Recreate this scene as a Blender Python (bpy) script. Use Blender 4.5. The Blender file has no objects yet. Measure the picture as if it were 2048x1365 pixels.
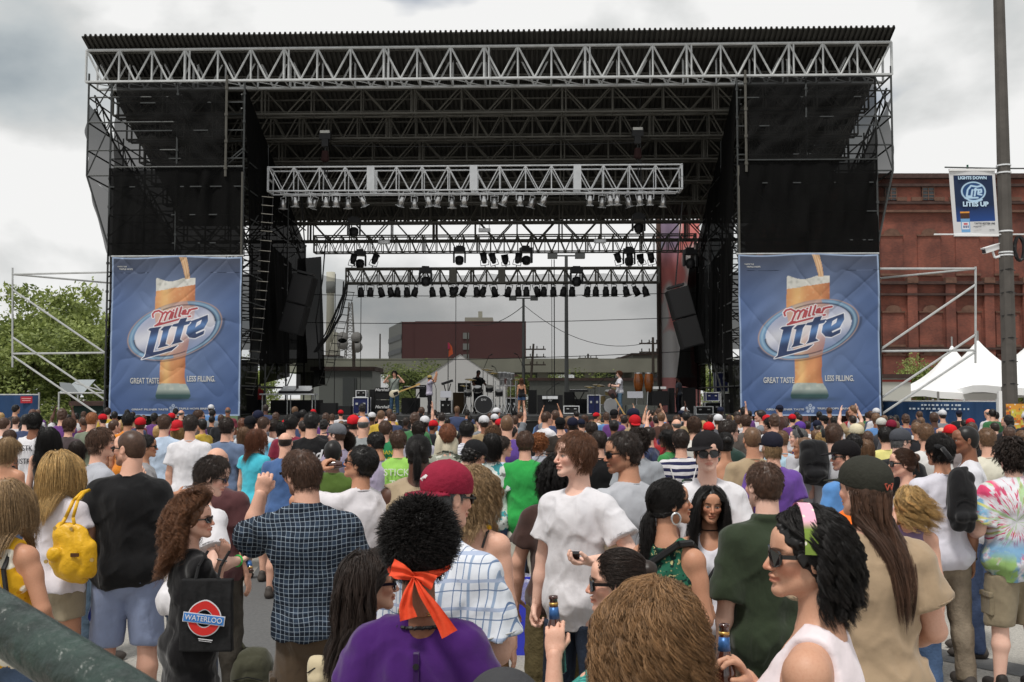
import bpy,math,random
import numpy as np
from mathutils import Vector,Matrix
R=math.radians
random.seed(7);RNG=np.random.RandomState(11)
C=bpy.context.scene.collection
SC=bpy.context.scene
CAMH=2.10;F=2000.0;PITCH=math.atan(112.5/F)
cam=bpy.data.cameras.new('camera');cam.lens=36*F/2048;cam.sensor_width=36
cam.clip_end=3000;cam.clip_start=0.05
cam.dof.use_dof=True;cam.dof.focus_distance=10.0;cam.dof.aperture_fstop=18.0
camo=bpy.data.objects.new('camera',cam);C.objects.link(camo)
camo.location=(0,0,CAMH);camo.rotation_euler=(R(90)+PITCH,0,0);SC.camera=camo
SUN_EL,SUN_AZ=64,212
world=bpy.data.worlds.new('World');SC.world=world;world.use_nodes=True
wn,wl=world.node_tree.nodes,world.node_tree.links
wn.clear()
def wnode(t,**k):
 n=wn.new(t)
 for a,b in k.items():setattr(n,a,b)
 return n
out=wnode('ShaderNodeOutputWorld')
sky=wnode('ShaderNodeTexSky',sky_type='NISHITA',sun_disc=False,sun_elevation=R(SUN_EL),sun_rotation=R(SUN_AZ))
bg1=wnode('ShaderNodeBackground');bg1.inputs[1].default_value=0.10
wl.new(sky.outputs[0],bg1.inputs[0])
tc=wnode('ShaderNodeTexCoord');mp=wnode('ShaderNodeMapping');mp.inputs['Scale'].default_value=(1,1,1.5)
mp.inputs['Location'].default_value=(0.35,0.2,0.1)
wl.new(tc.outputs['Generated'],mp.inputs[0])
n1=wnode('ShaderNodeTexNoise');n1.inputs['Scale'].default_value=3.6;n1.inputs['Detail'].default_value=8;n1.inputs['Roughness'].default_value=0.48;n1.inputs['Distortion'].default_value=0.1
wl.new(mp.outputs[0],n1.inputs['Vector'])
cr=wnode('ShaderNodeValToRGB');e=cr.color_ramp.elements
e[0].position=0.30;e[0].color=(0.42,0.48,0.52,1);e[1].position=0.53;e[1].color=(1.10,1.10,1.09,1)
m=e.new(0.39);m.color=(0.62,0.67,0.69,1);m=e.new(0.46);m.color=(0.80,0.815,0.81,1)
wl.new(n1.outputs[0],cr.inputs[0])
bg2=wnode('ShaderNodeBackground');bg2.inputs[1].default_value=1.0
wl.new(cr.outputs[0],bg2.inputs[0])
n2=wnode('ShaderNodeTexNoise');n2.inputs['Scale'].default_value=3.1;n2.inputs['Detail'].default_value=5
mp2=wnode('ShaderNodeMapping');mp2.inputs['Location'].default_value=(5.3,1.2,0.6);mp2.inputs['Scale'].default_value=(1,1,2.4)
wl.new(tc.outputs['Generated'],mp2.inputs[0]);wl.new(mp2.outputs[0],n2.inputs['Vector'])
cr2=wnode('ShaderNodeValToRGB');cr2.color_ramp.elements[0].position=0.62;cr2.color_ramp.elements[1].position=0.70
cr2.color_ramp.elements[0].color=(1,1,1,1);cr2.color_ramp.elements[1].color=(0.35,0.35,0.35,1)
wl.new(n2.outputs[0],cr2.inputs[0])
mx=wnode('ShaderNodeMixShader');wl.new(cr2.outputs[0],mx.inputs[0]);wl.new(bg1.outputs[0],mx.inputs[1]);wl.new(bg2.outputs[0],mx.inputs[2])
wl.new(mx.outputs[0],out.inputs[0])
sl=bpy.data.lights.new('sun','SUN');sl.energy=3.1;sl.angle=R(10);sl.color=(1,0.96,0.9)
so=bpy.data.objects.new('sun',sl);C.objects.link(so);so.location=(0,-20,60)
so.rotation_euler=Vector((-math.sin(R(SUN_AZ))*math.cos(R(SUN_EL)),-math.cos(R(SUN_AZ))*math.cos(R(SUN_EL)),-math.sin(R(SUN_EL)))).to_track_quat('-Z','Y').to_euler()
SC.view_settings.view_transform='Standard';SC.view_settings.look='None';SC.view_settings.exposure=-0.28;SC.view_settings.gamma=1
SC.view_settings.use_curve_mapping=False
def lin(c):
 c=[x/255.0 if max(c)>1.001 else x for x in c]
 return tuple(x/12.92 if x<=0.04045 else((x+0.055)/1.055)**2.4 for x in c[:3])
def ray(px,py):
 f=Vector((0,math.cos(PITCH),math.sin(PITCH)));u=Vector((0,-math.sin(PITCH),math.cos(PITCH)))
 return f*F+Vector((1,0,0))*(px-1024)+u*(682.5-py)
def W(px,py,Y):
 d=ray(px,py);return Vector((0,0,CAMH))+d*(Y/d.y)
YAW=R(-1.7)
SM=Matrix.Translation((-0.8,34.5,0))@Matrix.Rotation(YAW,4,'Z');SMI=SM.inverted()
def L(px,py,t):
 o=SMI@Vector((0,0,CAMH));d=SMI.to_3x3()@ray(px,py)
 return o+d*((t-o.y)/d.y)
def tag(o,label=None,cat=None,group=None,kind=None):
 if label:o['label']=label
 if cat:o['category']=cat
 if group:o['group']=group
 if kind:o['kind']=kind
 return o
MATS={}
def mat(name,col=(0.5,0.5,0.5),rough=0.7,metal=0.0,bump=0.0,bscale=40,var=0.0,vscale=6,alpha=1.0,spec=0.3,objcol=False,emit=0,stretch=None,sheen=0.0):
 if name in MATS:return MATS[name]
 m=bpy.data.materials.new(name);m.use_nodes=True;nt=m.node_tree;N=nt.nodes;K=nt.links
 b=N['Principled BSDF'];b.inputs['Base Color'].default_value=(*col,1);b.inputs['Roughness'].default_value=rough
 b.inputs['Metallic'].default_value=metal;b.inputs['Specular IOR Level'].default_value=spec
 if sheen:b.inputs['Sheen Weight'].default_value=sheen
 if emit:b.inputs['Emission Color'].default_value=(*col,1);b.inputs['Emission Strength'].default_value=emit
 tcn=N.new('ShaderNodeTexCoord');src=tcn.outputs['Object']
 if stretch:
  mpn=N.new('ShaderNodeMapping');mpn.inputs['Scale'].default_value=stretch;K.new(src,mpn.inputs[0]);src=mpn.outputs[0]
 csock=None
 if objcol:
  oi=N.new('ShaderNodeObjectInfo');csock=oi.outputs['Color']
 if var:
  nz=N.new('ShaderNodeTexNoise');nz.inputs['Scale'].default_value=vscale;nz.inputs['Detail'].default_value=5;K.new(src,nz.inputs['Vector'])
  mr=N.new('ShaderNodeMapRange');mr.inputs[1].default_value=0.3;mr.inputs[2].default_value=0.7;mr.inputs[3].default_value=1-var;mr.inputs[4].default_value=1+var
  K.new(nz.outputs[0],mr.inputs[0])
  vm=N.new('ShaderNodeVectorMath');vm.operation='SCALE';K.new(mr.outputs[0],vm.inputs['Scale'])
  if csock:K.new(csock,vm.inputs[0])
  else:vm.inputs[0].default_value=col
  csock=vm.outputs[0]
 if csock:K.new(csock,b.inputs['Base Color'])
 if bump:
  nb=N.new('ShaderNodeTexNoise');nb.inputs['Scale'].default_value=bscale;nb.inputs['Detail'].default_value=4;K.new(src,nb.inputs['Vector'])
  bp=N.new('ShaderNodeBump');bp.inputs['Strength'].default_value=bump;bp.inputs['Distance'].default_value=0.02
  K.new(nb.outputs[0],bp.inputs['Height']);K.new(bp.outputs[0],b.inputs['Normal'])
 if alpha<1:
  tr=N.new('ShaderNodeBsdfTransparent');ms=N.new('ShaderNodeMixShader');ms.inputs[0].default_value=alpha
  K.new(tr.outputs[0],ms.inputs[1]);K.new(b.outputs[0],ms.inputs[2]);K.new(ms.outputs[0],N['Material Output'].inputs[0])
 MATS[name]=m;return m
def folds(N,K,b,src,d=.03):
 mp_=N.new('ShaderNodeMapping');mp_.inputs['Scale'].default_value=(1.5,1.5,.55);mp_.inputs['Rotation'].default_value=(0,.25,0);K.new(src,mp_.inputs[0])
 n=N.new('ShaderNodeTexNoise');n.inputs['Scale'].default_value=6;n.inputs['Detail'].default_value=2;n.inputs['Distortion'].default_value=.5;K.new(mp_.outputs[0],n.inputs['Vector'])
 bp=N.new('ShaderNodeBump');bp.inputs['Strength'].default_value=.75;bp.inputs['Distance'].default_value=d;K.new(n.outputs[0],bp.inputs['Height'])
 old=b.inputs['Normal'].links[0].from_node if b.inputs['Normal'].links else None
 if old:K.new(bp.outputs[0],old.inputs['Normal'])
 else:K.new(bp.outputs[0],b.inputs['Normal'])
def mesh_obj(name,V,Fc,m=None,parent=None,smooth=False,M=None,color=None):
 me=bpy.data.meshes.new(name);V=np.asarray(V,dtype=np.float32).reshape(-1,3)
 if isinstance(Fc,np.ndarray):
  k=Fc.shape[1];nF=len(Fc)
  me.vertices.add(len(V));me.vertices.foreach_set('co',V.ravel())
  me.loops.add(nF*k);me.loops.foreach_set('vertex_index',Fc.astype(np.int32).ravel())
  me.polygons.add(nF);me.polygons.foreach_set('loop_start',np.arange(nF,dtype=np.int32)*k)
  me.polygons.foreach_set('loop_total',np.full(nF,k,dtype=np.int32));me.update(calc_edges=True)
 else:
  me.from_pydata([tuple(v)for v in V],[],Fc);me.update()
 if smooth:me.polygons.foreach_set('use_smooth',np.ones(len(me.polygons),dtype=bool))
 if m:me.materials.append(m)
 o=bpy.data.objects.new(name,me);C.objects.link(o)
 if parent:o.parent=parent
 if M is not None:o.matrix_local=M
 if color is not None:o.color=(*color,1)
 return o
class MB:
 def __init__(s):s.v=[];s.f=[]
 def quad(s,a,b,c,d):
  n=len(s.v);s.v+=[tuple(a),tuple(b),tuple(c),tuple(d)];s.f.append((n,n+1,n+2,n+3));return s
 def poly(s,pts):
  n=len(s.v);s.v+=[tuple(p)for p in pts];s.f.append(tuple(range(n,n+len(pts))));return s
 def box(s,c,d,rot=None):
  n=len(s.v);c=Vector(c)
  for z in(-.5,.5):
   for x,y in((-.5,-.5),(.5,-.5),(.5,.5),(-.5,.5)):
    p=Vector((x*d[0],y*d[1],z*d[2]))
    if rot is not None:p=rot@p
    s.v.append(tuple(c+p))
  s.f+=[(n+3,n+2,n+1,n),(n+4,n+5,n+6,n+7)]+[(n+i,n+(i+1)%4,n+4+(i+1)%4,n+4+i)for i in range(4)]
  return s
 def tube(s,p0,p1,r,k=6,r1=None,cap=True):
  p0=Vector(p0);p1=Vector(p1);d=p1-p0
  if d.length<1e-6:return s
  q=d.to_track_quat('Z','Y').to_matrix();n=len(s.v);r1=r if r1 is None else r1
  for p,rr in((p0,r),(p1,r1)):
   for i in range(k):
    a=2*math.pi*(i+.5)/k;s.v.append(tuple(p+q@Vector((rr*math.cos(a),rr*math.sin(a),0))))
  s.f+=[(n+i,n+(i+1)%k,n+k+(i+1)%k,n+k+i)for i in range(k)]
  if cap:s.f+=[tuple(range(n+k-1,n-1,-1)),tuple(range(n+k,n+2*k))]
  return s
 def path(s,pts,r,k=6):
  for a,b in zip(pts[:-1],pts[1:]):s.tube(a,b,r,k)
  return s
 def lathe(s,base,axis,prof,k=12):
  base=Vector(base);axis=Vector(axis).normalized();q=axis.to_track_quat('Z','Y').to_matrix();n=len(s.v)
  for h,r in prof:
   for i in range(k):
    a=2*math.pi*i/k;s.v.append(tuple(base+q@Vector((r*math.cos(a),r*math.sin(a),h))))
  for j in range(len(prof)-1):
   s.f+=[(n+j*k+i,n+j*k+(i+1)%k,n+(j+1)*k+(i+1)%k,n+(j+1)*k+i)for i in range(k)]
  s.f+=[tuple(range(n+k-1,n-1,-1)),tuple(range(n+(len(prof)-1)*k,n+len(prof)*k))]
  return s
 def build(s,name,m,parent=None,smooth=False,M=None,color=None):
  return mesh_obj(name,s.v,s.f,m,parent,smooth,M,color)
def empty(name,loc=(0,0,0),rz=0.0,M=None):
 o=bpy.data.objects.new(name,None);C.objects.link(o);o.location=loc;o.rotation_euler=(0,0,rz)
 if M is not None:o.matrix_world=M
 o.empty_display_size=0.1
 return o
def stage_thing(name,loc,label,cat,group=None):
 o=empty(name,M=SM@Matrix.Translation(Vector(loc)));tag(o,label,cat,group);return o
def copy_tree(o,parent=None):
 c=o.copy();C.objects.link(c);c.parent=parent
 for ch in list(o.children):copy_tree(ch,c)
 return c
FONTS={}
def text_mesh(txt,size,name,m,parent=None,M=None,extrude=0.004,bold=0.0,shear=0.0,fn=None,align='CENTER',sx=1.0,spacing=1.0):
 cu=bpy.data.curves.new('t','FONT');cu.body=txt;cu.size=size;cu.extrude=extrude;cu.offset=bold;cu.shear=shear
 cu.align_x=align;cu.align_y='CENTER';cu.resolution_u=3;cu.space_character=spacing
 to=bpy.data.objects.new('t',cu);C.objects.link(to);dg=bpy.context.evaluated_depsgraph_get();dg.update()
 me=bpy.data.meshes.new_from_object(to.evaluated_get(dg));C.objects.unlink(to);bpy.data.objects.remove(to)
 me.name=name;me.materials.clear();me.materials.append(m)
 for v in me.vertices:
  v.co.x*=sx
  if fn:v.co=fn(v.co)
 o=bpy.data.objects.new(name,me);C.objects.link(o)
 if parent:o.parent=parent
 if M is not None:o.matrix_local=M
 return o
def noise3(P,seed=0):
 P=P+100.37+seed*7.13;I=np.floor(P).astype(np.int64);f=(P-I);f=f*f*(3-2*f)
 def h(ix,iy,iz):
  n=(ix*374761393+iy*668265263+iz*1274126177+seed*69069)&0x7fffffff
  n=((n^(n>>13))*1274126177)&0x7fffffff;n=n^(n>>16)
  return(n&0xffff)/32767.5-1
 x,y,z=I[...,0],I[...,1],I[...,2];fx,fy,fz=f[...,0],f[...,1],f[...,2]
 r=0
 for dx in(0,1):
  for dy in(0,1):
   for dz in(0,1):
    w=(fx if dx else 1-fx)*(fy if dy else 1-fy)*(fz if dz else 1-fz)
    r=r+w*h(x+dx,y+dy,z+dz)
 return r
 # === SETTING
def ground_mat():
 m=bpy.data.materials.new('concrete');m.use_nodes=True;N=m.node_tree.nodes;K=m.node_tree.links;b=N['Principled BSDF']
 tcn=N.new('ShaderNodeTexCoord')
 a=N.new('ShaderNodeTexNoise');a.inputs['Scale'].default_value=0.35;a.inputs['Detail'].default_value=6;K.new(tcn.outputs['Object'],a.inputs['Vector'])
 c=N.new('ShaderNodeTexNoise');c.inputs['Scale'].default_value=45;c.inputs['Detail'].default_value=8;c.inputs['Roughness'].default_value=0.75;K.new(tcn.outputs['Object'],c.inputs['Vector'])
 r1=N.new('ShaderNodeValToRGB');r1.color_ramp.elements[0].color=(0.24,0.225,0.20,1);r1.color_ramp.elements[1].color=(0.40,0.38,0.345,1)
 r1.color_ramp.elements[0].position=0.35;r1.color_ramp.elements[1].position=0.65;K.new(a.outputs[0],r1.inputs[0])
 r2=N.new('ShaderNodeValToRGB');r2.color_ramp.elements[0].color=(0.45,0.45,0.45,1);r2.color_ramp.elements[1].color=(1.25,1.25,1.25,1)
 r2.color_ramp.elements[0].position=0.3;r2.color_ramp.elements[1].position=0.62;K.new(c.outputs[0],r2.inputs[0])
 mm=N.new('ShaderNodeMixRGB');mm.blend_type='MULTIPLY';mm.inputs[0].default_value=1;K.new(r1.outputs[0],mm.inputs[1]);K.new(r2.outputs[0],mm.inputs[2])
 v=N.new('ShaderNodeTexVoronoi');v.inputs['Scale'].default_value=2.2;K.new(tcn.outputs['Object'],v.inputs['Vector'])
 r3=N.new('ShaderNodeValToRGB');r3.color_ramp.elements[0].color=(0.6,0.6,0.6,1);r3.color_ramp.elements[0].position=0.035;r3.color_ramp.elements[1].position=0.055;K.new(v.outputs[0],r3.inputs[0])
 m2=N.new('ShaderNodeMixRGB');m2.blend_type='MULTIPLY';m2.inputs[0].default_value=1;K.new(mm.outputs[0],m2.inputs[1]);K.new(r3.outputs[0],m2.inputs[2])
 K.new(m2.outputs[0],b.inputs['Base Color']);b.inputs['Roughness'].default_value=0.9
 bp=N.new('ShaderNodeBump');bp.inputs['Strength'].default_value=0.5;bp.inputs['Distance'].default_value=0.01;K.new(c.outputs[0],bp.inputs['Height']);K.new(bp.outputs[0],b.inputs['Normal'])
 return m
g=MB();g.quad((-900,-60,0),(900,-60,0),(900,1500,0),(-900,1500,0));tag(g.build('ground',ground_mat()),kind='structure')
asph=mat('asphalt_patch',lin((98,98,98)),0.95,bump=0.4,bscale=120,var=0.12,vscale=30)
def gp(px,py):
 d=ray(px,py);k=-CAMH/d.z;return(d.x*k,d.y*k)
def strip(pts,z=0.004):
 mb=MB();mb.poly([(*gp(*p),z)for p in pts]);tag(mb.build('asphalt_strip',asph),kind='structure')
strip([(455,1420),(640,1420),(545,1130),(520,1130),(300,1420)][::-1])
strip([(1860,1295),(1860,1318),(2060,1358),(2120,1345)][::-1])
strip([(-60,1110),(-60,1122),(230,1116),(230,1108)])
grass=mat('grass',(0.05,0.09,0.03),0.95,bump=0.5,bscale=3,var=0.3,vscale=0.6)
mb=MB();mb.quad((-150,50,.01),(-18,50,.01),(-18,140,.01),(-150,140,.01));tag(mb.build('grass_verge',grass),kind='structure')
# ---- brick building on the right
brick=bpy.data.materials.new('brick');brick.use_nodes=True
N=brick.node_tree.nodes;K=brick.node_tree.links;b=N['Principled BSDF'];b.inputs['Roughness'].default_value=0.9
tcn=N.new('ShaderNodeTexCoord');mpn=N.new('ShaderNodeMapping');mpn.inputs['Rotation'].default_value=(R(90),0,0);K.new(tcn.outputs['Object'],mpn.inputs[0])
bt=N.new('ShaderNodeTexBrick');bt.inputs['Scale'].default_value=3.2;bt.inputs['Color1'].default_value=(0.215,0.066,0.044,1);bt.inputs['Color2'].default_value=(0.15,0.050,0.035,1);bt.inputs['Mortar'].default_value=(0.19,0.10,0.075,1);bt.inputs['Mortar Size'].default_value=0.012
K.new(mpn.outputs[0],bt.inputs[0]);nz=N.new('ShaderNodeTexNoise');nz.inputs['Scale'].default_value=0.5;nz.inputs['Detail'].default_value=6;K.new(tcn.outputs['Object'],nz.inputs['Vector'])
rr=N.new('ShaderNodeValToRGB');rr.color_ramp.elements[0].position=0.35;rr.color_ramp.elements[0].color=(0.55,0.55,0.58,1);rr.color_ramp.elements[1].position=0.65;rr.color_ramp.elements[1].color=(1.2,1.15,1.1,1);K.new(nz.outputs[0],rr.inputs[0])
mm=N.new('ShaderNodeMixRGB');mm.blend_type='MULTIPLY';mm.inputs[0].default_value=1;K.new(bt.outputs[0],mm.inputs[1]);K.new(rr.outputs[0],mm.inputs[2]);K.new(mm.outputs[0],b.inputs['Base Color'])
stone=mat('weathered_stone',lin((102,76,64)),0.9,bump=0.4,var=0.25,vscale=3)
dkstone=mat('dark_stone',lin((70,54,50)),0.9,var=0.25,vscale=3)
glass_d=mat('dark_glass',(0.03,0.035,0.04),0.15,spec=0.6)
def warehouse():
 Y=75.0;x0=W(1640,500,Y).x;x1=W(2420,500,Y).x;zt=W(1900,357,Y).z
 b=empty('brick_building',((x0+x1)/2,Y,0));tag(b,'tall old red brick warehouse behind the tents on the right','building')
 ox=(x0+x1)/2
 def X(px):return W(px,600,Y).x-ox
 def Z(py):return W(1900,py,Y).z
 mb=MB();mb.box((0,12,zt/2),(x1-x0,24,zt));mb.build('wall',brick,b)
 mb=MB();mb.box((0,11.9,zt+.12),(x1-x0+.5,24.6,.35));mb.build('roof',dkstone,b)
 pil=[1700,1748,1822,1898,1975,2052,2130,2208,2286,2364]
 for p in pil:
  mb=MB();mb.box((X(p),-.15,Z(567)/2),(.72,.34,Z(567)));mb.build('pilaster',brick,b)
  mb=MB();mb.box((X(p),-.22,Z(562)),(.8,.5,.42));mb.build('pilaster_cap',stone,b)
 for py,h,mt,d in((567,.22,dkstone,.44),(590,.16,dkstone,.4),(372,.2,dkstone,.34),(407,.18,dkstone,.3),(424,.17,stone,.34),(698,.16,dkstone,.42)):
  mb=MB();mb.box((0,-d/2+.02,Z(py)),(x1-x0+.1,d,h));mb.build('string_course',mt,b)
 for i in range(len(pil)-1):
  cx=(X(pil[i])+X(pil[i+1]))/2;w=(X(pil[i+1])-X(pil[i]))-1.15
  for top,bot in((473,548),(626,690),(712,770)):
   if top==626 or top==712 or top==473:
    mb=MB()
    mb.box((cx,-.03,(Z(top)+Z(bot))/2),(w,.10,Z(top)-Z(bot)));mb.build('bricked_window',brick,b)
    mb=MB();mb.box((cx,-.07,Z(bot)-.08),(w+.1,.2,.16));mb.box((cx,-.07,Z(top)+.05),(w+.1,.2,.1))
    n=10;pts=[]
    for k in range(n+1):
     a=math.pi*k/n;pts.append((cx+.62*math.cos(a),-.16,Z(top)+.1+.62*math.sin(a)*.75))
    mb.poly(pts[::-1]);mb.build('stone_lintel',stone,b)
  mb=MB();mb.box((cx,-.06,Z(372+13)),(w*.55,.14,1.25));wnd=mb.build('window',glass_d,b)
  mb=MB()
  for q in range(5):mb.box((cx,-.15,Z(400)+.1+q*.27),(w*.55,.05,.05))
  for q in(-1,0,1):mb.box((cx+q*w*.26,-.155,Z(385)),(.05,.05,1.25))
  mb.build('window_frame',stone,wnd)
  mb=MB();mb.box((cx-w*.5,-.05,Z(399)),(.8,.16,.3));mb.box((cx+w*.5,-.05,Z(399)),(.8,.16,.3));mb.build('stone_block',stone,b)
 gr=mat('green_roof',lin((36,84,66)),.6)
 mb=MB();c=W(1935,335,Y+8);cz=zt
 mb.box((c.x-ox,8,cz+1.0),(1.9,1.9,2.0));mb.build('roof_hut',brick,b)
 mb=MB();zz=cz+1.9;a=1.5;mb.poly([(c.x-ox-a,8-a,zz),(c.x-ox+a,8-a,zz),(c.x-ox+.85,8,zz+.55),(c.x-ox-.85,8,zz+.55)]);mb.poly([(c.x-ox+a,8+a,zz),(c.x-ox-a,8+a,zz),(c.x-ox-.85,8,zz+.55),(c.x-ox+.85,8,zz+.55)])
 mb.poly([(c.x-ox+a,8-a,zz),(c.x-ox+a,8+a,zz),(c.x-ox+.85,8,zz+.55)]);mb.poly([(c.x-ox-a,8+a,zz),(c.x-ox-a,8-a,zz),(c.x-ox-.85,8,zz+.55)]);mb.poly([(c.x-ox-a,8-a,zz),(c.x-ox-a,8+a,zz),(c.x-ox+a,8+a,zz),(c.x-ox+a,8-a,zz)]);mb.tube((c.x-ox,8,zz+.5),(c.x-ox,8,zz+1.0),.08);mb.build('hut_roof',gr,b)
warehouse()
# ---- distant maroon block and grey wing
maroon=mat('maroon_cladding',lin((84,54,54)),.8,var=.08,vscale=.1)
dist_grey=mat('grey_cladding',lin((120,122,120)),.8)
dk_gl=mat('dark_window_band',(0.05,0.055,0.06),.4)
cream=mat('pale_cladding',lin((170,168,155)),.8)
def far_block():
 Y=260.0;b=empty('maroon_building',(W(940,700,Y).x,Y,0));tag(b,'wide windowless maroon building with grey wing far behind the stage','building');ox=b.location.x
 x0,x1=W(830,700,Y).x-ox,W(1052,700,Y).x-ox;zt=W(900,643,Y).z
 mb=MB();mb.box(((x0+x1)/2,15,zt/2),(x1-x0,30,zt));mb.build('wall',maroon,b)
 mb=MB();mb.poly([(x0-7,0,0),(x0,0,0),(x0,0,zt),(x0-7,0,zt)]);zz=zt
 xa=W(803,700,Y).x-ox
 mb=MB();mb.box(((xa+x0)/2,15.2,zt/2-.1),(x0-xa,29.4,zt));mb.build('wall',maroon,b)
 xl=W(773,700,Y+20).x-ox
 mb=MB();mb.poly([(xl,25,0),(xa,.3,0),(xa,.3,zt),(xl,25,zt)]);mb.poly([(xl,25,zt),(xa,.3,zt),(xa,30,zt)]);mb.poly([(xl,25,0),(xl,25,zt),(xa,30,zt),(xa,30,0)]);mb.build('grey_wing',dist_grey,b)
 mb=MB();d=Vector((xa-xl,-24.7,0));nrm=Vector((-d.y,d.x,0)).normalized()*-.15
 for k in range(5):
  z0=3+k*(zt-4)/5;p=Vector((xl,25,z0))+nrm;q=Vector((xa,.3,z0))+nrm
  mb.quad(p,q,q+Vector((0,0,1.3)),p+Vector((0,0,1.3)))
 mb.build('window_band',dk_gl,b)
 mb=MB()
 for k in range(6):mb.box((W(932,700,Y).x-ox,-.1,4+k*(zt-5)/6),(1.6,.3,1.6))
 mb.build('window_column',dist_grey,b)
 mb=MB();mb.box((W(955,640,Y).x-ox+0,15,zt+.9),(W(962,0,Y).x-W(905,0,Y).x,10,1.8));mb.box((W(957,640,Y).x-ox,15,zt+2.8),(1.1,2,2));mb.build('roof_plant',cream,b)
far_block()
def simple_block(name,px0,px1,pyt,Y,dep,m,label,cat='building',z0=0,extra=None):
 xa,xb=W(px0,700,Y).x,W(px1,700,Y).x;zt=W(px0,pyt,Y).z
 o=empty(name,((xa+xb)/2,Y,z0));tag(o,label,cat);w=xb-xa;h=zt-z0
 mb=MB();mb.box((0,dep/2,h/2),(w,dep,h));mb.build('wall',m,o)
 mb=MB();mb.box((0,dep/2,h+.1),(w+.3,dep+.3,.2));mb.build('roof',dkstone,o)
 if extra:extra(o,w,h)
 return o
def bands(o,w,h):
 mb=MB();n=max(3,int(w/3))
 for i in range(n):mb.box((-w/2+(i+.5)*w/n,-.05,h*.55),(w/n*.5,.12,h*.35))
 mb.build('window_row',glass_d,o)
simple_block('low_building',1265,1322,710,120,12,mat('dark_conc',lin((92,90,84)),.9),'low dark grey building on the viaduct side behind the congas',extra=bands)
simple_block('low_building',1238,1265,718,130,8,dist_grey,'small plain grey block left of the low dark building',extra=bands)
simple_block('container',1152,1230,722,100,3,mat('blue_steel',lin((50,74,98)),.6),'long blue rail container on the viaduct behind the stage','container',z0=3.6,extra=bands)
vc=mat('viaduct_concrete',lin((140,140,128)),.9,var=.15,vscale=.4)
def viaduct():
 Y=95;xa,xb=W(560,700,Y).x,W(1420,700,Y).x;o=empty('viaduct',((xa+xb)/2,Y,0));tag(o,'long grey concrete highway viaduct crossing behind the stage','bridge')
 w=xb-xa;zt=W(900,728,Y).z;zb=W(900,745,Y).z
 mb=MB();mb.box((0,5,(zt+zb)/2),(w,10,zt-zb));mb.build('deck',vc,o)
 mb=MB();mb.box((0,.2,zt+.25),(w,.25,.5));mb.build('parapet',vc,o)
 for i in range(9):
  mb=MB();mb.box((-w/2+(i+.5)*w/9,5,zb/2-.005),(1.0,8,zb));mb.build('pier',vc,o)
viaduct()
simple_block('retaining_wall',1060,1330,762,70,1,mat('long_wall',lin((98,100,96)),.9,var=.15,vscale=.3),'long low grey concrete wall behind the stage','wall')
simple_block('site_container',628,745,742,50,3,mat('grey_box',lin((132,136,132)),.7),'grey site cabin behind the left of the stage','cabin',extra=lambda o,w,h:[MB().box((w*.22,-.04,h*.45),(w*.02,.05,h*.9)).box((w*.1,-.04,h*.5),(w*.2,.03,h*.8)).build('door',mat('darker_grey',lin((92,96,96)),.7),o)])
def chimney():
 Y=300;o=empty('chimney',(W(660,700,Y).x,Y,0));tag(o,'tall pale chimney with a dark band behind the rope ladder','chimney')
 h=W(655,545,Y).z;mb=MB();mb.lathe((0,0,0),(0,0,1),[(0,1.5),(h*.8,1.15),(h,1.35),(h+.1,.8)],16);mb.build('stack',cream,o,True)
 mb=MB();mb.lathe((0,0,h*.84),(0,0,1),[(0,1.35),(3.5,1.4)],16);mb.build('band',dist_grey,o,True)
chimney()
simple_block('plant_building',645,676,712,290,10,dist_grey,'pale stepped plant building at the foot of the chimney',extra=lambda o,w,h:[MB().box((w*.15,4,h+2),(w*.5,5,4)).box((w*.2,4,h+5),(w*.25,4,4)).build('upper_block',cream,o)])
steel_far=mat('far_steel',lin((130,128,126)),.7)
def radio_tower():
 Y=200;base=W(700,730,Y);o=empty('radio_tower',(base.x,Y,0));tag(o,'slim steel lattice radio tower with dish antennas seen through the stage mesh','tower')
 h=W(700,605,Y).z;mb=MB();n=18
 def c(z):return 1.7*(1-z/h)+.45
 for i in range(n):
  za,zb=h*i/n,h*(i+1)/n
  for k in range(4):
   def P(z,q):a=math.pi/2*q+.78;return(c(z)*math.cos(a),c(z)*math.sin(a),z)
   mb.tube(P(za,k),P(zb,k),.1,4);mb.tube(P(za,k),P(zb,k+1),.06,4);mb.tube(P(za,k),P(za,k+1),.06,4)
 mb.build('lattice',steel_far,o)
 for z,x in((h*.66,-1.3),(h*.66,1.5),(h*.6,-1.3),(h*.57,1.6)):
  mb=MB();mb.lathe((x,-1,z),(0,-1,0),[(0,.3),(.2,1.1),(.5,1.15)],14);mb.build('dish',steel_far,o,True)
radio_tower()
pole_d=mat('dark_pole',lin((72,74,74)),.6)
wood_d=mat('pole_wood',lin((66,58,52)),.9)
def lamp_post(px,pyt,Y,label,hw=1.5,r=.13):
 b=W(px,700,Y);h=W(px,pyt,Y).z;o=empty('street_lamp',(b.x,Y,0));tag(o,label,'street lamp')
 mb=MB();mb.tube((0,0,0),(0,0,h),r,8,r*.7);mb.build('pole',pole_d,o)
 mb=MB();mb.tube((-hw*.6,0,h),(hw*.6,0,h),.05,6);mb.build('arm',pole_d,o)
 for sx in(-1,1):mb=MB();mb.box((sx*hw*.78,0,h),(hw*.55,.5,.34));mb.build('lamp_head',pole_d,o)
lamp_post(1133,512,62,'taller double headed lamp post seen through the stage back, right of centre',1.1,.15)
lamp_post(1047,597,80,'shorter double headed lamp post in front of the maroon building edge',1.1,.15)
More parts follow.
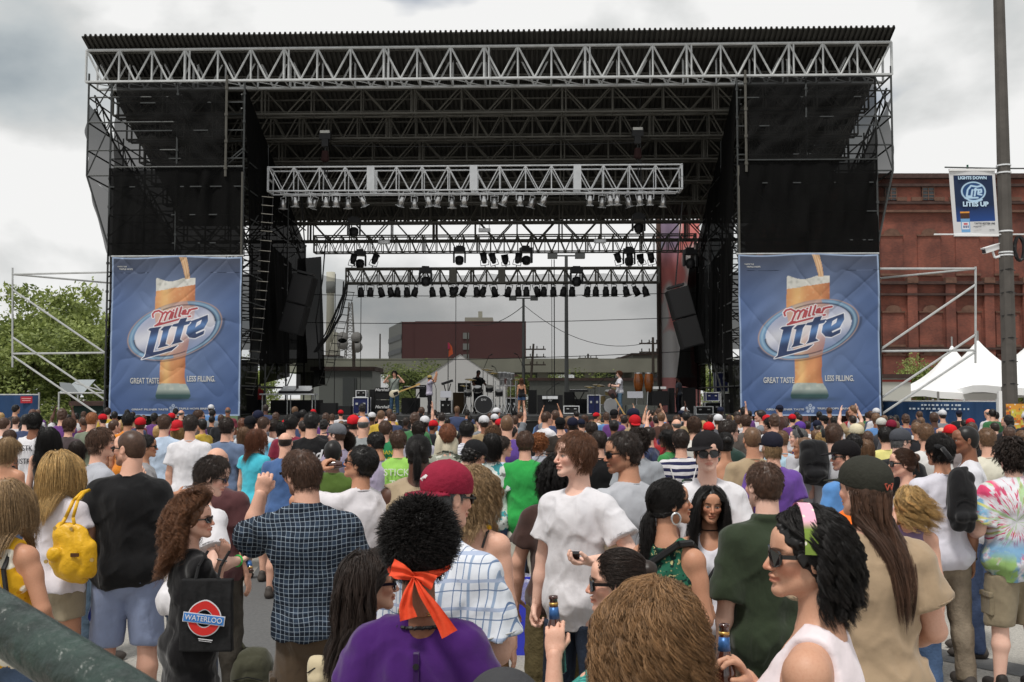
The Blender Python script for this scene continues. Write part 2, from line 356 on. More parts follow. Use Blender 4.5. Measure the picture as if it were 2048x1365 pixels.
def util_pole(px,pyt,Y,label,arms=2,lean=0):
 b=W(px,700,Y);h=W(px,pyt,Y).z;o=empty('utility_pole',(b.x,Y,0));tag(o,label,'utility pole')
 mb=MB();mb.tube((0,0,0),(lean,0,h),.16,8,.1);mb.build('pole',wood_d,o)
 for i in range(arms):
  mb=MB();mb.box((lean,0,h-.5-i*.7),(2.2,.1,.12))
  for x in(-.9,-.3,.3,.9):mb.tube((lean+x,0,h-.45-i*.7),(lean+x,0,h-.2-i*.7),.05,5)
  mb.build('cross_arm',wood_d,o)
util_pole(1306,675,80,'utility pole with cross arms just left of the red and white mural')
util_pole(1056,688,90,'leaning utility pole against the maroon building edge',3,.5)
util_pole(712,683,70,'thin dark utility pole beside the radio tower',0,-.2)
util_pole(1176,708,110,'short utility pole in front of the blue container',1)
util_pole(935,665,150,'slim pale pole in front of the maroon building',0)
util_pole(760,668,140,'thin pole left of the grey wing of the maroon building',0)
def wire(a,b,sag,r,label,name='overhead_wire'):
 a=Vector(a);b=Vector(b);mb=MB();n=14;pts=[a.lerp(b,i/n)-Vector((0,0,sag*4*(i/n)*(1-i/n)))for i in range(n+1)]
 o0=pts[0].copy();mb.path([p-o0 for p in pts],r,4);o=mb.build(name,mat('cable_black',(0.02,0.02,0.02),.6));o.location=o0;tag(o,label,'wire');return o
wire(W(1047,610,80),W(1306,683,80),1.5,.03,'overhead wire sagging from the short lamp post to the utility pole')
wire(W(1047,612,80),W(940,650,90),.6,.03,'overhead wire running left from the short lamp post')
wire(W(705,690,70),W(640,700,60),.3,.025,'overhead wire left of the thin dark pole')
# ---- tents
tentm=mat('tent_white',(0.82,0.82,0.82),.6,bump=.15,bscale=2)
def peak_tent(px,pyt,Y,hw,eave,label,power=1.7,legs=True):
 b=W(px,700,Y);h=W(px,pyt,Y).z;o=empty('marquee_tent',(b.x,Y,0));tag(o,label,'tent','white marquee tents')
 n=14;mb=MB();rings=[]
 for j in range(n+1):
  t=j/n;s_=hw*t;z=h-(h-eave)*(1-(1-t)**power);ring=[]
  for q in range(24):
   a=2*math.pi*q/24;c_,s2=math.cos(a),math.sin(a);kk=1/max(abs(c_),abs(s2));kk=1+(kk-1)*t
   ring.append((s_*kk*c_,s_*kk*s2,z+.12*math.sin(a*4)*t))
  rings.append(ring)
 for j in range(n):
  for q in range(24):mb.quad(rings[j][q],rings[j+1][q],rings[j+1][(q+1)%24],rings[j][(q+1)%24])
 for q in range(24):
  a_,b_=rings[n][q],rings[n][(q+1)%24];mb.quad((a_[0],a_[1],a_[2]-.35),(b_[0],b_[1],b_[2]-.35),b_,a_)
 mb.build('canopy',tentm,o,True)
 mb=MB();mb.tube((0,0,h-.1),(0,0,h+.5),.05,6);mb.build('mast_tip',steel_far,o)
 for sx in(-1,1):
  for sy in(-1,1):mb=MB();mb.tube((sx*hw,sy*hw,0),(sx*hw,sy*hw,eave),.06,6);mb.build('leg',steel_far,o)
peak_tent(1904,690,62,2.9,2.6,'smaller white marquee peak behind the right banner brace')
peak_tent(1956,680,56,4.0,2.4,'pointed white marquee tent between the banner brace and the lamp pole')
peak_tent(2085,660,52,4.2,2.6,'white marquee tent cut by the right edge of the photo')
def gable_tent():
 Y=58;b=W(920,708,Y);o=empty('gable_tent',(b.x,Y,0));tag(o,'white gabled tent directly behind the drum kit','tent');h=b.z
 xl=W(832,755,Y).x-b.x;xr=W(1010,748,Y).x-b.x;e_=2.9;mb=MB()
 mb.poly([(xl,0,e_),(0,0,h),(0,8,h),(xl,8,e_)]);mb.poly([(0,0,h),(xr,0,e_),(xr,8,e_),(0,8,h)]);mb.build('roof',tentm,o)
 mb=MB();mb.poly([(xl,.05,0),(xr,.05,0),(xr,.05,e_),(0,.05,h-.02),(xl,.05,e_)]);mb.poly([(xl,7.9,0),(xl,.1,0),(xl,.1,e_),(xl,7.9,e_)]);mb.poly([(xr,.1,0),(xr,7.9,0),(xr,7.9,e_),(xr,.1,e_)]);mb.build('wall',tentm,o)
gable_tent()
def flag():
 Y=57;b=W(897,712,Y);o=empty('festival_flag',(b.x,Y-.3,0));tag(o,'orange and pink feather flag above the white gabled tent','flag');z0=b.z;mb=MB();mb.tube((0,0,0),(0,0,z0+.8),.03,6);mb.build('pole',pole_d,o)
 mb=MB();mb.poly([(.0,-.02,z0-.1),(.28,-.02,z0+.1),(.22,.0,z0+.5),(.0,0,z0+.8)]);mb.build('cloth',mat('flag_orange',lin((205,90,50)),.7),o)
 mb=MB();mb.poly([(-.02,-.05,z0+.35),(.12,-.05,z0+.4),(.06,-.05,z0+.7),(-.02,-.05,z0+.75)]);mb.build('cloth_patch',mat('flag_pink',lin((180,50,90)),.7),o)
flag()
simple_block('box_trailer',1740,1820,757,48,3,mat('trailer_white',lin((190,190,182)),.6),'white box trailer behind the blue fence right of the banner','trailer',extra=lambda o,w,h:[MB().box((0,-.03,h-.12),(w,.06,.1)).build('rail',mat('rail_red',lin((150,60,50)),.6),o)])
# ---- fences
fence_blue=mat('fence_blue',lin((34,62,98)),.75,bump=.3,bscale=3,var=.12,vscale=2)
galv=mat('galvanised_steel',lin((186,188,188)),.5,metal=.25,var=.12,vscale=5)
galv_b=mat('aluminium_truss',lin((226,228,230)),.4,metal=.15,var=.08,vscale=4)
def fence(px0,px1,pyt,Y0,Y1,n,label,mk=None):
 a=W(px0,pyt,Y0);b=W(px1,pyt,Y1);o=empty('fence',(a.x,a.y,0));tag(o,label,'fence');d=Vector((b.x-a.x,b.y-a.y,0));h=(a.z+b.z)/2
 for i in range(n+1):
  p=d*(i/n);mb=MB();mb.tube((p.x,p.y,0),(p.x,p.y,h+.08),.035,6);mb.build('post',galv,o)
 mb=MB();mb.tube((0,0,h),(d.x,d.y,h),.025,6);mb.build('top_rail',galv,o)
 mb=MB();k=40;nr=Vector((-d.y,d.x,0)).normalized()
 for i in range(k):
  p,q=d*(i/k),d*((i+1)/k);wa,wb=-nr*(.05+.015*math.sin(i*1.7)),-nr*(.05+.015*math.sin((i+1)*1.7))
  mb.quad((p.x+wa.x,p.y+wa.y,.05),(q.x+wb.x,q.y+wb.y,.05),(q.x+wb.x,q.y+wb.y,h-.02),(p.x+wa.x,p.y+wa.y,h-.02))
 mb.build('privacy_cover',fence_blue,o,True)
 return o,d,h
fo,fd,fh=fence(-160,78,790,37,36,3,'blue covered chain link fence panel at the left edge',None)
wh=mat('white_paint',(.8,.8,.8),.6);red=mat('sign_red',lin((170,40,52)),.6)
mb=MB();c=fd*(1-.09);mb.box((c.x,c.y-.1,fh-.18),(.42,.02,.24));s_=mb.build('warning_sign',red,fo)
mb=MB();mb.box((c.x,c.y-.115,fh-.14),(.34,.006,.03));mb.box((c.x,c.y-.115,fh-.21),(.3,.006,.03));mb.build('sign_lettering',mat('faded_pink',lin((205,150,150)),.6),s_)
fo,fd,fh=fence(1750,1993,803,36.2,33,4,'long blue covered fence below the tents on the right')
mb=MB();random.seed(3)
for r_,(u0,u1)in enumerate(((.40,.74),(.30,.78),(.48,.62))):
 u=u0
 while u<u1:
  w_=random.uniform(.05,.13);p=fd*u;mb.box((p.x,p.y-.1,fh-.13-r_*.13),(w_,.01,.06));u+=(w_+.05)/fd.length
mb.build('faded_lettering',mat('text_white',lin((190,200,210)),.7),fo)
mb=MB();mb.box((fd.x*1.0+.12,fd.y-.1,1.15),(.24,.12,2.3));mb.build('end_panel',wh,fo)
simple_block('storage_bin',150,212,812,44,3,mat('bin_green',lin((30,48,44)),.8),'dark green storage bin behind the left banner brace','bin')
def canopy():
 Y=46;b=W(150,780,Y);o=empty('canopy_roof',(b.x,Y,0));tag(o,'grey sloping canopy roof among the trees on the left','canopy');z=b.z
 xl,xr=W(118,795,Y).x-b.x,W(212,795,Y).x-b.x
 mb=MB();mb.poly([(xl,0,z+.35),(-.2,0,z+.3),(.3,0,z-.25),(xl+.1,0,z-.1)]);mb.poly([(xl,2,z+.5),(.1,2,z+.5),(.3,0,z-.25),(xl,0,z-.1)]);mb.build('roof',mat('canopy_grey',lin((150,156,160)),.5),o)
 for x in(xl,xr):mb=MB();mb.tube((x,0,0),(x,0,z-.1),.04);mb.tube((x,2,0),(x,2,z-.1),.04);mb.build('leg',galv,o)
 mb=MB();mb.tube((xl,0,z-.15),(xr,0,z-.15),.04);mb.tube((0,0,z+.3),(xr,0,z-.1),.03);mb.tube((xr*.6,0,z+.25),(xr*.9,0,z-.1),.03);mb.build('frame',galv,o)
canopy()
# ---- trees
leafm=bpy.data.materials.new('leaves');leafm.use_nodes=True;N=leafm.node_tree.nodes;K=leafm.node_tree.links;b=N['Principled BSDF'];b.inputs['Roughness'].default_value=.6
at=N.new('ShaderNodeAttribute');at.attribute_name='shade';cr=N.new('ShaderNodeValToRGB');cr.color_ramp.elements[0].color=(0.10,0.14,0.03,1);cr.color_ramp.elements[1].color=(0.36,0.42,0.13,1);K.new(at.outputs['Fac'],cr.inputs[0]);K.new(cr.outputs[0],b.inputs['Base Color'])
tl=N.new('ShaderNodeBsdfTranslucent');K.new(cr.outputs[0],tl.inputs[0]);ms=N.new('ShaderNodeMixShader');ms.inputs[0].default_value=.3;K.new(b.outputs[0],ms.inputs[1]);K.new(tl.outputs[0],ms.inputs[2]);K.new(ms.outputs[0],N['Material Output'].inputs[0])
bark=mat('bark',(0.09,0.07,0.055),.95,bump=.6,bscale=12)
def tree_proto(seed,h,w,nl,ls,low=.12):
 rs=np.random.RandomState(seed);o=empty('tree');mb=MB();rnd=random.Random(seed);tips=[]
 def limb(p,d,ln,r,dep):
  q=p+d*ln;mb.tube(p,q,r,6,r*.62);tips.append((q,dep))
  if dep==0:return
  for _ in range(3):
   nd=(d+Vector((rnd.uniform(-1,1),rnd.uniform(-1,1),rnd.uniform(-.25,.7)))*.8).normalized();limb(q,nd,ln*.68,r*.6,dep-1)
 limb(Vector((0,0,0)),Vector((0,0,1)),h*.3,.02*h,3);mb.build('trunk',bark,o)
 lobes=[np.array(t)for t,dd in tips if dd<3]
 for _ in range(22):a=rs.rand()*6.28;lobes.append(np.array((math.cos(a)*w*.42*rs.rand()**.5,math.sin(a)*w*.42*rs.rand()**.5,h*(low+(.93-low)*rs.rand()))))
 lob=np.array(lobes);rad=(.09+.12*rs.rand(len(lob)))*w
 keep=lob[:,2]<h;lob=lob[keep];rad=rad[keep]
 k=rs.randint(0,len(lob),nl);d=rs.normal(size=(nl,3));d/=np.linalg.norm(d,axis=1)[:,None];rr_=rad[k]*rs.rand(nl)**.4*(1+.4*(rs.rand(nl)<.12))
 P=lob[k]+d*rr_[:,None]*np.array((1,1,.85));nz_=noise3(P*(2.2/w*4),seed);P=P[nz_>-.28];d=d[nz_>-.28];nl=len(P)
 a1=rs.normal(size=(nl,3));a1/=np.linalg.norm(a1,axis=1)[:,None];a2=np.cross(a1,rs.normal(size=(nl,3)));a2/=np.linalg.norm(a2,axis=1)[:,None]
 s1=ls*(.6+.8*rs.rand(nl))[:,None];V=np.stack([P-a1*s1,P+a2*s1*.5,P+a1*s1,P-a2*s1*.5],1).reshape(-1,3)
 lo=mesh_obj('crown',V,np.arange(nl*4).reshape(-1,4),leafm,o);at_=lo.data.attributes.new('shade','FLOAT','POINT')
 sh=np.clip(.5+.45*noise3(P*(6/w),seed+3)+.25*rs.randn(nl),0,1);at_.data.foreach_set('value',np.repeat(sh,4).astype(np.float32));return o
def place_tree(p,px,pyt,Y,rz,label,sw=1.0):
 b=W(px,700,Y);h=W(px,pyt,Y).z;p.location=(b.x,Y,-.05);p.rotation_euler[2]=rz;s_=h/p['h0'];p.scale=(s_*sw,s_*sw,s_);tag(p,label,'tree','trees beyond the fence')
tA=tree_proto(5,9,7,15000,.16);tA['h0']=9.2;tB=tree_proto(9,9,8,15000,.15,.05);tB['h0']=9.2
trees=[(100,556,62,.3,'tallest light green tree, its crown rising above the left banner brace',1.0),(25,590,58,1.2,'bushy green tree at the left edge behind the blue fence',1.1),(195,592,66,2.2,'green tree just left of the left beer banner',1.0),(-70,600,62,3.2,'green tree cut by the left edge of the photo',1.1),(150,640,52,4.1,'lower leafy tree in front of the tallest tree',1.1),(50,650,50,5.2,'low dark bushy tree right behind the left fence end',1.2),(250,620,70,1.9,'tree hidden partly behind the left beer banner',1.0)]
for i,(px,py,Y,rz,lb,sw)in enumerate(trees):
 p=(tA,tB)[i%2]if i<2 else copy_tree((tA,tB)[i%2]);place_tree(p,px,py,Y,rz,lb,sw)
for px,py,Y,lb in((1845,706,66,'small green tree between the trailer and the marquee'),(2046,712,66,'green tree behind the lamp pole at the right edge'),(820,718,85,'dark green tree in front of the maroon building grey wing'),(870,722,88,'green tree left of the gabled tent roof'),(1068,718,110,'small grey green tree right of the maroon building'),(1430,715,60,'tree glimpsed through the right stage wing'),(520,712,60,'tree glimpsed through the left stage wing'),(1175,738,80,'low shrub by the long grey wall')):
 p=copy_tree(tB);place_tree(p,px,py,Y,px*.7,lb,1.6 if Y>75 else 1.0)
 # === STAGE
ORD=['first','second','third','fourth','fifth','sixth','seventh','eighth','ninth','tenth','eleventh','twelfth','thirteenth','fourteenth','fifteenth','sixteenth','seventeenth','eighteenth','nineteenth','twentieth']+['twenty-'+q for q in['first','second','third','fourth','fifth','sixth','seventh','eighth','ninth']]+['thirtieth','thirty-first','thirty-second','thirty-third','thirty-fourth']
black=mat('black_paint',(0.015,0.015,0.016),.5);blackm=mat('matte_black',(0.010,0.010,0.011),.85,bump=.2,bscale=30)
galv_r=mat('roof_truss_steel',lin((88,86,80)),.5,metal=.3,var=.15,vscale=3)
scaf=mat('scaffold_steel',lin((66,68,68)),.5,metal=.4,var=.2,vscale=6)
tarp=mat('black_scrim',(0.006,0.006,0.006),.9,spec=.05,bump=.6,bscale=2.0,alpha=.95,stretch=(1,1,.35))
tarp_l=mat('thin_black_scrim',(0.010,0.010,0.010),.9,spec=.05,bump=.6,bscale=2.0,alpha=.80,stretch=(1,1,.35))
tarp_s=mat('side_scrim_cloth',(0.014,0.014,0.014),.9,spec=.05,bump=.6,bscale=2.0,alpha=.80,stretch=(1,1,.35))
tarp_o=mat('opaque_scrim',(0.005,0.005,0.005),.9,spec=.05,bump=.8,bscale=1.6,alpha=.975,stretch=(1,1,.2))
def truss(mb,x0,x1,t,z,h,dep,nb,rc,rb,every=3,both=True):
 A=lambda x,f,top:(x,t+(dep if f else 0),z+(h if top else 0))
 for f in(0,1):
  for top in(0,1):mb.tube(A(x0,f,top),A(x1,f,top),rc,6)
 w=(x1-x0)/nb
 for i in range(nb+1):
  x=x0+i*w
  for f in(0,1):
   mb.tube(A(x,f,0),A(x,f,1),rb*(1.25 if i%every==0 else 1),5)
   if i%every==0 and 0<i<nb:mb.tube(A(x+rc*3,f,0),A(x+rc*3,f,1),rb,5)
  mb.tube(A(x,0,0),A(x,1,0),rb*.7,4);mb.tube(A(x,0,1),A(x,1,1),rb*.7,4)
  if i<nb:
   for f in(0,1):
    mb.tube(A(x,f,1),A(x+w/2,f,0),rb,5);mb.tube(A(x+w/2,f,0),A(x+w,f,1),rb,5)
   mb.tube(A(x,0,0),A(x+w,1,0),rb*.6,4)
ZT=L(977,157,0).z;HT=L(977,93,0).z-ZT
XL0,XR0=L(172,160,0).x,L(1784,150,0).x
def roofz(t):return ZT+HT+.12-.47*max(t,0)+(0.2 if t<0 else 0)
def stage_roof():
 o=stage_thing('stage_roof',((XL0+XR0)/2,0,0),'huge sloping corrugated metal stage roof on rows of steel trusses','stage roof');ox=(XL0+XR0)/2
 x0,x1=XL0-ox,XR0-ox
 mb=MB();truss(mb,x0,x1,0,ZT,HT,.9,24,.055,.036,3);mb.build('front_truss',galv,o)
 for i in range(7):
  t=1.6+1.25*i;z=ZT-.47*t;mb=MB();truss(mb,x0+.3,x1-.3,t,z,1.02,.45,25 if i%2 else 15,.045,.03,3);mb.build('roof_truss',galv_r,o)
 n=156;prof=[];w=(x1-x0-.0)/n
 for i in range(n):
  x=x0+i*w;prof+=[(x,0),(x+w*.45,0),(x+w*.55,.075),(x+w*.9,.075)]
 prof.append((x1,0));V=[];Fc=[];ts=[-.42,9.9]
 for t in ts:
  zb=roofz(0)+.10-.47*t*(1 if t>0 else .55)
  for x,z in prof:V.append((x,t,zb+z))
 m=len(prof)
 for i in range(m-1):Fc.append((i,i+1,m+i+1,m+i))
 for t in ts:
  zb=roofz(0)+.14-.47*t*(1 if t>0 else .55)
  for x,z in prof:V.append((x,t,zb+z))
 for i in range(m-1):Fc.append((2*m+i,3*m+i,3*m+i+1,2*m+i+1));Fc.append((i,2*m+i,2*m+i+1,i+1));Fc.append((m+i,m+i+1,3*m+i+1,3*m+i))
 Fc.append((0,m,3*m,2*m));Fc.append((m-1,3*m-1,4*m-1,2*m-1))
 mesh_obj('corrugated_sheet',V,Fc,mat('corrugated_metal',lin((60,59,56)),.6,metal=.2,var=.3,vscale=1.4,stretch=(1,.15,1)),o)
 mb=MB()
 for q in range(9):
  t=.3+q*1.15;mb.tube((x0,t,roofz(t)+.02),(x1,t,roofz(t)+.02),.04,4)
 mb.build('purlin',galv_r,o)
stage_roof()
def fold_sheet(P00,P10,P01,P11,nx,nz,amp,seed,nrm,diag=0.0,frag=1.0):
 """P00 bottom-left, P10 bottom-right, P01 top-left, P11 top-right; wavy along nrm"""
 u,v=np.meshgrid(np.linspace(0,1,nx),np.linspace(0,1,nz),indexing='ij');u=u.ravel();v=v.ravel()
 a,b,c,d=[np.array(p)for p in(P00,P10,P01,P11)]
 P=(1-u)[:,None]*(1-v)[:,None]*a+u[:,None]*(1-v)[:,None]*b+(1-u)[:,None]*v[:,None]*c+(u*v)[:,None]*d
 q=np.stack([u*9*frag+v*diag*4,np.full_like(u,seed*1.7),v*2.2-u*diag*3],1);w=noise3(q,seed)+.5*noise3(q*2.3,seed+5)
 P=P+np.array(nrm)*(amp*w*(.25+.75*np.clip(np.minimum(v,1-v)*5,0,1)))[:,None]
 i,j=np.meshgrid(np.arange(nx-1),np.arange(nz-1),indexing='ij');i=i.ravel();j=j.ravel()
 return P,np.stack([i*nz+j,(i+1)*nz+j,(i+1)*nz+j+1,i*nz+j+1],1)
DZ_=1.45
def wing(side):
 nm='left' if side<0 else 'right'
 if side<0:xo,xi,xt=L(216,510,0).x,L(483,600,0).x,L(176,250,0).x
 else:xo,xi,xt=L(1757,500,0).x,L(1479,600,0).x,L(1784,250,0).x
 o=stage_thing('scaffold_tower',(xo,0,0),'black draped scaffolding wing on the %s side of the stage'%nm,'scaffolding','stage wings');ox=xo;xi-=ox;xt-=ox;xm=xi*.5
 ztop=ZT-.05;z0=L(450,335,0).z if side<0 else L(1600,321,0).z;zb=L(300,512,0).z if side<0 else L(1600,506,0).z
 rnd=random.Random(5+side)
 for x in(0,xm,xi):
  for t in(0,3.1,6.2,9.3):
   mb=MB();mb.tube((x,t,0),(x,t,ztop-.47*t),.035,6)
   for z in np.arange(.8,ztop-.47*t,1.0):mb.tube((x,t,z-.04),(x,t,z+.04),.055,6)
   mb.build('upright',scaf,o)
 mb=MB()
 for t in(0,1.5,3.1,4.6,6.2,7.7,9.3):
  for z in np.arange(1.5,ztop-.47*t,1.0):
   if t>0 or z>zb:mb.tube((0,t,z),(xi,t,z),.028,4)
 for x in(0,xm*.5,xm,xm*1.5,xi):
  for z in np.arange(1.5,ztop-2.2,1.0):mb.tube((x,0.1,z),(x,9.3,z),.028,4)
 mb.build('ledgers',scaf,o)
 mb=MB()
 for k in range(30):
  z=rnd.uniform(2,ztop-4);t=rnd.choice((.1,1.5,3.1,4.6,6.2,7.7));x=rnd.choice((0,xm));mb.tube((x,t,z),(x+xm,t,min(z+2.0,ztop-.47*t)),.025,4)
  x=rnd.choice((0,xm,xi));t=rnd.choice((.1,3.1,6.2));mb.tube((x,t,z),(x,t+3.1,min(z+2.0,ztop-.47*t-1.5)),.025,4)
 mb.build('diagonal_bracing',scaf,o)
 mb=MB()
 for x in(xt*.9,xm,xi*.96):
  a,b=(x,.3,ztop-.35),(x,9.2,ztop-4.5);a2,b2=(x,.3,ztop-.85),(x,9.2,ztop-5.0);mb.tube(a,b,.04,5);mb.tube(a2,b2,.04,5)
  for k in range(14):
   u=k/14;p=Vector(a).lerp(Vector(b),u);q=Vector(a2).lerp(Vector(b2),(k+.5)/14);mb.tube(p,q,.022,4);mb.tube(q,Vector(a).lerp(Vector(b),(k+1)/14),.022,4)
 mb.build('sloping_truss',scaf,o)
 mb=MB();zl=L(176,352,0).z
 mb.tube((xt,0,zl),(xt,0,ztop+.35),.035,6);mb.tube((xt,3,zl),(xt,3,ztop-1.2),.03,6);mb.tube((xt,0,zl),(0,0,zb+.35),.035,6)
 for z in(zl,zl+.9,zl+1.9,zl+2.8,ztop):mb.tube((xt,0,z),(xm,0,z),.03,5);mb.tube((xt,0,z),(xt,5,z-.1),.03,5)
 mb.tube((xt,0,zl),(0,0,zl+1.9),.025,5);mb.tube((xt,0,zl+1.9),(0,0,ztop),.025,5);mb.build('outer_frame',scaf,o)
 ym=-.06
 px_in=455 if side<0 else 1490
 xu=L(px_in,250,0).x-ox;xs=L(232 if side<0 else 1752,250,0).x-ox
 P,Fq=fold_sheet((xs,ym,z0),(xu,ym,z0),(xs,ym,ztop-.05),(xu,ym,ztop-.05),60,40,.16,3+side,(0,1,0),1.2);mesh_obj('upper_scrim',P,Fq,tarp_l,o,True)
 P,Fq=fold_sheet((0,ym,zb),(xi,ym,zb),(0,ym,z0-.02),(xi,ym,z0-.02),80,30,.12,9+side,(0,1,0),.1,2.2);mesh_obj('lower_scrim',P,Fq,tarp,o,True)
 P,Fq=fold_sheet((0,.3,zb),(xi,.3,zb),(0,.3,z0-.02),(xi,.3,z0-.02),80,30,.06,19+side,(0,1,0),.1,2.2);mesh_obj('lower_scrim',P,Fq,tarp_l,o,True)
 P,Fq=fold_sheet((0,9.5,4.2),(xi,9.5,4.2),(0,9.5,7.6),(xi,9.5,7.6),60,20,.08,23+side,(0,1,0),.1,2.2);mesh_obj('rear_scrim',P,Fq,tarp_l,o,True)
 P,Fq=fold_sheet((xt,-.03,zl),(xt,8.5,zl-1),(xt,0,ztop-.7),(xt,8.5,ztop-4.2),50,30,.16,31+side,(1,0,0),.4,1.2);mesh_obj('side_scrim',P,Fq,tarp_s,o,True)
 P,Fq=fold_sheet((0,0.02,zb),(0,9,zb),(xt,0,zl),(xt,8.5,zl-1),50,20,.08,37+side,(1,0,0),.4,1.2);mesh_obj('side_scrim',P,Fq,tarp_s,o,True)
 P,Fq=fold_sheet((0,.1,.2),(0,9,.2),(0,.1,zb),(0,9,zb),40,20,.05,39+side,(1,0,0),.2,1.2);mesh_obj('side_scrim',P,Fq,tarp,o,True)
 P,Fq=fold_sheet((xi,1.2,3.3),(xi-side*.15,9.2,3.6),(xi,.05,ztop-.1),(xi,9.2,ztop-4.4),90,30,.10,41+side,(1,0,0),.1,2.6);mesh_obj('inner_scrim',P,Fq,tarp_o,o,True)
 P,Fq=fold_sheet((xi+side*.6,4.5,2.6),(xi+side*.6,9.2,3.0),(xi+side*.6,4.5,8.5),(xi+side*.6,9.2,8),60,20,.10,44+side,(1,0,0),.1,2.6);mesh_obj('inner_scrim',P,Fq,tarp_o,o,True)
 P,Fq=fold_sheet((xi,.02,.05),(xi,2.2,.05),(xi,.02,3.4),(xi,2.2,3.4),20,20,.04,47+side,(1,0,0),.1,1.6);mesh_obj('inner_scrim',P,Fq,tarp_o,o,True)
 P,Fq=fold_sheet((xi+side*.3,9.1,DZ_+.9),(xi-side*1.0,9.1,DZ_+1.2),(xi+side*.3,9.1,8.2),(xi-side*(.75 if side<0 else .3),9.1,8.3),50,20,.10,51+side,(0,1,0),.1,2.6);mesh_obj('rear_drape',P,Fq,tarp_o,o,True)
 mb=MB();zz=L(px_in,355 if side<0 else 346,0).z;mb.tube((xu,-.14,zz),(xu,-.14,ZT+.15),.045,6)
 for z in np.arange(zz+.3,ZT,.95):mb.tube((xu,-.14,z-.05),(xu,-.14,z+.05),.065,6)
 mb.tube((xi,-.12,.1),(xi,-.12,z0-.2),.035,6);mb.build('front_pipe',galv_r,o);mb=MB();mb.tube((xs,-.1,z0),(xi,-.1,z0),.03,5);mb.build('cross_pipe',scaf,o)
 mb=MB();X=lambda px,py:(L(px,py,.2).x-ox,.2,L(px,py,.2).z)
 if side<0:
  for a,b in(((25,536),(25,735)),((25,549),(215,545)),((25,708),(215,706)),((25,580),(213,708)),((25,675),(213,802)),((25,712),(192,826))):mb.tube(X(*a),X(*b),.035,6)
  p=X(25,549);q=list(X(215,556));q[1]=2.5;mb.tube(p,q,.035,6)
 else:
  for a,b in(((1951,534),(1951,727)),((1951,538),(1757,538)),((1951,701),(1757,703)),((1951,570),(1757,702)),((1951,670),(1757,800)),((1951,704),(1757,833))):mb.tube(X(*a),X(*b),.04,6)
  p=X(1951,538);q=list(X(1757,546));q[1]=2.5;mb.tube(p,q,.035,6)
 mb.build('outrigger',galv,o)
wing(-1);wing(1)
# ---- deck
DZ=1.45
def deck():
 x0,x1=L(486,800,.3).x,L(1478,800,.3).x;o=stage_thing('stage_deck',((x0+x1)/2,.3,0),'black stage platform behind the crowd carrying the band gear','stage');w=x1-x0
 mb=MB();mb.box((0,4.8,DZ-.08),(w,9.6,.16));mb.build('floor',mat('stage_floor',(.03,.03,.03),.5,var=.2,vscale=4),o)
 P,Fq=fold_sheet((-w/2,.03,.02),(w/2,.03,.02),(-w/2,.03,DZ-.17),(w/2,.03,DZ-.17),120,6,.03,5,(0,1,0),0,6);mesh_obj('skirt',P,Fq,blackm,o,True)
 mb=MB()
 for x in np.linspace(-w/2+.2,w/2-.2,12):
  for t in(.4,5,9.2):mb.tube((x,t,0),(x,t,DZ-.17),.04,5)
 mb.build('legs',scaf,o)
deck()
# ---- rear mesh
mesh_m=mat('gauze_grey',lin((44,48,46)),.9,alpha=.48)
def rear_mesh():
 xl,xr=L(640,600,9.8).x,L(1322,600,9.8).x;zt=L(900,548,9.8).z;o=stage_thing('mesh_backdrop',((xl+xr)/2,9.8,0),'see-through grey mesh backdrop stretched across the back of the stage','backdrop');w=xr-xl
 n=60;V=[];Fc=[]
 for i in range(n+1):
  u=i/n;x=-w/2+w*u;sag=.25*abs(math.sin(u*math.pi*6))*(1 if u<.2 else .3);V+=[(x,.03*math.sin(u*40),DZ),(x,.06*math.sin(u*23),zt-sag)]
 for i in range(n):Fc.append((2*i,2*i+2,2*i+3,2*i+1))
 mesh_obj('mesh',V,Fc,mesh_m,o,True)
 mb=MB();
 for py0,py1 in((594,592),(650,640),(724,708)):
  a=L(560,py0-6,9.6);c=L(900,py0+4,9.6);b=L(1400,py1-6,9.6);pts=[]
  for k in range(21):
   u=k/20;p=a*(1-u)**2+c*2*u*(1-u)+b*u*u;pts.append((p.x-(xl+xr)/2,-.2,p.z))
  mb.path(pts,.02,4)
 for px in(668,720,911,1104,1109):p=L(px,800,9.6);mb.tube((p.x-(xl+xr)/2,-.15,DZ),(p.x-(xl+xr)/2,-.15,zt+(.6 if px>1000 else 0)),.018 if px not in(1109,)else .03,4)
 mb.build('support_cables',black,o)
rear_mesh()
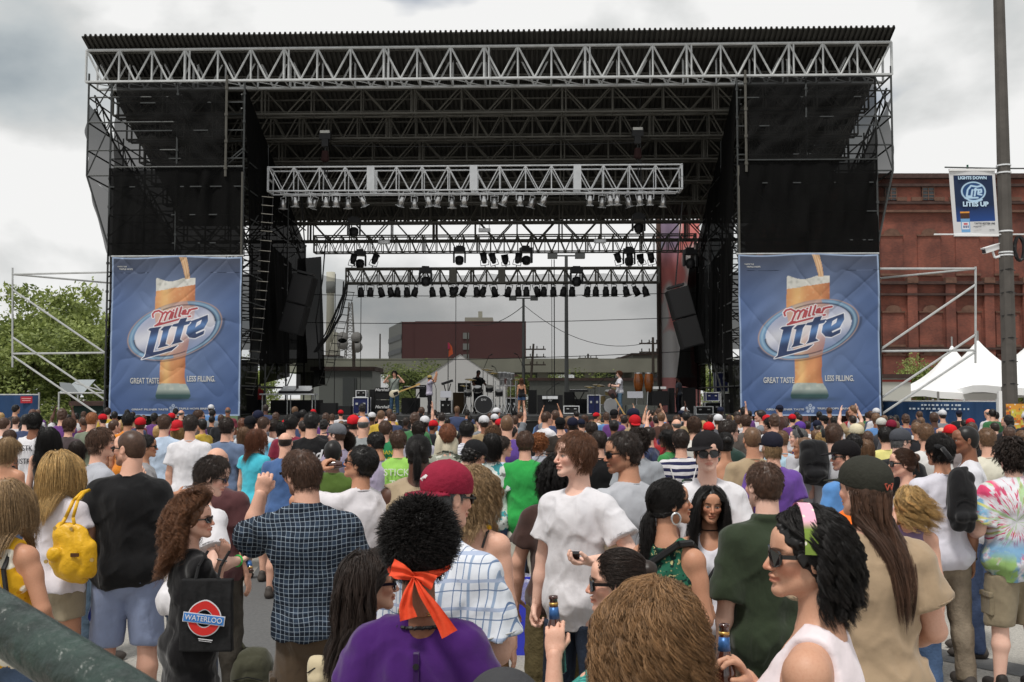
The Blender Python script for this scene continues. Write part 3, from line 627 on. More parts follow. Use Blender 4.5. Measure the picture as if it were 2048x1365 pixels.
# ---- red and white mural beyond the right rear corner
def mural():
 xl,xr=L(1318,600,10.6).x,L(1400,600,10.6).x;zt=L(1350,440,10.6).z;o=stage_thing('mural_banner',((xl+xr)/2,10.6,0),'tall red and white striped fabric mural at the right rear of the stage','banner');w=xr-xl
 nx,nz=60,220;u,v=np.meshgrid(np.linspace(0,1,nx),np.linspace(0,1,nz),indexing='ij');u=u.ravel();v=v.ravel()
 P=np.stack([(u-.5)*w,.08*np.sin(u*14+v*3),DZ-.5+v*(zt-DZ+.5)],1)
 q=np.stack([u*1.6+v*1.5,v*0,v*5.5-u*1.2],1);s_=noise3(q,4)+.5*noise3(q*2.1,6);redc=np.array(lin((246,150,146)));wc=np.array(lin((240,236,234)));bl=np.array(lin((120,135,165)))
 k=np.clip((s_+.18)*5+.5,0,1)[:,None];k=np.where((v<.22)[:,None],k*.15,k);col=redc*(1-k)+wc*k;kb=np.clip((v-.75)*8,0,1)[:,None]*(u<.5)[:,None]*.8;col=col*(1-kb)+bl*kb
 i,j=np.meshgrid(np.arange(nx-1),np.arange(nz-1),indexing='ij');i=i.ravel();j=j.ravel();ob=mesh_obj('fabric',P,np.stack([i*nz+j,(i+1)*nz+j,(i+1)*nz+j+1,i*nz+j+1],1),vcol_mat(),o,True);set_vcol(ob,col)
 mb=MB();mb.tube((-w/2,0,DZ-1.4),(-w/2,0,zt+.2),.11,8);mb.build('pole',mat('rust_pole',lin((96,74,66)),.7),o)
def vcol_mat(name='printed_vinyl',rough=.55,bump=.0):
 if name in MATS:return MATS[name]
 m=bpy.data.materials.new(name);m.use_nodes=True;N=m.node_tree.nodes;a=N.new('ShaderNodeAttribute');a.attribute_name='print';m.node_tree.links.new(a.outputs['Color'],N['Principled BSDF'].inputs['Base Color']);N['Principled BSDF'].inputs['Roughness'].default_value=rough;N['Principled BSDF'].inputs['Specular IOR Level'].default_value=.3
 MATS[name]=m;return m
def set_vcol(ob,col):
 a=ob.data.color_attributes.new('print','FLOAT_COLOR','POINT');c=np.ones((len(col),4),np.float32);c[:,:3]=col;a.data.foreach_set('color',c.ravel())
mural()
# ---- beer banners
def seg_dist(x,y,pts,wfn=None):
 d=np.full_like(x,1e9)
 for i in range(len(pts)-1):
  (ax,ay),(bx,by)=pts[i],pts[i+1];dx,dy=bx-ax,by-ay;t=np.clip(((x-ax)*dx+(y-ay)*dy)/max(dx*dx+dy*dy,1e-9),0,1);d=np.minimum(d,np.hypot(x-ax-t*dx,y-ay-t*dy))
 return d
def poly_sd(x,y,pts):
 ins=np.zeros(x.shape,bool);n=len(pts)
 for i in range(n):
  (ax,ay),(bx,by)=pts[i],pts[(i+1)%n]
  c=((ay>y)!=(by>y))&(x<(bx-ax)*(y-ay)/(by-ay+1e-12)+ax);ins^=c
 d=seg_dist(x,y,list(pts)+[pts[0]]);return np.where(ins,-d,d)
LITE=[[(366,632),(380,618),(472,606),(452,626),(412,806),(470,796),(606,752),(560,792),(470,818),(318,860),(344,838),(388,640)],[(466,632),(492,606),(556,594),(532,628),(508,744),(536,752),(446,776),(462,752),(486,636)],[(556,604),(566,588),(606,578),(622,546),(676,534),(662,568),(706,558),(692,586),(652,596),(624,708),(646,722),(556,748),(574,722),(600,606)],[(700,566),(838,514),(840,560),(806,622),(744,652),(750,664),(812,636),(806,664),(742,696),(698,692),(672,660),(684,604),(712,574)]]
EHOLE=[(752,572),(792,548),(782,586),(740,616)]
MILLER=[[(402,530),(396,508),(412,488),(446,480),(478,498),(476,520),(456,566)],[(476,512),(500,490),(518,498),(496,556)],[(516,506),(538,484),(554,492),(534,546)],[(566,496),(552,540)],[(596,462),(576,532),(586,532)],[(628,454),(608,524),(618,524)],[(632,504),(664,490),(660,476),(642,484),(636,508),(668,506)],[(690,474),(678,508)],[(684,490),(704,470),(750,462)],[(566,478),(568,476)],[(420,600),(446,592),(700,524)],[(430,596),(450,578),(480,580)]]
def mixc(col,c,k):
 k=np.clip(k,0,1)[:,None];return col*(1-k)+np.array(lin(c))*k
def banner_art(u,v,seed):
 x=60+u*1040;y=55+(1-v)*1245
 col=np.tile(np.array(lin((58,98,160))),(len(u),1))
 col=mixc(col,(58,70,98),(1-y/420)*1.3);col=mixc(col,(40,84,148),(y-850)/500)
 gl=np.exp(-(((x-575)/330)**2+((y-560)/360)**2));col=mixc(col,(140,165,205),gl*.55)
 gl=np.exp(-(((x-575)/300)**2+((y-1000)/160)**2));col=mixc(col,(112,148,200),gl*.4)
 yy=[200,215,500,750,850,1000,1050,1110,1150,1170];xl=np.interp(y,yy,[435,420,412,455,468,468,458,438,428,440]);xr=np.interp(y,yy,[720,736,732,690,668,666,676,708,716,700])
 ing=(x>xl)&(x<xr)&(y>212)&(y<1170);s_=(x-xl)/(xr-xl+1e-6);q=np.stack([x/60,y/60,0*x],1);nz=noise3(q,2);nzf=noise3(q*3,8)
 beer=np.tile(np.array(lin((232,142,46))),(len(u),1));beer=mixc(beer,(250,190,80),np.exp(-((s_-.25)/.16)**2)*.8);beer=mixc(beer,(190,92,30),np.clip((s_-.72)*2.6,0,1));beer=mixc(beer,(244,196,120),np.clip(nzf-.25,0,1)*.6)
 foamy=318-45*(s_-.1)+10*nz;foam=np.tile(np.array(lin((222,220,210))),(len(u),1));foam=mixc(foam,(168,170,160),np.clip(nzf+.1,0,1)*.7)
 top=224+26*np.clip(np.sin((s_-.05)*5),0,1)*(s_<.8)
 g_=np.where((y<foamy)[:,None],foam,beer);base=np.tile(np.array(lin((168,184,176))),(len(u),1));base=mixc(base,(30,84,84),(y-1095)/45);base=mixc(base,(226,226,206),np.clip(nzf,0,1)*(y<1100)*.8)
 g_=np.where((y>1052+8*nz)[:,None],base,g_);col=np.where((ing&(y>top))[:,None],g_,col)
 cx=625+45*np.clip((y-55)/160,0,1)**.7;st=(np.abs(x-cx-0)<30-10*np.clip((y-55)/160,0,1))&(y<232);sc_=mixc(np.tile(np.array(lin((214,140,70))),(len(u),1)),(244,210,150),np.abs(np.sin((x-cx)/6))*.7);col=np.where(st[:,None],sc_,col)
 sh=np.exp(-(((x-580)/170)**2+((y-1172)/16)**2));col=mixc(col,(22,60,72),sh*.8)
 a=math.radians(-17);ex,ey=x-575,y-636;rx=ex*math.cos(a)+ey*math.sin(a);ry=-ex*math.sin(a)+ey*math.cos(a);rr_=np.sqrt((rx/385)**2+(ry/212)**2)
 inner=np.tile(np.array(lin((176,182,214))),(len(u),1));inner=mixc(inner,(236,236,246),np.exp(-((ey+rx*.25)/70)**2));inner=mixc(inner,(110,140,190),np.clip((ry-60)/140,0,1))
 op=np.where(ing,.35+.5*np.exp(-((ry)/80)**2),.8)*(rr_<.86);col=col*(1-op[:,None])+inner*op[:,None]
 ring=(rr_>.86)&(rr_<1.0);fade=.9-.5*((rx>-60)&(rx<160)&ing);rc=np.tile(np.array(lin((92,148,196))),(len(u),1));rc=mixc(rc,(40,70,110),np.clip((ry*.6+rx*.4)/200,0,1)*.8);rc=mixc(rc,(150,200,226),np.exp(-((rr_-.93)/.025)**2)*.7)
 kf=(ring*fade)[:,None];col=col*(1-kf)+rc*kf
 col=mixc(col,(24,42,66),np.exp(-((rr_-.865)/.018)**2)*.85*(ry*rx<8000));col=mixc(col,(200,150,110),np.exp(-((rr_-1.0)/.014)**2)*.8);col=mixc(col,(20,40,70),np.exp(-((rr_-1.045)/.03)**2)*.6*(ry>20))
 dm=np.full_like(x,1e9)
 for p in MILLER:dm=np.minimum(dm,seg_dist(x,y,p))
 col=mixc(col,(240,236,240),(15-dm)/3);col=mixc(col,(196,40,56),(9.0-dm)/2.5)
 dl=np.full_like(x,1e9)
 for p in LITE:dl=np.minimum(dl,poly_sd(x,y,p))
 dl=np.maximum(dl,-poly_sd(x,y,EHOLE));col=mixc(col,(240,240,248),(9-dl)/4)
 bl=np.tile(np.array(lin((30,58,110))),(len(u),1));bl=mixc(bl,(70,130,200),np.exp(-((ey-ex*-.28-20)/34)**2));k=np.clip((3-dl)/3,0,1)[:,None];col=col*(1-k)+bl*k
 for cx_,cy_,r_ in((576,1222,15),(552,1240,11),(600,1240,11),(560,1264,13),(592,1264,13),(576,1246,8)):
  d=np.abs(np.hypot(x-cx_,y-cy_)-r_*.6);col=mixc(col,(178,196,222),(6-d)/4*.8)
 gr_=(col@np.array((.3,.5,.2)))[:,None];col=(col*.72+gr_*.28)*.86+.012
 ed=np.minimum(np.minimum(x-60,1100-x),np.minimum(y-55,1300-y));col=mixc(col,(150,168,196),(14-ed)/5*.8)
 return col
def beer_banner(pl,pr,pt,pb,label,seed):
 a=L(pl,pb,-.3);b=L(pr,pt,-.3);w=b.x-a.x;h=b.z-a.z;o=stage_thing('beer_banner',((a.x+b.x)/2,-.3,a.z),label,'banner','beer banners on the stage wings')
 nx,nz=270,330;u,v=np.meshgrid(np.linspace(0,1,nx),np.linspace(0,1,nz),indexing='ij');u=u.ravel();v=v.ravel()
 def wave(u,v):
  u=np.asarray(u,float);v=np.asarray(v,float)
  q1=np.stack([u*3+v*3,u*0,(u-v)*1.2],-1);q2=np.stack([(u-v*1.3)*6,u*0+3,(u+v)*1.4],-1);rid=1-np.abs(noise3(q2,seed))*2;r2=1-np.abs(noise3(q1*1.7,seed+9))*2
  return .09*noise3(q1,seed+1)+.016*rid**3*(rid>0)+.024*r2**3*(r2>0)+.022*noise3(q2*1.6,seed+6)
 y=wave(u,v);P=np.stack([(u-.5)*w,y,v*h-.03*np.sin(u*9)*(v>.9)],1)
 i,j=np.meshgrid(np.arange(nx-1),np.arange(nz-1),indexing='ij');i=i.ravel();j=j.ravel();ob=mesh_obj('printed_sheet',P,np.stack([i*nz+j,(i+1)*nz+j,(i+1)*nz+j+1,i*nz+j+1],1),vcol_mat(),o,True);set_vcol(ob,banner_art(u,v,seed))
 tm=mat('banner_text',lin((200,200,196)),.7)
 def fn(cx,cy):
  u0=(cx-60)/1040;v0=(1300-cy)/1245
  def f(co):
   uu=u0+co.x/w;vv=v0+co.y/h;return Vector(((uu-.5)*w,float(wave(uu,vv))-.018+co.z*.5,vv*h))
  return f
 for t_,cx,cy,sz,sx in(('GREAT TASTE.',348,1030,.27,.62),('LESS FILLING.',795,1015,.27,.62),('GREAT PILSNER TASTE',388,1252,.085,1.5),('TRIPLE HOPS BREWED',765,1245,.085,1.5),('TASTE THE',140,132,.06,1.1),('TRIPLE HOPS',172,152,.075,1.1)):
  text_mesh(t_,sz,'slogan',tm,ob,extrude=.002,bold=.004 if sz>.2 else .001,fn=fn(cx,cy),sx=sx)
 mb=MB();mb.tube((-w/2-.05,.1,h+.03),(w/2+.05,.1,h+.03),.03,6);mb.build('top_pipe',galv,o)
beer_banner(216,483,513,832,'blue beer banner on the left stage wing',3)
beer_banner(1481,1757,508,832,'blue beer banner on the right stage wing',17)
# ---- lighting trusses
def light_truss(pl,pr,pt,pb,t,m,label,nb,rc,rb,dep,plates=()):
 a=L(pl,pb,t);b=L(pr,pb,t);zt=L((pl+pr)/2,pt,t).z;zb=L((pl+pr)/2,pb,t).z;cx=(a.x+b.x)/2;o=stage_thing('lighting_truss',(cx,t,zb),label,'lighting truss')
 mb=MB();h=zt-zb;truss(mb,a.x-cx,b.x-cx,0,0,h,dep,nb,rc,rb,4);mb.build('frame',m,o)
 for p in plates:x=L(p,pb,t).x-cx;[MB().box((x,yy,h/2),(.28,.03,h+.05)).build('joint_plate',m,o)for yy in(-.01,dep)]
 for x in(a.x-cx,b.x-cx):mb=MB();mb.box((x,dep/2,h/2),(.05,dep+.06,.06));mb.box((x,dep/2,0),(.06,dep+.06,.06));mb.box((x,dep/2,h),(.06,dep+.06,.06));mb.box((x,0,h/2),(.07,.06,h));mb.build('end_frame',m,o)
 return o,cx,zb,zt
T1=2.2
o,cx1,zb1,zt1=light_truss(536,1364,332,380,T1,galv_b,'bright aluminium lighting truss hanging at the front under the roof',16,.032,.022,.7,(741,947,1155))
mb=MB();a=L(560,388,T1);b=L(1355,386,T1);mb.tube((a.x-cx1,.1,a.z-zb1),(b.x-cx1,.1,a.z-zb1-.0),.025,6);mb.tube((a.x-cx1,.55,a.z-zb1+.03),(b.x-cx1,.55,a.z-zb1+.03),.02,6)
for k in range(17):x=(a.x-cx1)*(1-k/16)+(b.x-cx1)*k/16;mb.tube((x,.1,a.z-zb1),(x,.1,.02),.015,4)
mb.build('hanging_bar',galv_b,o)
T2=6.6
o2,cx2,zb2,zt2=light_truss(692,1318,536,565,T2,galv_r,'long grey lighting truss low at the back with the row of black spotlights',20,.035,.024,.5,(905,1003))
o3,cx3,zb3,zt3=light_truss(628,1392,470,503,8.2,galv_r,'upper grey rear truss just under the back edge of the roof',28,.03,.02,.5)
chrome=mat('chrome',lin((200,200,200)),.28,metal=.9);lens_m=mat('lens',(.02,.02,.025),.1,spec=.8)
def parcan(m,my,r,ln,name='stage_light'):
 o=empty(name);d=Vector((0,.25,-1)).normalized();mb=MB();mb.lathe((0,0,-.10),d,[(0,r*.45),(.03,r*.7),(ln*.25,r*.75),(ln*.38,r),(ln,r),(ln,r*.93),(ln-.02,r*.9)],12);mb.build('can',m,o,True)
 mb=MB();mb.tube((0,0,.06),(0,0,-.02),.02,6);mb.tube((-r*1.25,0,-.02),(r*1.25,0,-.02),.014,5)
 for s_ in(-1,1):mb.tube((s_*r*1.25,0,-.02),(s_*r*1.15,.06,-ln*.45-.08),.014,5)
 mb.build('yoke',my,o)
 mb=MB();c=Vector((0,0,-.10))+d*(ln+.01);mb.box(c,(r*2.2,r*2.2,.012),d.to_track_quat('Z','Y').to_matrix());mb.build('gel_frame',my,o);return o
pc=parcan(chrome,galv_b,.115,.36);pb_=parcan(black,black,.135,.40)
pxs=[567,591,618,632,652,672,697,721,806,829,855,878,903,929,968,989,1014,1040,1066,1092,1180,1205,1220,1233,1254,1278,1300,1326]
rnd=random.Random(4)
for i,px in enumerate(pxs):
 c=pc if i==0 else copy_tree(pc);p=L(px,388,T1+(.1 if i%3 else .5));c.matrix_world=SM@Matrix.Translation((p.x,p.y,zb1-.12))@Matrix.Rotation(rnd.uniform(-1.2,1.2),4,'Z')@Matrix.Rotation(rnd.uniform(-.3,.35),4,'X')
 tag(c,'%s chrome spotlight from the left under the bright front lighting truss'%ORD[i],'stage light','chrome spotlights under the front lighting truss')
pxs=[722,741,759,779,794,814,833,864,883,902,916,933,953,970,986,1019,1037,1053,1071,1089,1107,1128,1145,1176,1193,1212,1228,1250,1266,1288]
for i,px in enumerate(pxs):
 c=pb_ if i==0 else copy_tree(pb_);p=L(px,568,T2+.1);c.matrix_world=SM@Matrix.Translation((p.x,p.y,zb2-.08))@Matrix.Rotation(rnd.uniform(-2.4,2.4),4,'Z')@Matrix.Rotation(rnd.uniform(-.3,.3),4,'X')
 tag(c,'%s black spotlight from the left in the row below the rear truss'%ORD[i],'stage light','black spotlights under the rear lighting truss')
for i,px in enumerate([704,745,970,990,1012,1033,1240,1262,1285,1305]):
 c=copy_tree(pb_);p=L(px,536,T2+.1);c.matrix_world=SM@Matrix.Translation((p.x,p.y,zt2+.10))@Matrix.Rotation(math.pi+rnd.uniform(-.3,.3),4,'Y')@Matrix.Rotation(rnd.uniform(-.6,.6),4,'X')
 tag(c,'%s black spotlight from the left standing on top of the rear truss'%ORD[i],'stage light','black spotlights on top of the rear lighting truss')
def moving_head():
 o=empty('moving_head_light');mb=MB();mb.box((0,0,-.1),(.5,.38,.2));mb.box((0,0,.04),(.3,.1,.1));mb.build('base',black,o)
 mb=MB();mb.box((-.24,0,-.42),(.07,.2,.46));mb.box((.24,0,-.42),(.07,.2,.46));mb.build('yoke',black,o)
 mb=MB();mb.lathe((0,.0,-.38),(0,-.25,-1),[(0,.12),(.05,.18),(.22,.19),(.34,.15),(.36,.12)],14);mb.build('head',black,o,True)
 mb=MB();mb.lathe((0,-.085,-.73),(0,-.25,-1),[(0,.115),(.01,.05)],14);mb.build('lens',lens_m,o,True);return o
mh=moving_head()
for i,(px,py,t,w)in enumerate([(720,503,8.2,'at the left end of the upper rear truss'),(919,496,8.2,'left of centre under the upper rear truss'),(1052,496,8.2,'right of centre under the upper rear truss'),(1258,498,8.2,'at the right end of the upper rear truss'),(851,537,T2-.2,'on the left half of the lower rear truss'),(1153,537,T2-.2,'on the right half of the lower rear truss'),(1380,500,5,'hanging by the right speaker stack'),(708,438,5.5,'high up under the roof on the left'),(1277,430,5.5,'high up under the roof on the right')]):
 c=mh if i==0 else copy_tree(mh);p=L(px,py,t);c.matrix_world=SM@Matrix.Translation(p)@Matrix.Rotation(rnd.uniform(-.3,.3),4,'Z');tag(c,'black moving head light '+w,'stage light','moving head lights')
def work_light(px,py,t,lb):
 p=L(px,py,t);o=stage_thing('work_light',p,lb,'work light');mb=MB();mb.box((0,0,0),(.5,.12,.16));mb.build('housing',galv_b,o);mb=MB();mb.box((0,-.065,0),(.4,.01,.1));mb.build('glass',chrome,o);mb=MB();mb.tube((-.2,0,.08),(-.2,0,.25),.015);mb.tube((.2,0,.08),(.2,0,.25),.015);mb.build('bracket',black,o)
work_light(969,461,7.9,'small silver floodlight in the middle under the rear of the roof');work_light(768,485,7.9,'small silver floodlight on the left of the upper rear truss');work_light(1200,483,7.9,'small silver floodlight on the right of the upper rear truss')
def hoist(px,pt,pm,pb,t,lb,t2=None):
 a=L(px,pt,t);m=L(px-(4 if px<900 else 8),pm,t);b=L(px-6,pb,t);o=stage_thing('chain_hoist',m,lb,'hoist');mb=MB();mb.box((0,0,0),(.42,.26,.3));mb.box((0,0,-.28),(.24,.22,.3));mb.build('motor',black,o)
 mb=MB();mb.tube(a-m,(0,0,.1),.018,4);mb.tube((0,0,-.2),b-m,.03,4);mb.tube((.1,0,-.2),(b-m)+Vector((.1,0,0)),.02,4);mb.build('chain',black,o)
 mb=MB();mb.box((0,-.14,.12),(.36,.02,.1));mb.build('badge',mat('badge_white',lin((200,200,195)),.5),o)
 mb=MB();mb.lathe((-.0,-.05,-.6),(0,0,-1),[(0,.12),(.35,.16),(.4,.1)],8);mb.build('chain_bag',mat('bag_dark',(.03,.012,.012),.9),o)
hoist(655,172,272,380,T1+.2,'chain hoist holding the left part of the front lighting truss');hoist(1283,178,266,376,T1+.2,'chain hoist holding the right part of the front lighting truss')
def speaker_stack(px0,pxt,pxb,py0,py1,t,lb,side):
 a=L(pxt,py0,t);b=L(pxb,py1,t);o=stage_thing('hanging_speaker',(a+b)/2,lb,'speaker','hanging speaker stacks');d=(b-a);ln=d.length;q=Matrix.Rotation(-math.atan2(d.x,-d.z)*1,3,'Y')
 for k in(-1,1):
  mb=MB();mb.box(q@Vector((0,0,k*ln*.25)),(.78,.8,ln*.485),q);cb=mb.build('cabinet',blackm,o)
  mb=MB();mb.box(q@Vector((0,-.41,k*ln*.25)),(.70,.02,ln*.45),q);mb.build('grille',mat('grille',(.010,.010,.011),.7,bump=.5,bscale=90),cb)
 mb=MB();mb.box(q@Vector((0,0,ln*.54)),(.6,.5,.08),q);mb.tube(q@Vector((0,0,ln*.54)),(0,.2,ln*.5+3.2),.025,5);mb.build('flying_frame',black,o)
speaker_stack(0,1352,1385,578,695,2.2,'tilted black speaker stack hanging at the right side of the stage',1)
speaker_stack(0,612,582,552,668,3.0,'tilted black speaker stack hanging in the shade at the left side',-1)
def ladder(pts,t,w,lb,n):
 P=[L(x,y,t)for x,y in pts];o=stage_thing('rope_ladder',P[0],lb,'rope ladder');mb=MB()
 def at(u):
  k=u*(len(P)-1);i=min(int(k),len(P)-2);return P[i].lerp(P[i+1],k-i)-P[0]
 Q=[at(i/n)for i in range(n+1)];mb.path([p+Vector((-w/2,0,0))for p in Q],.012,4);mb.path([p+Vector((w/2,0,0))for p in Q],.012,4);mb.build('ropes',black,o)
 mb=MB()
 for p in Q:mb.tube(p+Vector((-w/2-.03,-.02,.02)),p+Vector((w/2+.03,-.02,-.02)),.018,5)
 mb.build('rungs',galv_r,o)
ladder([(536,395),(533,470),(525,560),(517,640),(505,740),(495,790)],.6,.36,'long rope ladder hanging down the left side of the stage opening',22)
ladder([(700,585),(690,625),(680,660),(668,700),(660,730),(645,770)],7.5,.34,'short rope ladder hanging from the left end of the rear truss',13)
mb=MB();P0=L(692,565,T2);pts=[L(x,y,T2)-P0 for x,y in((692,563),(688,590),(675,630),(655,670),(630,705))]
for k in range(5):mb.path([p+Vector((k*.05-.1+.05*math.sin(i*2+k),.02*k,0))for i,p in enumerate(pts)],.03,5)
c_=mb.build('cable_bundle',black);c_.matrix_world=SM@Matrix.Translation(P0);tag(c_,'thick black cable bundle drooping from the left end of the rear truss','cables')
mb=MB();P0=L(648,480,7);mb.path([L(x,y,7)-P0 for x,y in((652,470),(645,560),(632,640),(640,740))],.03,5);c_=mb.build('cable',black);c_.matrix_world=SM@Matrix.Translation(P0);tag(c_,'single black cable hanging beside the left rear curtain','cables')
mb=MB();P0=L(650,288,T1);mb.path([L(x,y,T1)-P0 for x,y in((665,292),(800,294),(960,293),(1100,290),(1275,286))],.012,4);c_=mb.build('steel_cable',black);c_.matrix_world=SM@Matrix.Translation(P0);tag(c_,'thin steel cable running between the two chain hoists','cables')
# ---- pole on the right with pennant, camera and posters
def light_pole():
 Y=24.0;b=W(2020,795,Y);r=14.5*Y/F;top=13.5;o=empty('lamp_pole',(b.x,Y,0));tag(o,'thick brown steel pole with pennant arms at the right edge','pole')
 mb=MB();mb.lathe((0,0,0),(0,0,1),[(0,r*1.15),(2,r*1.03),(7,r*.92),(top,r*.72)],8);mb.build('shaft',mat('pole_brown',lin((84,80,76)),.7,bump=.3,bscale=8,var=.18,vscale=2.5),o)
 zp=W(2010,340,Y).z;zq=W(2010,470,Y).z
 mb=MB()
 for z in(zp+.08,zp-.1,zq+.06,zq-.45,zq-.52):mb.lathe((0,0,z),(0,0,1),[(0,r*.98),(.035,r*.98)],12)
 mb.build('strap',galv_b,o)
 for z in(zp+.02,zq):mb=MB();mb.tube((-1.75 if z<zp else-1.45,-.05,z+(.0 if z<zp else .03)),(-.1,-.05,z),.018,6);mb.tube((.1,-.05,z),(.9,-.05,z),.018,6);mb.build('banner_arm',galv_b if z==zq else pole_d,o)
 mb=MB();rnd=random.Random(2)
 for k in range(9):
  a=rnd.uniform(-.5,.5);pts=[(.28+.12*math.cos(q*.7+a)+rnd.uniform(-.02,.02),-.12+.05*rnd.random(),zq-.35+.3*math.sin(q*.7+a))for q in range(10)];mb.path(pts,.03,5)
 mb.build('cable_coil',black,o)
 mb=MB();
 for z in np.arange(2.4,zq-.8,.55):mb.path([(-r*1.05,-.05,z),(0,-r*1.1,z+.03),(r*1.05,-.05,z)],.012,4)
 mb.build('cable_tie',black,o)
 zt=W(2020,808,Y).z
 n=40;u,v=np.meshgrid(np.linspace(0,1,60),np.linspace(0,1,120),indexing='ij');u=u.ravel();v=v.ravel();w=.46;h=1.15
 q=np.stack([u*2.2,v*0,v*9],1);c=np.tile(np.array(lin((214,150,60))),(len(u),1));k=noise3(np.floor(q*2)*1.3,5);c=mixc(c,(196,190,80),(k>.15)*.8);c=mixc(c,(190,84,40),(k<-.35)*.8);k2=noise3(np.stack([u*9,v*0,v*20],1),7);c=mixc(c,(60,90,80),(k2>.45)*.7);c=mixc(c,(226,222,210),(k2<-.5)*.8);c=mixc(c,(44,52,70),((np.abs(v-.33)<.05)&(k2>-.1))*.8)
 P=np.stack([(u-.5)*w+.03,-r*1.3+.03*np.cos(u*6),zt-h+v*h],1);i,j=np.meshgrid(np.arange(59),np.arange(119),indexing='ij');i=i.ravel();j=j.ravel();ob=mesh_obj('event_poster',P,np.stack([i*120+j,(i+1)*120+j,(i+1)*120+j+1,i*120+j+1],1),vcol_mat('paper_print',.8),o,True);set_vcol(ob,c)
 return b,Y,r
PB,PY,PR=light_pole()
def pennant():
 Y=PY-.06;a=W(1898,342,Y);b=W(1990,342,Y);c=W(1908,472,Y);d=W(1997,470,Y);o=empty('street_pennant',(a.x,Y,c.z));tag(o,'dark blue and white beer pennant hanging from the lamp pole','pennant');O=Vector((a.x,Y,c.z))
 nx,nz=150,210;u,v=np.meshgrid(np.linspace(0,1,nx),np.linspace(0,1,nz),indexing='ij');u=u.ravel();v=v.ravel()
 A,B,C_,D=[np.array(p-O)for p in(a,b,c,d)];P=(1-u)[:,None]*v[:,None]*A+(u*v)[:,None]*B+((1-u)*(1-v))[:,None]*C_+(u*(1-v))[:,None]*D;P[:,1]+=.02*np.sin(u*5+v*2)
 x=290+u*600;y=1030-v*915
 col=np.tile(np.array(lin((205,205,206))),(len(u),1));inn=(x>345)&(x<850)&(y>180)&(y<980)
 nb=np.tile(np.array(lin((22,40,72))),(len(u),1));nb=mixc(nb,(34,72,140),(y-600)/260);col=np.where((inn&(y<835))[:,None],nb,col);lt=(178,208,232)
 rr_=np.hypot((x-590)/150,(y-410)/130);col=mixc(col,lt,(1-np.abs(rr_-1)/.10)*1.5*inn);col=mixc(col,(40,90,150),(rr_<.9)*.5)
 st=[[(520,380),(560,330),(640,345),(700,330)],[(500,470),(515,390)],[(500,475),(560,480)],[(560,470),(575,390)],[(600,470),(620,370),(600,390),(650,385)],[(650,430),(690,420),(690,385),(655,390),(645,450),(690,460)],[(480,500),(640,500)],[(520,530),(600,560),(690,530)]]
 dm=np.full_like(x,1e9)
 for p in st:dm=np.minimum(dm,seg_dist(x,y,p))
 col=mixc(col,lt,(14-dm)/5)
 bt=(x>400)&(x<520)&(y>690)&(y<982);bc=np.tile(np.array(lin((70,44,34))),(len(u),1));bc=mixc(bc,(222,150,60),(y<712)*1.0);bc=mixc(bc,(110,160,205),(y>790)*1.0);bc=mixc(bc,(225,225,230),((y>840)&(y<940)&(np.abs(x-460)<48))*.9);bc=mixc(bc,(190,50,60),((np.abs(y-865)<12)&(np.abs(x-462)<26))*.9);bc=mixc(bc,(30,60,120),((np.abs(y-905)<18)&(np.abs(np.sin(x/9))>.5)&(np.abs(x-460)<40))*.9);col=np.where(bt[:,None],bc,col)
 i,j=np.meshgrid(np.arange(nx-1),np.arange(nz-1),indexing='ij');i=i.ravel();j=j.ravel();ob=mesh_obj('printed_sheet',P,np.stack([i*nz+j,(i+1)*nz+j,(i+1)*nz+j+1,i*nz+j+1],1),vcol_mat(),o,True);set_vcol(ob,col)
 tl_=mat('neon_print',lin((190,216,236)),.6);td=mat('dark_print',lin((50,54,66)),.7)
 def put(t_,cx,cy,sz,m,bold,sx=1):
  u0=(cx-290)/600;v0=(1030-cy)/915;p=A*(1-u0)*v0+B*u0*v0+C_*(1-u0)*(1-v0)+D*u0*(1-v0)
  text_mesh(t_,sz,'lettering',m,ob,Matrix.Translation((p[0],p[1]-.03,p[2]))@Matrix.Rotation(R(90),4,'X'),extrude=.002,bold=bold,sx=sx)
 put('LIGHTS DOWN',580,222,.10,tl_,.004,1.0);put('LITES UP',600,595,.155,tl_,.007,1.05);put('TASTES BETTER LIVE',705,868,.055,td,.001);put('BREWED FOR',605,912,.03,td,0);put('RESPONSIBLY',800,960,.022,td,0)
 mb=MB();q=B-A;mb.box(((A+B)/2)[0:3]+np.array((0,-.0,.02)),(q[0],.05,.05));q=D-C_;mb.box(((C_+D)/2)[0:3],(q[0],.05,.05));mb.build('hem',wh,o)
pennant()
def cctv():
 Y=PY-.1;a=W(1968,503,Y);o=empty('security_camera',(a.x,Y,a.z));tag(o,'white security camera bracketed to the lamp pole','camera');d=Vector((W(2002,492,Y).x-a.x,.15,W(2002,492,Y).z-a.z));q=d.to_track_quat('X','Z').to_matrix()
 mb=MB();mb.box(d*.5,(d.length,.12,.12),q);mb.box(d*.45+Vector((0,0,.075)),(d.length*1.05,.16,.02),q);mb.build('housing',wh,o);mb=MB();mb.box(-d*.02,(.02,.09,.09),q);mb.build('lens',lens_m,o)
 mb=MB();mb.tube(d*.55,d*.6+Vector((.05,0,-.22)),.03);mb.tube(d*.6+Vector((.05,0,-.22)),(d.x+.08,.1,-.1),.03);mb.build('bracket',galv_b,o)
cctv()
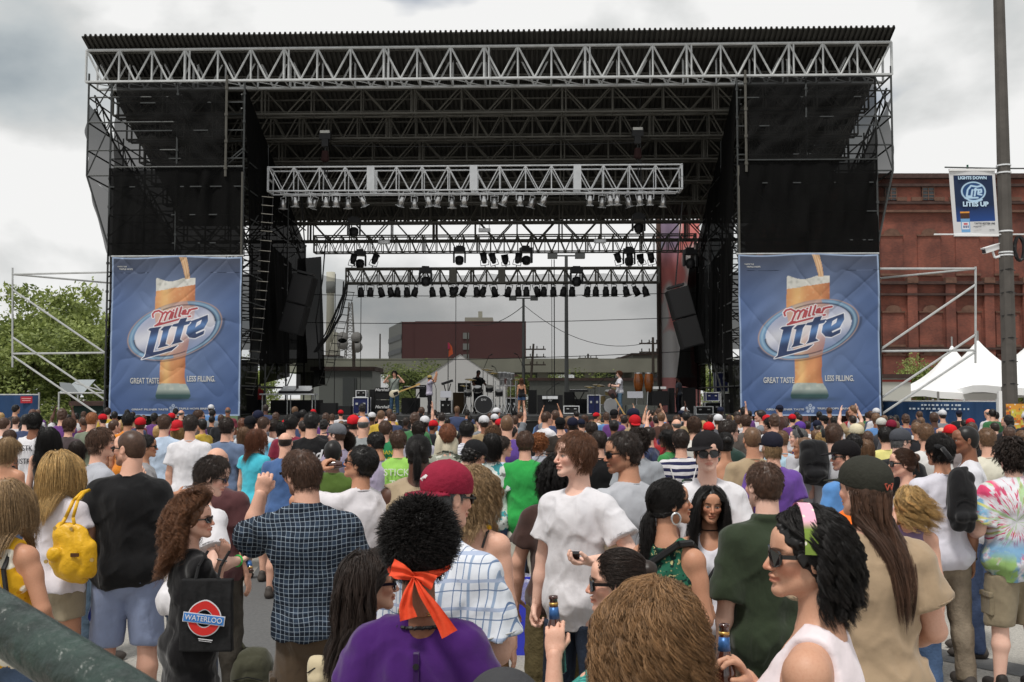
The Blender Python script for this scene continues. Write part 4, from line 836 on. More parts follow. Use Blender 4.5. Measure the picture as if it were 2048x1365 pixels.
# ---- foreground railing
def rail():
 a=W(-60,1206,1.15);b=W(250,1402,1.0);p0=a+(a-b)*.8;p1=b+(b-a)*.5;c=(a+b)/2;o=empty('stair_handrail',c);tag(o,'blurred dark green metal handrail crossing the bottom left corner','handrail')
 m=mat('green_enamel',lin((34,50,44)),.35,bump=.5,bscale=35,var=.6,vscale=26,spec=.5)
 q=(p1-p0).to_track_quat('Z','Y').to_matrix();n=40;k=20;V=[];Fc=[]
 for i in range(n+1):
  c_=p0.lerp(p1,i/n)
  for j in range(k):an=2*math.pi*j/k;V.append(c_-c+q@Vector((.030*math.cos(an),.030*math.sin(an),0)))
 for i in range(n):
  for j in range(k):Fc.append((i*k+j,i*k+(j+1)%k,(i+1)*k+(j+1)%k,(i+1)*k+j))
 mesh_obj('rail',V,Fc,m,o,True)
rail()
# === PEOPLE: surface-net builder
def vec(*a):return np.array(a,float)
def nrm(v):v=np.asarray(v,float);return v/(np.linalg.norm(v)+1e-12)
def surfnet(Fv,xs,ys,zs):
 S=Fv<0;nx,ny,nz=Fv.shape
 c=np.zeros((nx-1,ny-1,nz-1),np.int8)
 for dx in(0,1):
  for dy in(0,1):
   for dz in(0,1):c+=S[dx:nx-1+dx,dy:ny-1+dy,dz:nz-1+dz]
 I=np.argwhere((c>0)&(c<8));idx=-np.ones(c.shape,np.int64);idx[tuple(I.T)]=np.arange(len(I))
 if len(I)==0:return np.zeros((0,3)),np.zeros((0,4),int)
 acc=np.zeros((len(I),3));cnt=np.zeros(len(I));i,j,k=I.T
 cor={(a,b,d):Fv[i+a,j+b,k+d]for a in(0,1)for b in(0,1)for d in(0,1)}
 for a in cor:
  for ax in range(3):
   if a[ax]==1:continue
   b=list(a);b[ax]=1;b=tuple(b);fa,fb=cor[a],cor[b];m=(fa<0)!=(fb<0)
   t=np.where(m,fa/(fa-fb+1e-20),0);p=np.array(a,float)[None].repeat(len(I),0);p[:,ax]+=t;acc+=p*m[:,None];cnt+=m
 P=I+acc/cnt[:,None];st=np.array([xs[1]-xs[0],ys[1]-ys[0],zs[1]-zs[0]]);V=np.array([xs[0],ys[0],zs[0]])+P*st
 Q=[]
 for ax in range(3):
  A=[slice(1,-1)]*3;A[ax]=slice(0,-1);B=list(A);B[ax]=slice(1,None)
  sa,sb=S[tuple(A)],S[tuple(B)];E=np.argwhere(sa!=sb)
  if len(E)==0:continue
  off=[1,1,1];off[ax]=0;E2=E+off;u,v=[(1,2),(2,0),(0,1)][ax]
  def cell(du,dv):q=E2.copy();q[:,u]-=du;q[:,v]-=dv;return idx[tuple(q.T)]
  q=np.stack([cell(1,1),cell(0,1),cell(0,0),cell(1,0)],1);flip=~sa[tuple(E.T)];q[flip]=q[flip][:,::-1];Q.append(q[(q>=0).all(1)])
 return V,np.concatenate(Q)
class Grid:
 def __init__(s,lo,hi,h):
  s.ax=[np.arange(lo[i]-2*h,hi[i]+2.5*h,h)for i in range(3)];s.h=h;s.F=np.full([len(a)for a in s.ax],.25)
 def sl(s,lo,hi):return tuple(slice(max(0,int(np.searchsorted(s.ax[i],lo[i])-1)),int(np.searchsorted(s.ax[i],hi[i])+1))for i in range(3))
 def at(s,sl):return s.ax[0][sl[0]][:,None,None],s.ax[1][sl[1]][None,:,None],s.ax[2][sl[2]][None,None,:]
 def apply(s,fn,lo,hi,mode,k):
  m=k+.03;sl=s.sl(np.array(lo)-m,np.array(hi)+m);f=s.F[sl]
  if f.size==0:return
  d=fn(*s.at(sl))
  if mode=='sub':d=-d
  if mode=='add':
   h=np.clip(.5+.5*(f-d)/k,0,1);s.F[sl]=f+(d-f)*h-k*h*(1-h)
  else:
   h=np.clip(.5-.5*(f-d)/k,0,1);s.F[sl]=f+(d-f)*h+k*h*(1-h)
 def ell(s,c,r,mode='add',k=.03,rot=None):
  c=np.array(c,float);r=np.array(r,float);m=r.max()
  def fn(X,Y,Z):
   x,y,z=X-c[0],Y-c[1],Z-c[2]
   if rot is not None:R_=rot;x,y,z=R_[0,0]*x+R_[1,0]*y+R_[2,0]*z,R_[0,1]*x+R_[1,1]*y+R_[2,1]*z,R_[0,2]*x+R_[1,2]*y+R_[2,2]*z
   k0=np.sqrt((x/r[0])**2+(y/r[1])**2+(z/r[2])**2);k1=np.sqrt((x/r[0]**2)**2+(y/r[1]**2)**2+(z/r[2]**2)**2)+1e-9
   return k0*(k0-1)/k1
  e_=r if rot is None else(m,m,m);s.apply(fn,c-e_,c+e_,mode,k);return s
 def cone(s,a,b,ra,rb,mode='add',k=.03,flat=None,cut=None):
  a=np.array(a,float);b=np.array(b,float);ab=b-a;L2=ab@ab+1e-9;m=max(ra,rb);n_=nrm(ab)
  def fn(X,Y,Z):
   x,y,z=X-a[0],Y-a[1],Z-a[2];tt=(x*ab[0]+y*ab[1]+z*ab[2])/L2;t=np.clip(tt,0,1);qx,qy,qz=x-t*ab[0],y-t*ab[1],z-t*ab[2];d2=qx*qx+qy*qy+qz*qz
   if flat is not None:qn=qx*flat[0][0]+qy*flat[0][1]+qz*flat[0][2];d2=d2+qn*qn*(flat[1]**2-1)
   d=np.sqrt(d2)-(ra+(rb-ra)*t)
   if cut:d=np.maximum(d,(tt-1)*math.sqrt(L2))
   return d
  s.apply(fn,np.minimum(a,b)-m,np.maximum(a,b)+m,mode,k);return s
 def plane(s,p,n):
  n=nrm(n);X,Y,Z=s.ax[0][:,None,None],s.ax[1][None,:,None],s.ax[2][None,None,:];s.F=np.maximum(s.F,(X-p[0])*n[0]+(Y-p[1])*n[1]+(Z-p[2])*n[2]);return s
 def disp(s,fn):
  B=np.abs(s.F)<.045;I=np.argwhere(B);P=np.stack([s.ax[i][I[:,i]]for i in range(3)],1);s.F[B]+=fn(P);return s
 def mesh(s):return surfnet(s.F,*s.ax)
CACHE={}
def rotm(yaw,pitch=0,roll=0):
 return np.array((Matrix.Rotation(R(yaw),3,'Z')@Matrix.Rotation(R(pitch),3,'X')@Matrix.Rotation(R(roll),3,'Y')))
 # ---- head in its own frame: forward +y, up +z
def head_mesh(sex,h,jaw=1.0,mouth=0):
 key=('head',sex,h,jaw,mouth)
 if key in CACHE:return CACHE[key]
 g=Grid((-.1,-.13,-.20),(.1,.14,.13),h);f=1.0 if sex=='m' else .95
 g.ell((0,-.014,.030),(.076*f,.096,.088),k=.01)
 g.ell((0,.022,-.028),(.061*f,.070,.084),k=.03)
 for s_ in(-1,1):
  g.cone((s_*.050*f,-.005,-.055),(s_*.016,.070,-.096),.020*jaw,.016,k=.025)
  g.ell((s_*.040,.062,-.022),(.024,.022,.022),k=.02)
  g.cone((s_*.055,.060,.020),(s_*.016,.086,.019),.010,.010 if sex=='m' else .008,k=.016)
 g.ell((0,.074,.050),(.050,.022,.030),k=.03);g.ell((0,.076,-.098),(.018*jaw,.017,.016),k=.02)
 g.cone((0,-.020,-.05),(0,-.045,-.20),.055*(1 if sex=='m' else .86),.060*(1 if sex=='m' else .84),k=.025)
 for s_ in(-1,1):g.ell((s_*.031,.096,-.003),(.017,.014,.011),'sub',k=.014)
 for s_ in(-1,1):g.ell((s_*.031,.0745,-.004),(.0145,.0145,.0135),k=.004)
 g.cone((0,.090,.008),(0,.112,-.034),.0070,.0100,k=.010)
 for s_ in(-1,1):g.ell((s_*.0110,.100,-.038),(.0070,.010,.0070),k=.006)
 g.ell((0,.093,-.058),(.026,.011,.007),k=.008);g.ell((0,.091,-.073),(.022,.012,.0075),k=.008)
 if mouth:g.ell((0,.104,-.067),(.014,.024,.009*mouth),'sub',k=.004)
 else:g.ell((0,.1135,-.0655),(.024,.010,.0022),'sub',k=.005)
 g.ell((0,.100,-.083),(.016,.008,.005),'sub',k=.010)
 for s_ in(-1,1):
  q=rotm(s_*-22,8);g.ell((s_*.080*f,-.010,-.008),(.007,.019,.032),k=.006,rot=q);g.ell((s_*.089*f,-.006,-.006),(.006,.010,.020),'sub',k=.004,rot=q)
 V,Q=g.mesh();CACHE[key]=(V,Q);return V,Q
def head_low(sex):return head_mesh(sex,.0125)
def hand_mesh(pose,h=.0045):
 key=('hand',pose,h)
 if key in CACHE:return CACHE[key]
 g=Grid((-.07,-.06,-.11),(.10,.21,.06),h);curl={'relaxed':22,'open':4,'grip':62,'fist':82,'flat':2}[pose]
 g.cone((0,-.05,0),(0,.01,0),.027,.025,k=.01,flat=((0,0,1),1.25));g.cone((0,0,0),(.004,.062,0),.028,.037,k=.02,flat=((0,0,1),2.5));g.ell((-.022,.04,-.006),(.015,.035,.014),k=.01)
 for i,(x,ln,r)in enumerate(((.032,.070,.0090),(.011,.078,.0092),(-.010,.072,.0088),(-.030,.058,.0078))):
  p=vec(x*.95,.082-abs(i-1)*.004,.0);a=curl*(.55+.08*i)if pose!='open' else 4+i*2;spread=(x*(3.2 if pose=='open' else .6));tot=0
  for sgm in(.44,.32,.24):
   tot+=a if sgm<.44 else a*.8;d=vec(spread*math.cos(R(tot))*.8,math.cos(R(tot)),-math.sin(R(tot)));q=p+nrm(d)*ln*sgm;g.cone(p,q,r,r*.93,k=.004);p=q;r*=.93
 t0=vec(.024,.022,-.006);td={'open':vec(.9,.55,-.1),'flat':vec(.5,.9,-.1)}.get(pose,vec(.55,.65,-.55));t1=t0+nrm(td)*.044;d2=nrm(td+(vec(-.5,.5,-.5)if pose in('grip','fist')else vec(-.1,.4,-.1)));g.cone(t0,t1,.0155,.0115,k=.012);g.cone(t1,t1+d2*.030,.0108,.0088,k=.004)
 V,Q=g.mesh();CACHE[key]=(V,Q);return V,Q
 # ---- hair solids in the head frame
def hairline_f(X,Y,Z):return Y-(.040+np.maximum(Z-.03,0)*1.05-np.maximum(.02-Z,0)*.9)
def hair_cap(style,h,seed=0):
 key=('cap',style,h,seed)
 if key in CACHE:return CACHE[key]
 th={'buzz':.004,'short':.013,'crop':.009,'mop':.009,'afro':.022,'curly':.016,'long':.012,'wave':.018,'bun':.008,'tail':.008,'under':.006,'bald':.003}[style]
 am={'buzz':.0005,'short':.006,'crop':.004,'mop':.011,'afro':.006,'curly':.014,'long':.004,'wave':.008,'bun':.003,'tail':.003,'under':.003,'bald':0}[style]
 fr={'afro':90,'curly':55,'mop':38,'short':45}.get(style,45)
 g=Grid((-.16,-.20,-.16),(.16,.17,.20),h)
 g.ell((0,-.018,.030),(.077+th,.096+th,.089+th),k=.01)
 if style in('long','wave','curly','mop','afro'):g.ell((0,-.055,-.035),(.068+th*.7,.055+th*.5,.075),k=.03)
 if style in('short','crop','buzz','bun','tail','under'):g.ell((0,-.050,-.025),(.062+th*.4,.054+th*.2,.060),k=.03)
 if style=='bun':g.ell((0,-.115,.05),(.042,.036,.038),k=.01)
 X,Y,Z=g.ax[0][:,None,None],g.ax[1][None,:,None],g.ax[2][None,None,:]
 lim=hairline_f(X,Y-{'mop':.012,'afro':.02,'curly':.016,'wave':.0}.get(style,0),Z)
 if style=='mop':lim=np.minimum(lim,np.maximum(-(Z-.035)+.0*Y,Y-.13))
 if style in('short','crop','buzz','mop','under','bun','tail'):lim=np.maximum(lim,np.maximum(-.078-Z,np.maximum(-.012-Z,0)*0+np.where(Y>-.02,-.022-Z,-1)))
 if style=='bald':lim=np.maximum(lim,np.maximum(Z-.045,-.07-Z))
 if style=='under':lim=np.maximum(lim,Z-.035)
 g.F=np.maximum(g.F,lim+0*g.F)
 if am:g.disp(lambda P:am*(noise3(P*fr,seed)*.7+noise3(P*np.array((fr*2.2,fr*.9,fr*.9)),seed+3)*.6))
 V,Q=g.mesh();CACHE[key]=(V,Q);return V,Q
def strands(n,ln,seed=0,curl=0.0,cf=60.0,grav=1.0,out=.25,segs=8,w=.0016,back=0.0,tie=None,zlim=(-.08,.2),lift=.012,taper=True,comb=(0,-.03,.12),wind=(0,0,0),crown=None,fringe=0.0,spread=.5,mind=None,body=True,skull=0.0,behind=0.0,ymax=9.0,bw=1.0,clump=0,gather=0.0):
 rs=np.random.RandomState(seed+17);d=rs.normal(size=(n*4,3));d/=np.linalg.norm(d,axis=1)[:,None];c=np.array((0,-.016,.030));r=np.array((.078,.097,.090))+skull;p=c+d*r
 ok=(hairline_f(p[:,0],p[:,1]-.004,p[:,2])<0)&(p[:,2]>zlim[0])&(p[:,2]<zlim[1])&(p[:,1]<ymax);p=p[ok][:n];d=d[ok][:n];n=len(p);nr=d/r;nr/=np.linalg.norm(nr,axis=1)[:,None]
 cb=p-np.array(comb);cb=cb-nr*(cb*nr).sum(1)[:,None];cb/=np.linalg.norm(cb,axis=1)[:,None]+1e-6
 if back:cb=cb+np.array((0,-back,0));cb[:,1]-=0
 side=np.sign(p[:,0]+1e-4);front=np.clip((p[:,1]-.02)/.06,0,1);cb[:,0]+=side*front*(1-fringe)*.9
 dr=cb+nr*out+rs.normal(size=(n,3))*.12*spread;dr/=np.linalg.norm(dr,axis=1)[:,None];L_=ln*(.75+.5*rs.rand(n))if mind is None else ln*(mind+(1-mind)*rs.rand(n));st=L_/segs;lay=rs.rand(n)*lift
 pts=[p.copy()];a0=rs.rand(n)*6.28;cur=p.copy();gv=np.array((0,0,-1.0));phs=[]
 for k in range(segs):
  if tie is not None:
   tv=np.array(tie)-cur;dist=np.linalg.norm(tv,axis=1);passed=(dist<.03)
   if k==0:done=np.zeros(n,bool)
   done|=passed;tgt=np.where(done[:,None],np.array((0,-.15,-1.0))+rs.normal(size=(n,3))*.05,tv/(dist[:,None]+1e-6));dr=dr*(.45 if not done.any()else .45)+tgt*.7
  else:dr=dr+gv*grav*.45+np.array(wind)*(k/segs)+rs.normal(size=(n,3))*.05*spread
  dr/=np.linalg.norm(dr,axis=1)[:,None];cur=cur+dr*st[:,None]
  q=(cur-c)/(r+.003+lay[:,None]*.6);m=np.linalg.norm(q,axis=1);ins=m<1;cur=np.where(ins[:,None],c+(cur-c)/np.maximum(m,.2)[:,None],cur)
  nk=(cur[:,2]<-.04)&(cur[:,2]>-.17);rad=np.hypot(cur[:,0],cur[:,1]+.03);f_=np.where(nk&(rad<.062+lay),(.062+lay)/np.maximum(rad,.01),1);cur[:,0]*=f_;cur[:,1]=(cur[:,1]+.03)*f_-.03
  xm=.084*np.clip((.115-cur[:,2])/.075,0,1)**.6;fc=(cur[:,1]>.01)&(np.abs(cur[:,0])<xm+lay*.5)
  if fringe<.5:cur[:,0]=np.where(fc,side*(xm+lay*.5),cur[:,0])
  if body:
   tq=(cur-np.array((0,-.03,-.42)))/(np.array((.21*bw,.145*bw,.28))+lay[:,None]);m=np.linalg.norm(tq,axis=1);bf=np.where(cur[:,1]<-.02,-1,1);ins=m<1
   ny=np.array((-.03))+bf*(.145*bw+lay)*np.sqrt(np.clip(1-tq[:,0]**2-tq[:,2]**2,0,1));cur[:,1]=np.where(ins,ny,cur[:,1])
  if gather:cur[:,0]*=1-gather*np.clip((-.02-cur[:,2])*8,0,1)
  if behind:yb=-.012+np.clip(cur[:,2]-.03,0,1)*1.3-lay*.5;cur[:,1]=np.where(cur[:,1]>yb,cur[:,1]*(1-behind)+yb*behind,cur[:,1])
  pts.append(cur.copy())
 Pm=np.stack(pts,1)
 t=np.linspace(0,1,segs+1)[None,:,None]
 fz=(.8+.4*rs.rand(n)[:,None])
 if clump:
  ci=((p[:,None,:]-p[None,:clump,:])**2).sum(2).argmin(1);kk=.85*np.clip(t*1.8,0,1)*(1-.25*t);Pm=Pm*(1-kk)+Pm[ci]*kk;a0=a0[ci];fz=fz[ci];L_=L_[ci]*(.9+.1*rs.rand(n))
 if curl:
  s_=np.linspace(0,1,segs+1)[None,:]*L_[:,None];ph=s_*cf*fz+a0[:,None];am=curl*np.clip(np.linspace(0,1,segs+1)*3,0,1)[None,:]
  Pm[...,0]+=am*np.cos(ph);Pm[...,1]+=am*np.sin(ph);Pm[...,2]+=am*.5*np.sin(ph+1)
 tg=np.gradient(Pm,axis=1);tg/=np.linalg.norm(tg,axis=2,keepdims=True)+1e-9;u=np.cross(tg,np.array((.3,.2,1.0)));u/=np.linalg.norm(u,axis=2,keepdims=True)+1e-9;v=np.cross(tg,u)
 wd=w*(1-.75*t**2)if taper else w;K=3;ring=np.stack([Pm+wd*(math.cos(2.094*q)*u+math.sin(2.094*q)*v)for q in range(K)],2)
 V=ring.reshape(-1,3);S1=segs+1;a,b,q=np.meshgrid(np.arange(n),np.arange(segs),np.arange(K),indexing='ij');base=a*S1*K;f=np.stack([base+b*K+q,base+b*K+(q+1)%K,base+(b+1)*K+(q+1)%K,base+(b+1)*K+q],-1).reshape(-1,4)
 sh=.5+.22*rs.randn(n);sh=sh if not clump else .55*sh+.45*(.5+.35*rs.randn(n))[ci];sh=np.repeat(np.clip(sh,0,1),S1*K);return V,f,sh
 # ---- materials for people
def skin_mat():
 m=bpy.data.materials.new('skin');m.use_nodes=True;N=m.node_tree.nodes;K=m.node_tree.links;b=N['Principled BSDF'];b.inputs['Roughness'].default_value=.5;b.inputs['Specular IOR Level'].default_value=.35
 b.inputs['Subsurface Weight'].default_value=0.0
 oi=N.new('ShaderNodeObjectInfo');at=N.new('ShaderNodeAttribute');at.attribute_name='hp';sx=N.new('ShaderNodeSeparateXYZ');K.new(at.outputs['Vector'],sx.inputs[0])
 def math_(op,a,b_=None,clampv=False):
  n=N.new('ShaderNodeMath');n.operation=op;n.use_clamp=clampv
  for i,q in enumerate((a,b_)):
   if q is None:continue
   if isinstance(q,(int,float)):n.inputs[i].default_value=q
   else:K.new(q,n.inputs[i])
  return n.outputs[0]
 ax_=math_('ABSOLUTE',sx.outputs[0])
 def ellm(xs,cx,cz,rx,rz,soft,ymin=.05):
  a=math_('DIVIDE',math_('SUBTRACT',xs,cx),rx);c=math_('DIVIDE',math_('SUBTRACT',sx.outputs[2],cz),rz);d=math_('SQRT',math_('ADD',math_('MULTIPLY',a,a),math_('MULTIPLY',c,c)))
  k=math_('MULTIPLY',math_('SUBTRACT',1.0,d),1/soft);k=math_('ADD',k,.5,True);return math_('MULTIPLY',k,math_('GREATER_THAN',sx.outputs[1],ymin))
 def mix(c0,c1,k,mode='MIX'):
  n=N.new('ShaderNodeMixRGB');n.blend_type=mode;K.new(k,n.inputs[0])if not isinstance(k,(int,float))else setattr(n.inputs[0],'default_value',k)
  for i,q in((1,c0),(2,c1)):
   if isinstance(q,tuple):n.inputs[i].default_value=(*q,1)
   else:K.new(q,n.inputs[i])
  return n.outputs[0]
 tcn=N.new('ShaderNodeTexCoord');nz=N.new('ShaderNodeTexNoise');nz.inputs['Scale'].default_value=22;nz.inputs['Detail'].default_value=7;K.new(tcn.outputs['Object'],nz.inputs['Vector'])
 c=mix(oi.outputs['Color'],(.92,.70,.62),.0);c=mix(oi.outputs['Color'],(1.0,.78,.72),math_('MULTIPLY',nz.outputs[0],.5),'MULTIPLY')
 nq=N.new('ShaderNodeTexNoise');nq.inputs['Scale'].default_value=150;nq.inputs['Detail'].default_value=3;K.new(tcn.outputs['Object'],nq.inputs['Vector']);c=mix(c,(.78,.60,.52),math_('MULTIPLY',math_('SUBTRACT',nq.outputs[0],.45),.9,True),'MULTIPLY')
 c=mix(c,(1.0,.62,.58),math_('MULTIPLY',ellm(ax_,.044,-.03,.026,.024,.9,.03),.45),'MULTIPLY')
 c=mix(c,(1.0,.66,.60),math_('MULTIPLY',ellm(sx.outputs[0],0,-.034,.016,.016,.8,.095),.5),'MULTIPLY')
 c=mix(c,(.72,.36,.34),math_('MULTIPLY',ellm(sx.outputs[0],0,-.0655,.027,.0110,.4,.06),.7),'MULTIPLY')
 be=N.new('ShaderNodeAttribute');be.attribute_type='OBJECT';be.attribute_name='stubble'
 sb=math_('MULTIPLY',ellm(sx.outputs[0],0,-.085,.075,.045,.5,.005),be.outputs['Fac']);c=mix(c,(.30,.22,.17),sb,'MULTIPLY')
 c=mix(c,(.05,.03,.02),math_('MULTIPLY',ellm(ax_,.034,.0195,.021,.0048,.5,.05),.75))
 c=mix(c,(.03,.02,.015),math_('MULTIPLY',ellm(ax_,.0315,-.0015,.0165,.0078,.25,.06),.8));c=mix(c,(.42,.39,.36),ellm(ax_,.0315,-.0035,.0135,.0042,.3,.06));c=mix(c,(.03,.02,.015),ellm(ax_,.0315,-.003,.0056,.0056,.3,.06))
 K.new(c,b.inputs['Base Color']);bp=N.new('ShaderNodeBump');bp.inputs['Strength'].default_value=.12;bp.inputs['Distance'].default_value=.004;n2_=N.new('ShaderNodeTexNoise');n2_.inputs['Scale'].default_value=220;K.new(tcn.outputs['Object'],n2_.inputs['Vector']);K.new(n2_.outputs[0],bp.inputs['Height']);K.new(bp.outputs[0],b.inputs['Normal'])
 return m
SKIN=skin_mat()
def hair_mat():
 m=bpy.data.materials.new('hair');m.use_nodes=True;N=m.node_tree.nodes;K=m.node_tree.links;b=N['Principled BSDF'];b.inputs['Roughness'].default_value=.42;b.inputs['Specular IOR Level'].default_value=.35
 oi=N.new('ShaderNodeObjectInfo');at=N.new('ShaderNodeAttribute');at.attribute_name='shade';tcn=N.new('ShaderNodeTexCoord');nz=N.new('ShaderNodeTexNoise');nz.inputs['Scale'].default_value=60;nz.inputs['Detail'].default_value=3;K.new(tcn.outputs['Object'],nz.inputs['Vector'])
 ad=N.new('ShaderNodeMath');ad.operation='ADD';K.new(at.outputs['Fac'],ad.inputs[0]);K.new(nz.outputs[0],ad.inputs[1]);mr=N.new('ShaderNodeMapRange');mr.inputs[1].default_value=.5;mr.inputs[2].default_value=1.5;mr.inputs[3].default_value=.45;mr.inputs[4].default_value=1.7;K.new(ad.outputs[0],mr.inputs[0])
 vm=N.new('ShaderNodeVectorMath');vm.operation='SCALE';K.new(oi.outputs['Color'],vm.inputs[0]);K.new(mr.outputs[0],vm.inputs['Scale']);K.new(vm.outputs[0],b.inputs['Base Color']);return m
HAIR=hair_mat()
def _c():
 for m in(COTTON,DENIM):folds(m.node_tree.nodes,m.node_tree.links,m.node_tree.nodes['Principled BSDF'],next(n for n in m.node_tree.nodes if n.type=='TEX_COORD').outputs['Object'])
COTTON=mat('cotton',objcol=True,rough=.9,bump=.25,bscale=16,var=.04,vscale=9,spec=.15,sheen=.2)
DENIM=mat('denim',objcol=True,rough=.9,bump=.3,bscale=60,var=.18,vscale=14,spec=.15)
FELT=mat('cap_cloth',objcol=True,rough=.85,bump=.25,bscale=60,var=.08,vscale=20,spec=.15)
PLAST=mat('plastic',objcol=True,rough=.25,spec=.6);LEATH=mat('leather',objcol=True,rough=.4,bump=.5,bscale=25,var=.1,vscale=10,spec=.4)
SHOEM=mat('shoe',objcol=True,rough=.6)
GLASSES=mat('sunglass_plastic',(.008,.008,.009),.12,spec=.7);METAL_G=mat('gold',(.6,.42,.16),.3,metal=1);METAL_S=mat('silver',(.6,.6,.6),.3,metal=1)
_c()
# ---- skeleton and body
ARM={'down':((.16,-.03,-1),(.06,.16,-1)),'bent':((.2,-.02,-1),(-.42,1,.05)),'pocket':((.38,-.18,-1),(-.2,.35,-1)),'cross':((.12,.15,-1),(-1,.5,.12)),'up':((.35,.25,.85),(-.05,.15,1)),'upf':((.3,.7,.6),(-.1,.5,1)),'clap':((.2,.9,.35),(-.45,.35,1)),'face':((.28,.45,-.75),(-.45,.55,.85)),'hipb':((.4,-.1,-1),(-.6,.1,-.55)),'drink':((.3,.75,-.2),(-.55,.25,.9)),'phone':((.22,.1,-1),(-.45,.9,.25))}
class Sk:pass
def skeleton(sp):
 s=Sk();sex=sp.get('sex','m');w=sp.get('w',1.0);s.sex=sex;s.w=w;f=sex=='f';sh=(.146 if f else .168)*(.6+.4*w)*sp.get('shw',1)
 s.neck=vec(0,-.02,1.50);s.head=rotm(*sp.get('head',(0,0,0)));s.hc=vec(0,.006,1.585+sp.get('neck',.010))+s.head@vec(0,.012,.078);s.arms={}
 for sd,key in((1,'ra'),(-1,'la')):
  a=sp.get(key,'down');a=ARM[a]if isinstance(a,str)else a;up=nrm(vec(a[0][0]*sd,a[0][1],a[0][2]));fo=nrm(vec(a[1][0]*sd,a[1][1],a[1][2]))
  S=vec(sh*sd,-.012,1.412+max(0,up[2])*.04);E=S+up*.285;Wr=E+fo*.245;s.arms[sd]=(S,E,Wr,up,fo,a[2]if len(a)>2 else 'relaxed',a[3]if len(a)>3 else None)
 st=sp.get('stance',.145);s.legs={}
 for sd in(1,-1):y=sp.get('step',0)*sd;s.legs[sd]=(vec(.088*sd,0,.93),vec((.088+st)/2*sd,.012+y*.5,.50),vec(st*sd,y-.015,.075))
 return s
def torso(g,s,e,k=.045,female=True):
 w=s.w;f=s.sex=='f'
 if not f:
  g.ell((0,0,.965),(.155*w+e,.118*w+e,.13+e),k=k);g.ell((0,.004,1.13),(.138*w+e,.112*w+e,.17),k=k);g.ell((0,-.002,1.32),(.158*w+e,.118*w+e,.175),k=k)
 else:
  g.ell((0,-.004,.955),(.172*w+e,.125*w+e,.13+e),k=k);g.ell((0,0,1.13),(.124*w+e,.092*w+e,.17),k=k);g.ell((0,-.004,1.31),(.146*w+e,.100*w+e,.175),k=k)
  for sd in(-1,1):g.ell((.066*sd,.085*w,1.285),(.058+e,.052+e,.060+e),k=.035)
 for sd in(-1,1):
  S=s.arms[sd][0];g.cone((sd*.02,-.02,1.472),(S[0]*.90,-.016,1.420),.042+e*.6,.041+e*.7,k=k);g.ell(S+vec(0,0,-.006),(.046+e*.7,.054+e,.050+e*.7),k=k*.8)
def up_(s,sd):return s.arms[sd][3]
def body_mesh(s,hb,sp):
 pts=[q for sd in(1,-1)for q in s.arms[sd][:3]];P=np.array(pts);lo=np.minimum(P.min(0)-.08,(-.24,-.20,.03));hi=np.maximum(P.max(0)+.08,(.24,.22,1.62));g=Grid(lo,hi,hb);af=(.90 if s.sex=='f' else 1.0)*(.5+.5*s.w)
 torso(g,s,0);g.cone((0,-.022,1.46),s.hc+s.head@vec(0,-.03,-.07),.060*af,.053*af,k=.03)
 for sd in(-1,1):g.ell((sd*.075,-.075,.93),(.08,.07,.085),k=.04)
 for sd in(1,-1):
  S,E,Wr=s.arms[sd][:3];g.cone(S+up_(s,sd)*.02,E,.049*af,.041*af,k=.03);g.ell(S*.62+E*.38+vec(0,.008,0),(.047*af,.049*af,.07),k=.02);g.cone(E,E*.55+Wr*.45,.041*af,.040*af,k=.015);g.cone(E*.6+Wr*.4,Wr,.039*af,.027*af,k=.02)
  H,Kn,An=s.legs[sd];wl=(.5+.5*s.w);g.cone(H,Kn,.088*wl,.056*wl,k=.03);g.cone(Kn,Kn*.62+An*.38+vec(0,-.015,0),.054*wl,.055*wl,k=.02);g.cone(Kn*.6+An*.4+vec(0,-.012,0),An,.053*wl,.037,k=.03);g.ell(An+vec(0,.06,-.035),(.04,.11,.032),k=.02)
 return g.mesh()
def hand_frame(s,sd):
 S,E,Wr,up,fo,pose,pn=s.arms[sd];y=fo;ref=vec(-sd,0,0)if pn is None else nrm(vec(pn[0]*sd,pn[1],pn[2]))
 z=-(ref-y*(ref@y));z=nrm(z)if np.linalg.norm(z)>.05 else nrm(np.cross(y,vec(0,1,.1)));x=np.cross(y,z);M=np.stack([x,y,z],1);return M,x
def fold_fn(seed,amp,vert=1.0):
 def fn(P):
  a=noise3(P*np.array((13,13,3.5))*vert+3,seed);q=np.stack([P[:,0]*6+P[:,2]*5,P[:,1]*8,P[:,2]*8-P[:,0]*6],1);b=1-2*np.abs(noise3(q,seed+4));c=1-2*np.abs(noise3(q*np.array((-1.2,1,.8))+9,seed+8));lowk=np.clip(1.35-P[:,2],0,.4)/.4
  return amp*(a*(.35+.65*lowk)-.55*np.clip(b,0,1)**2-.45*np.clip(c,0,1)**2)
 return fn
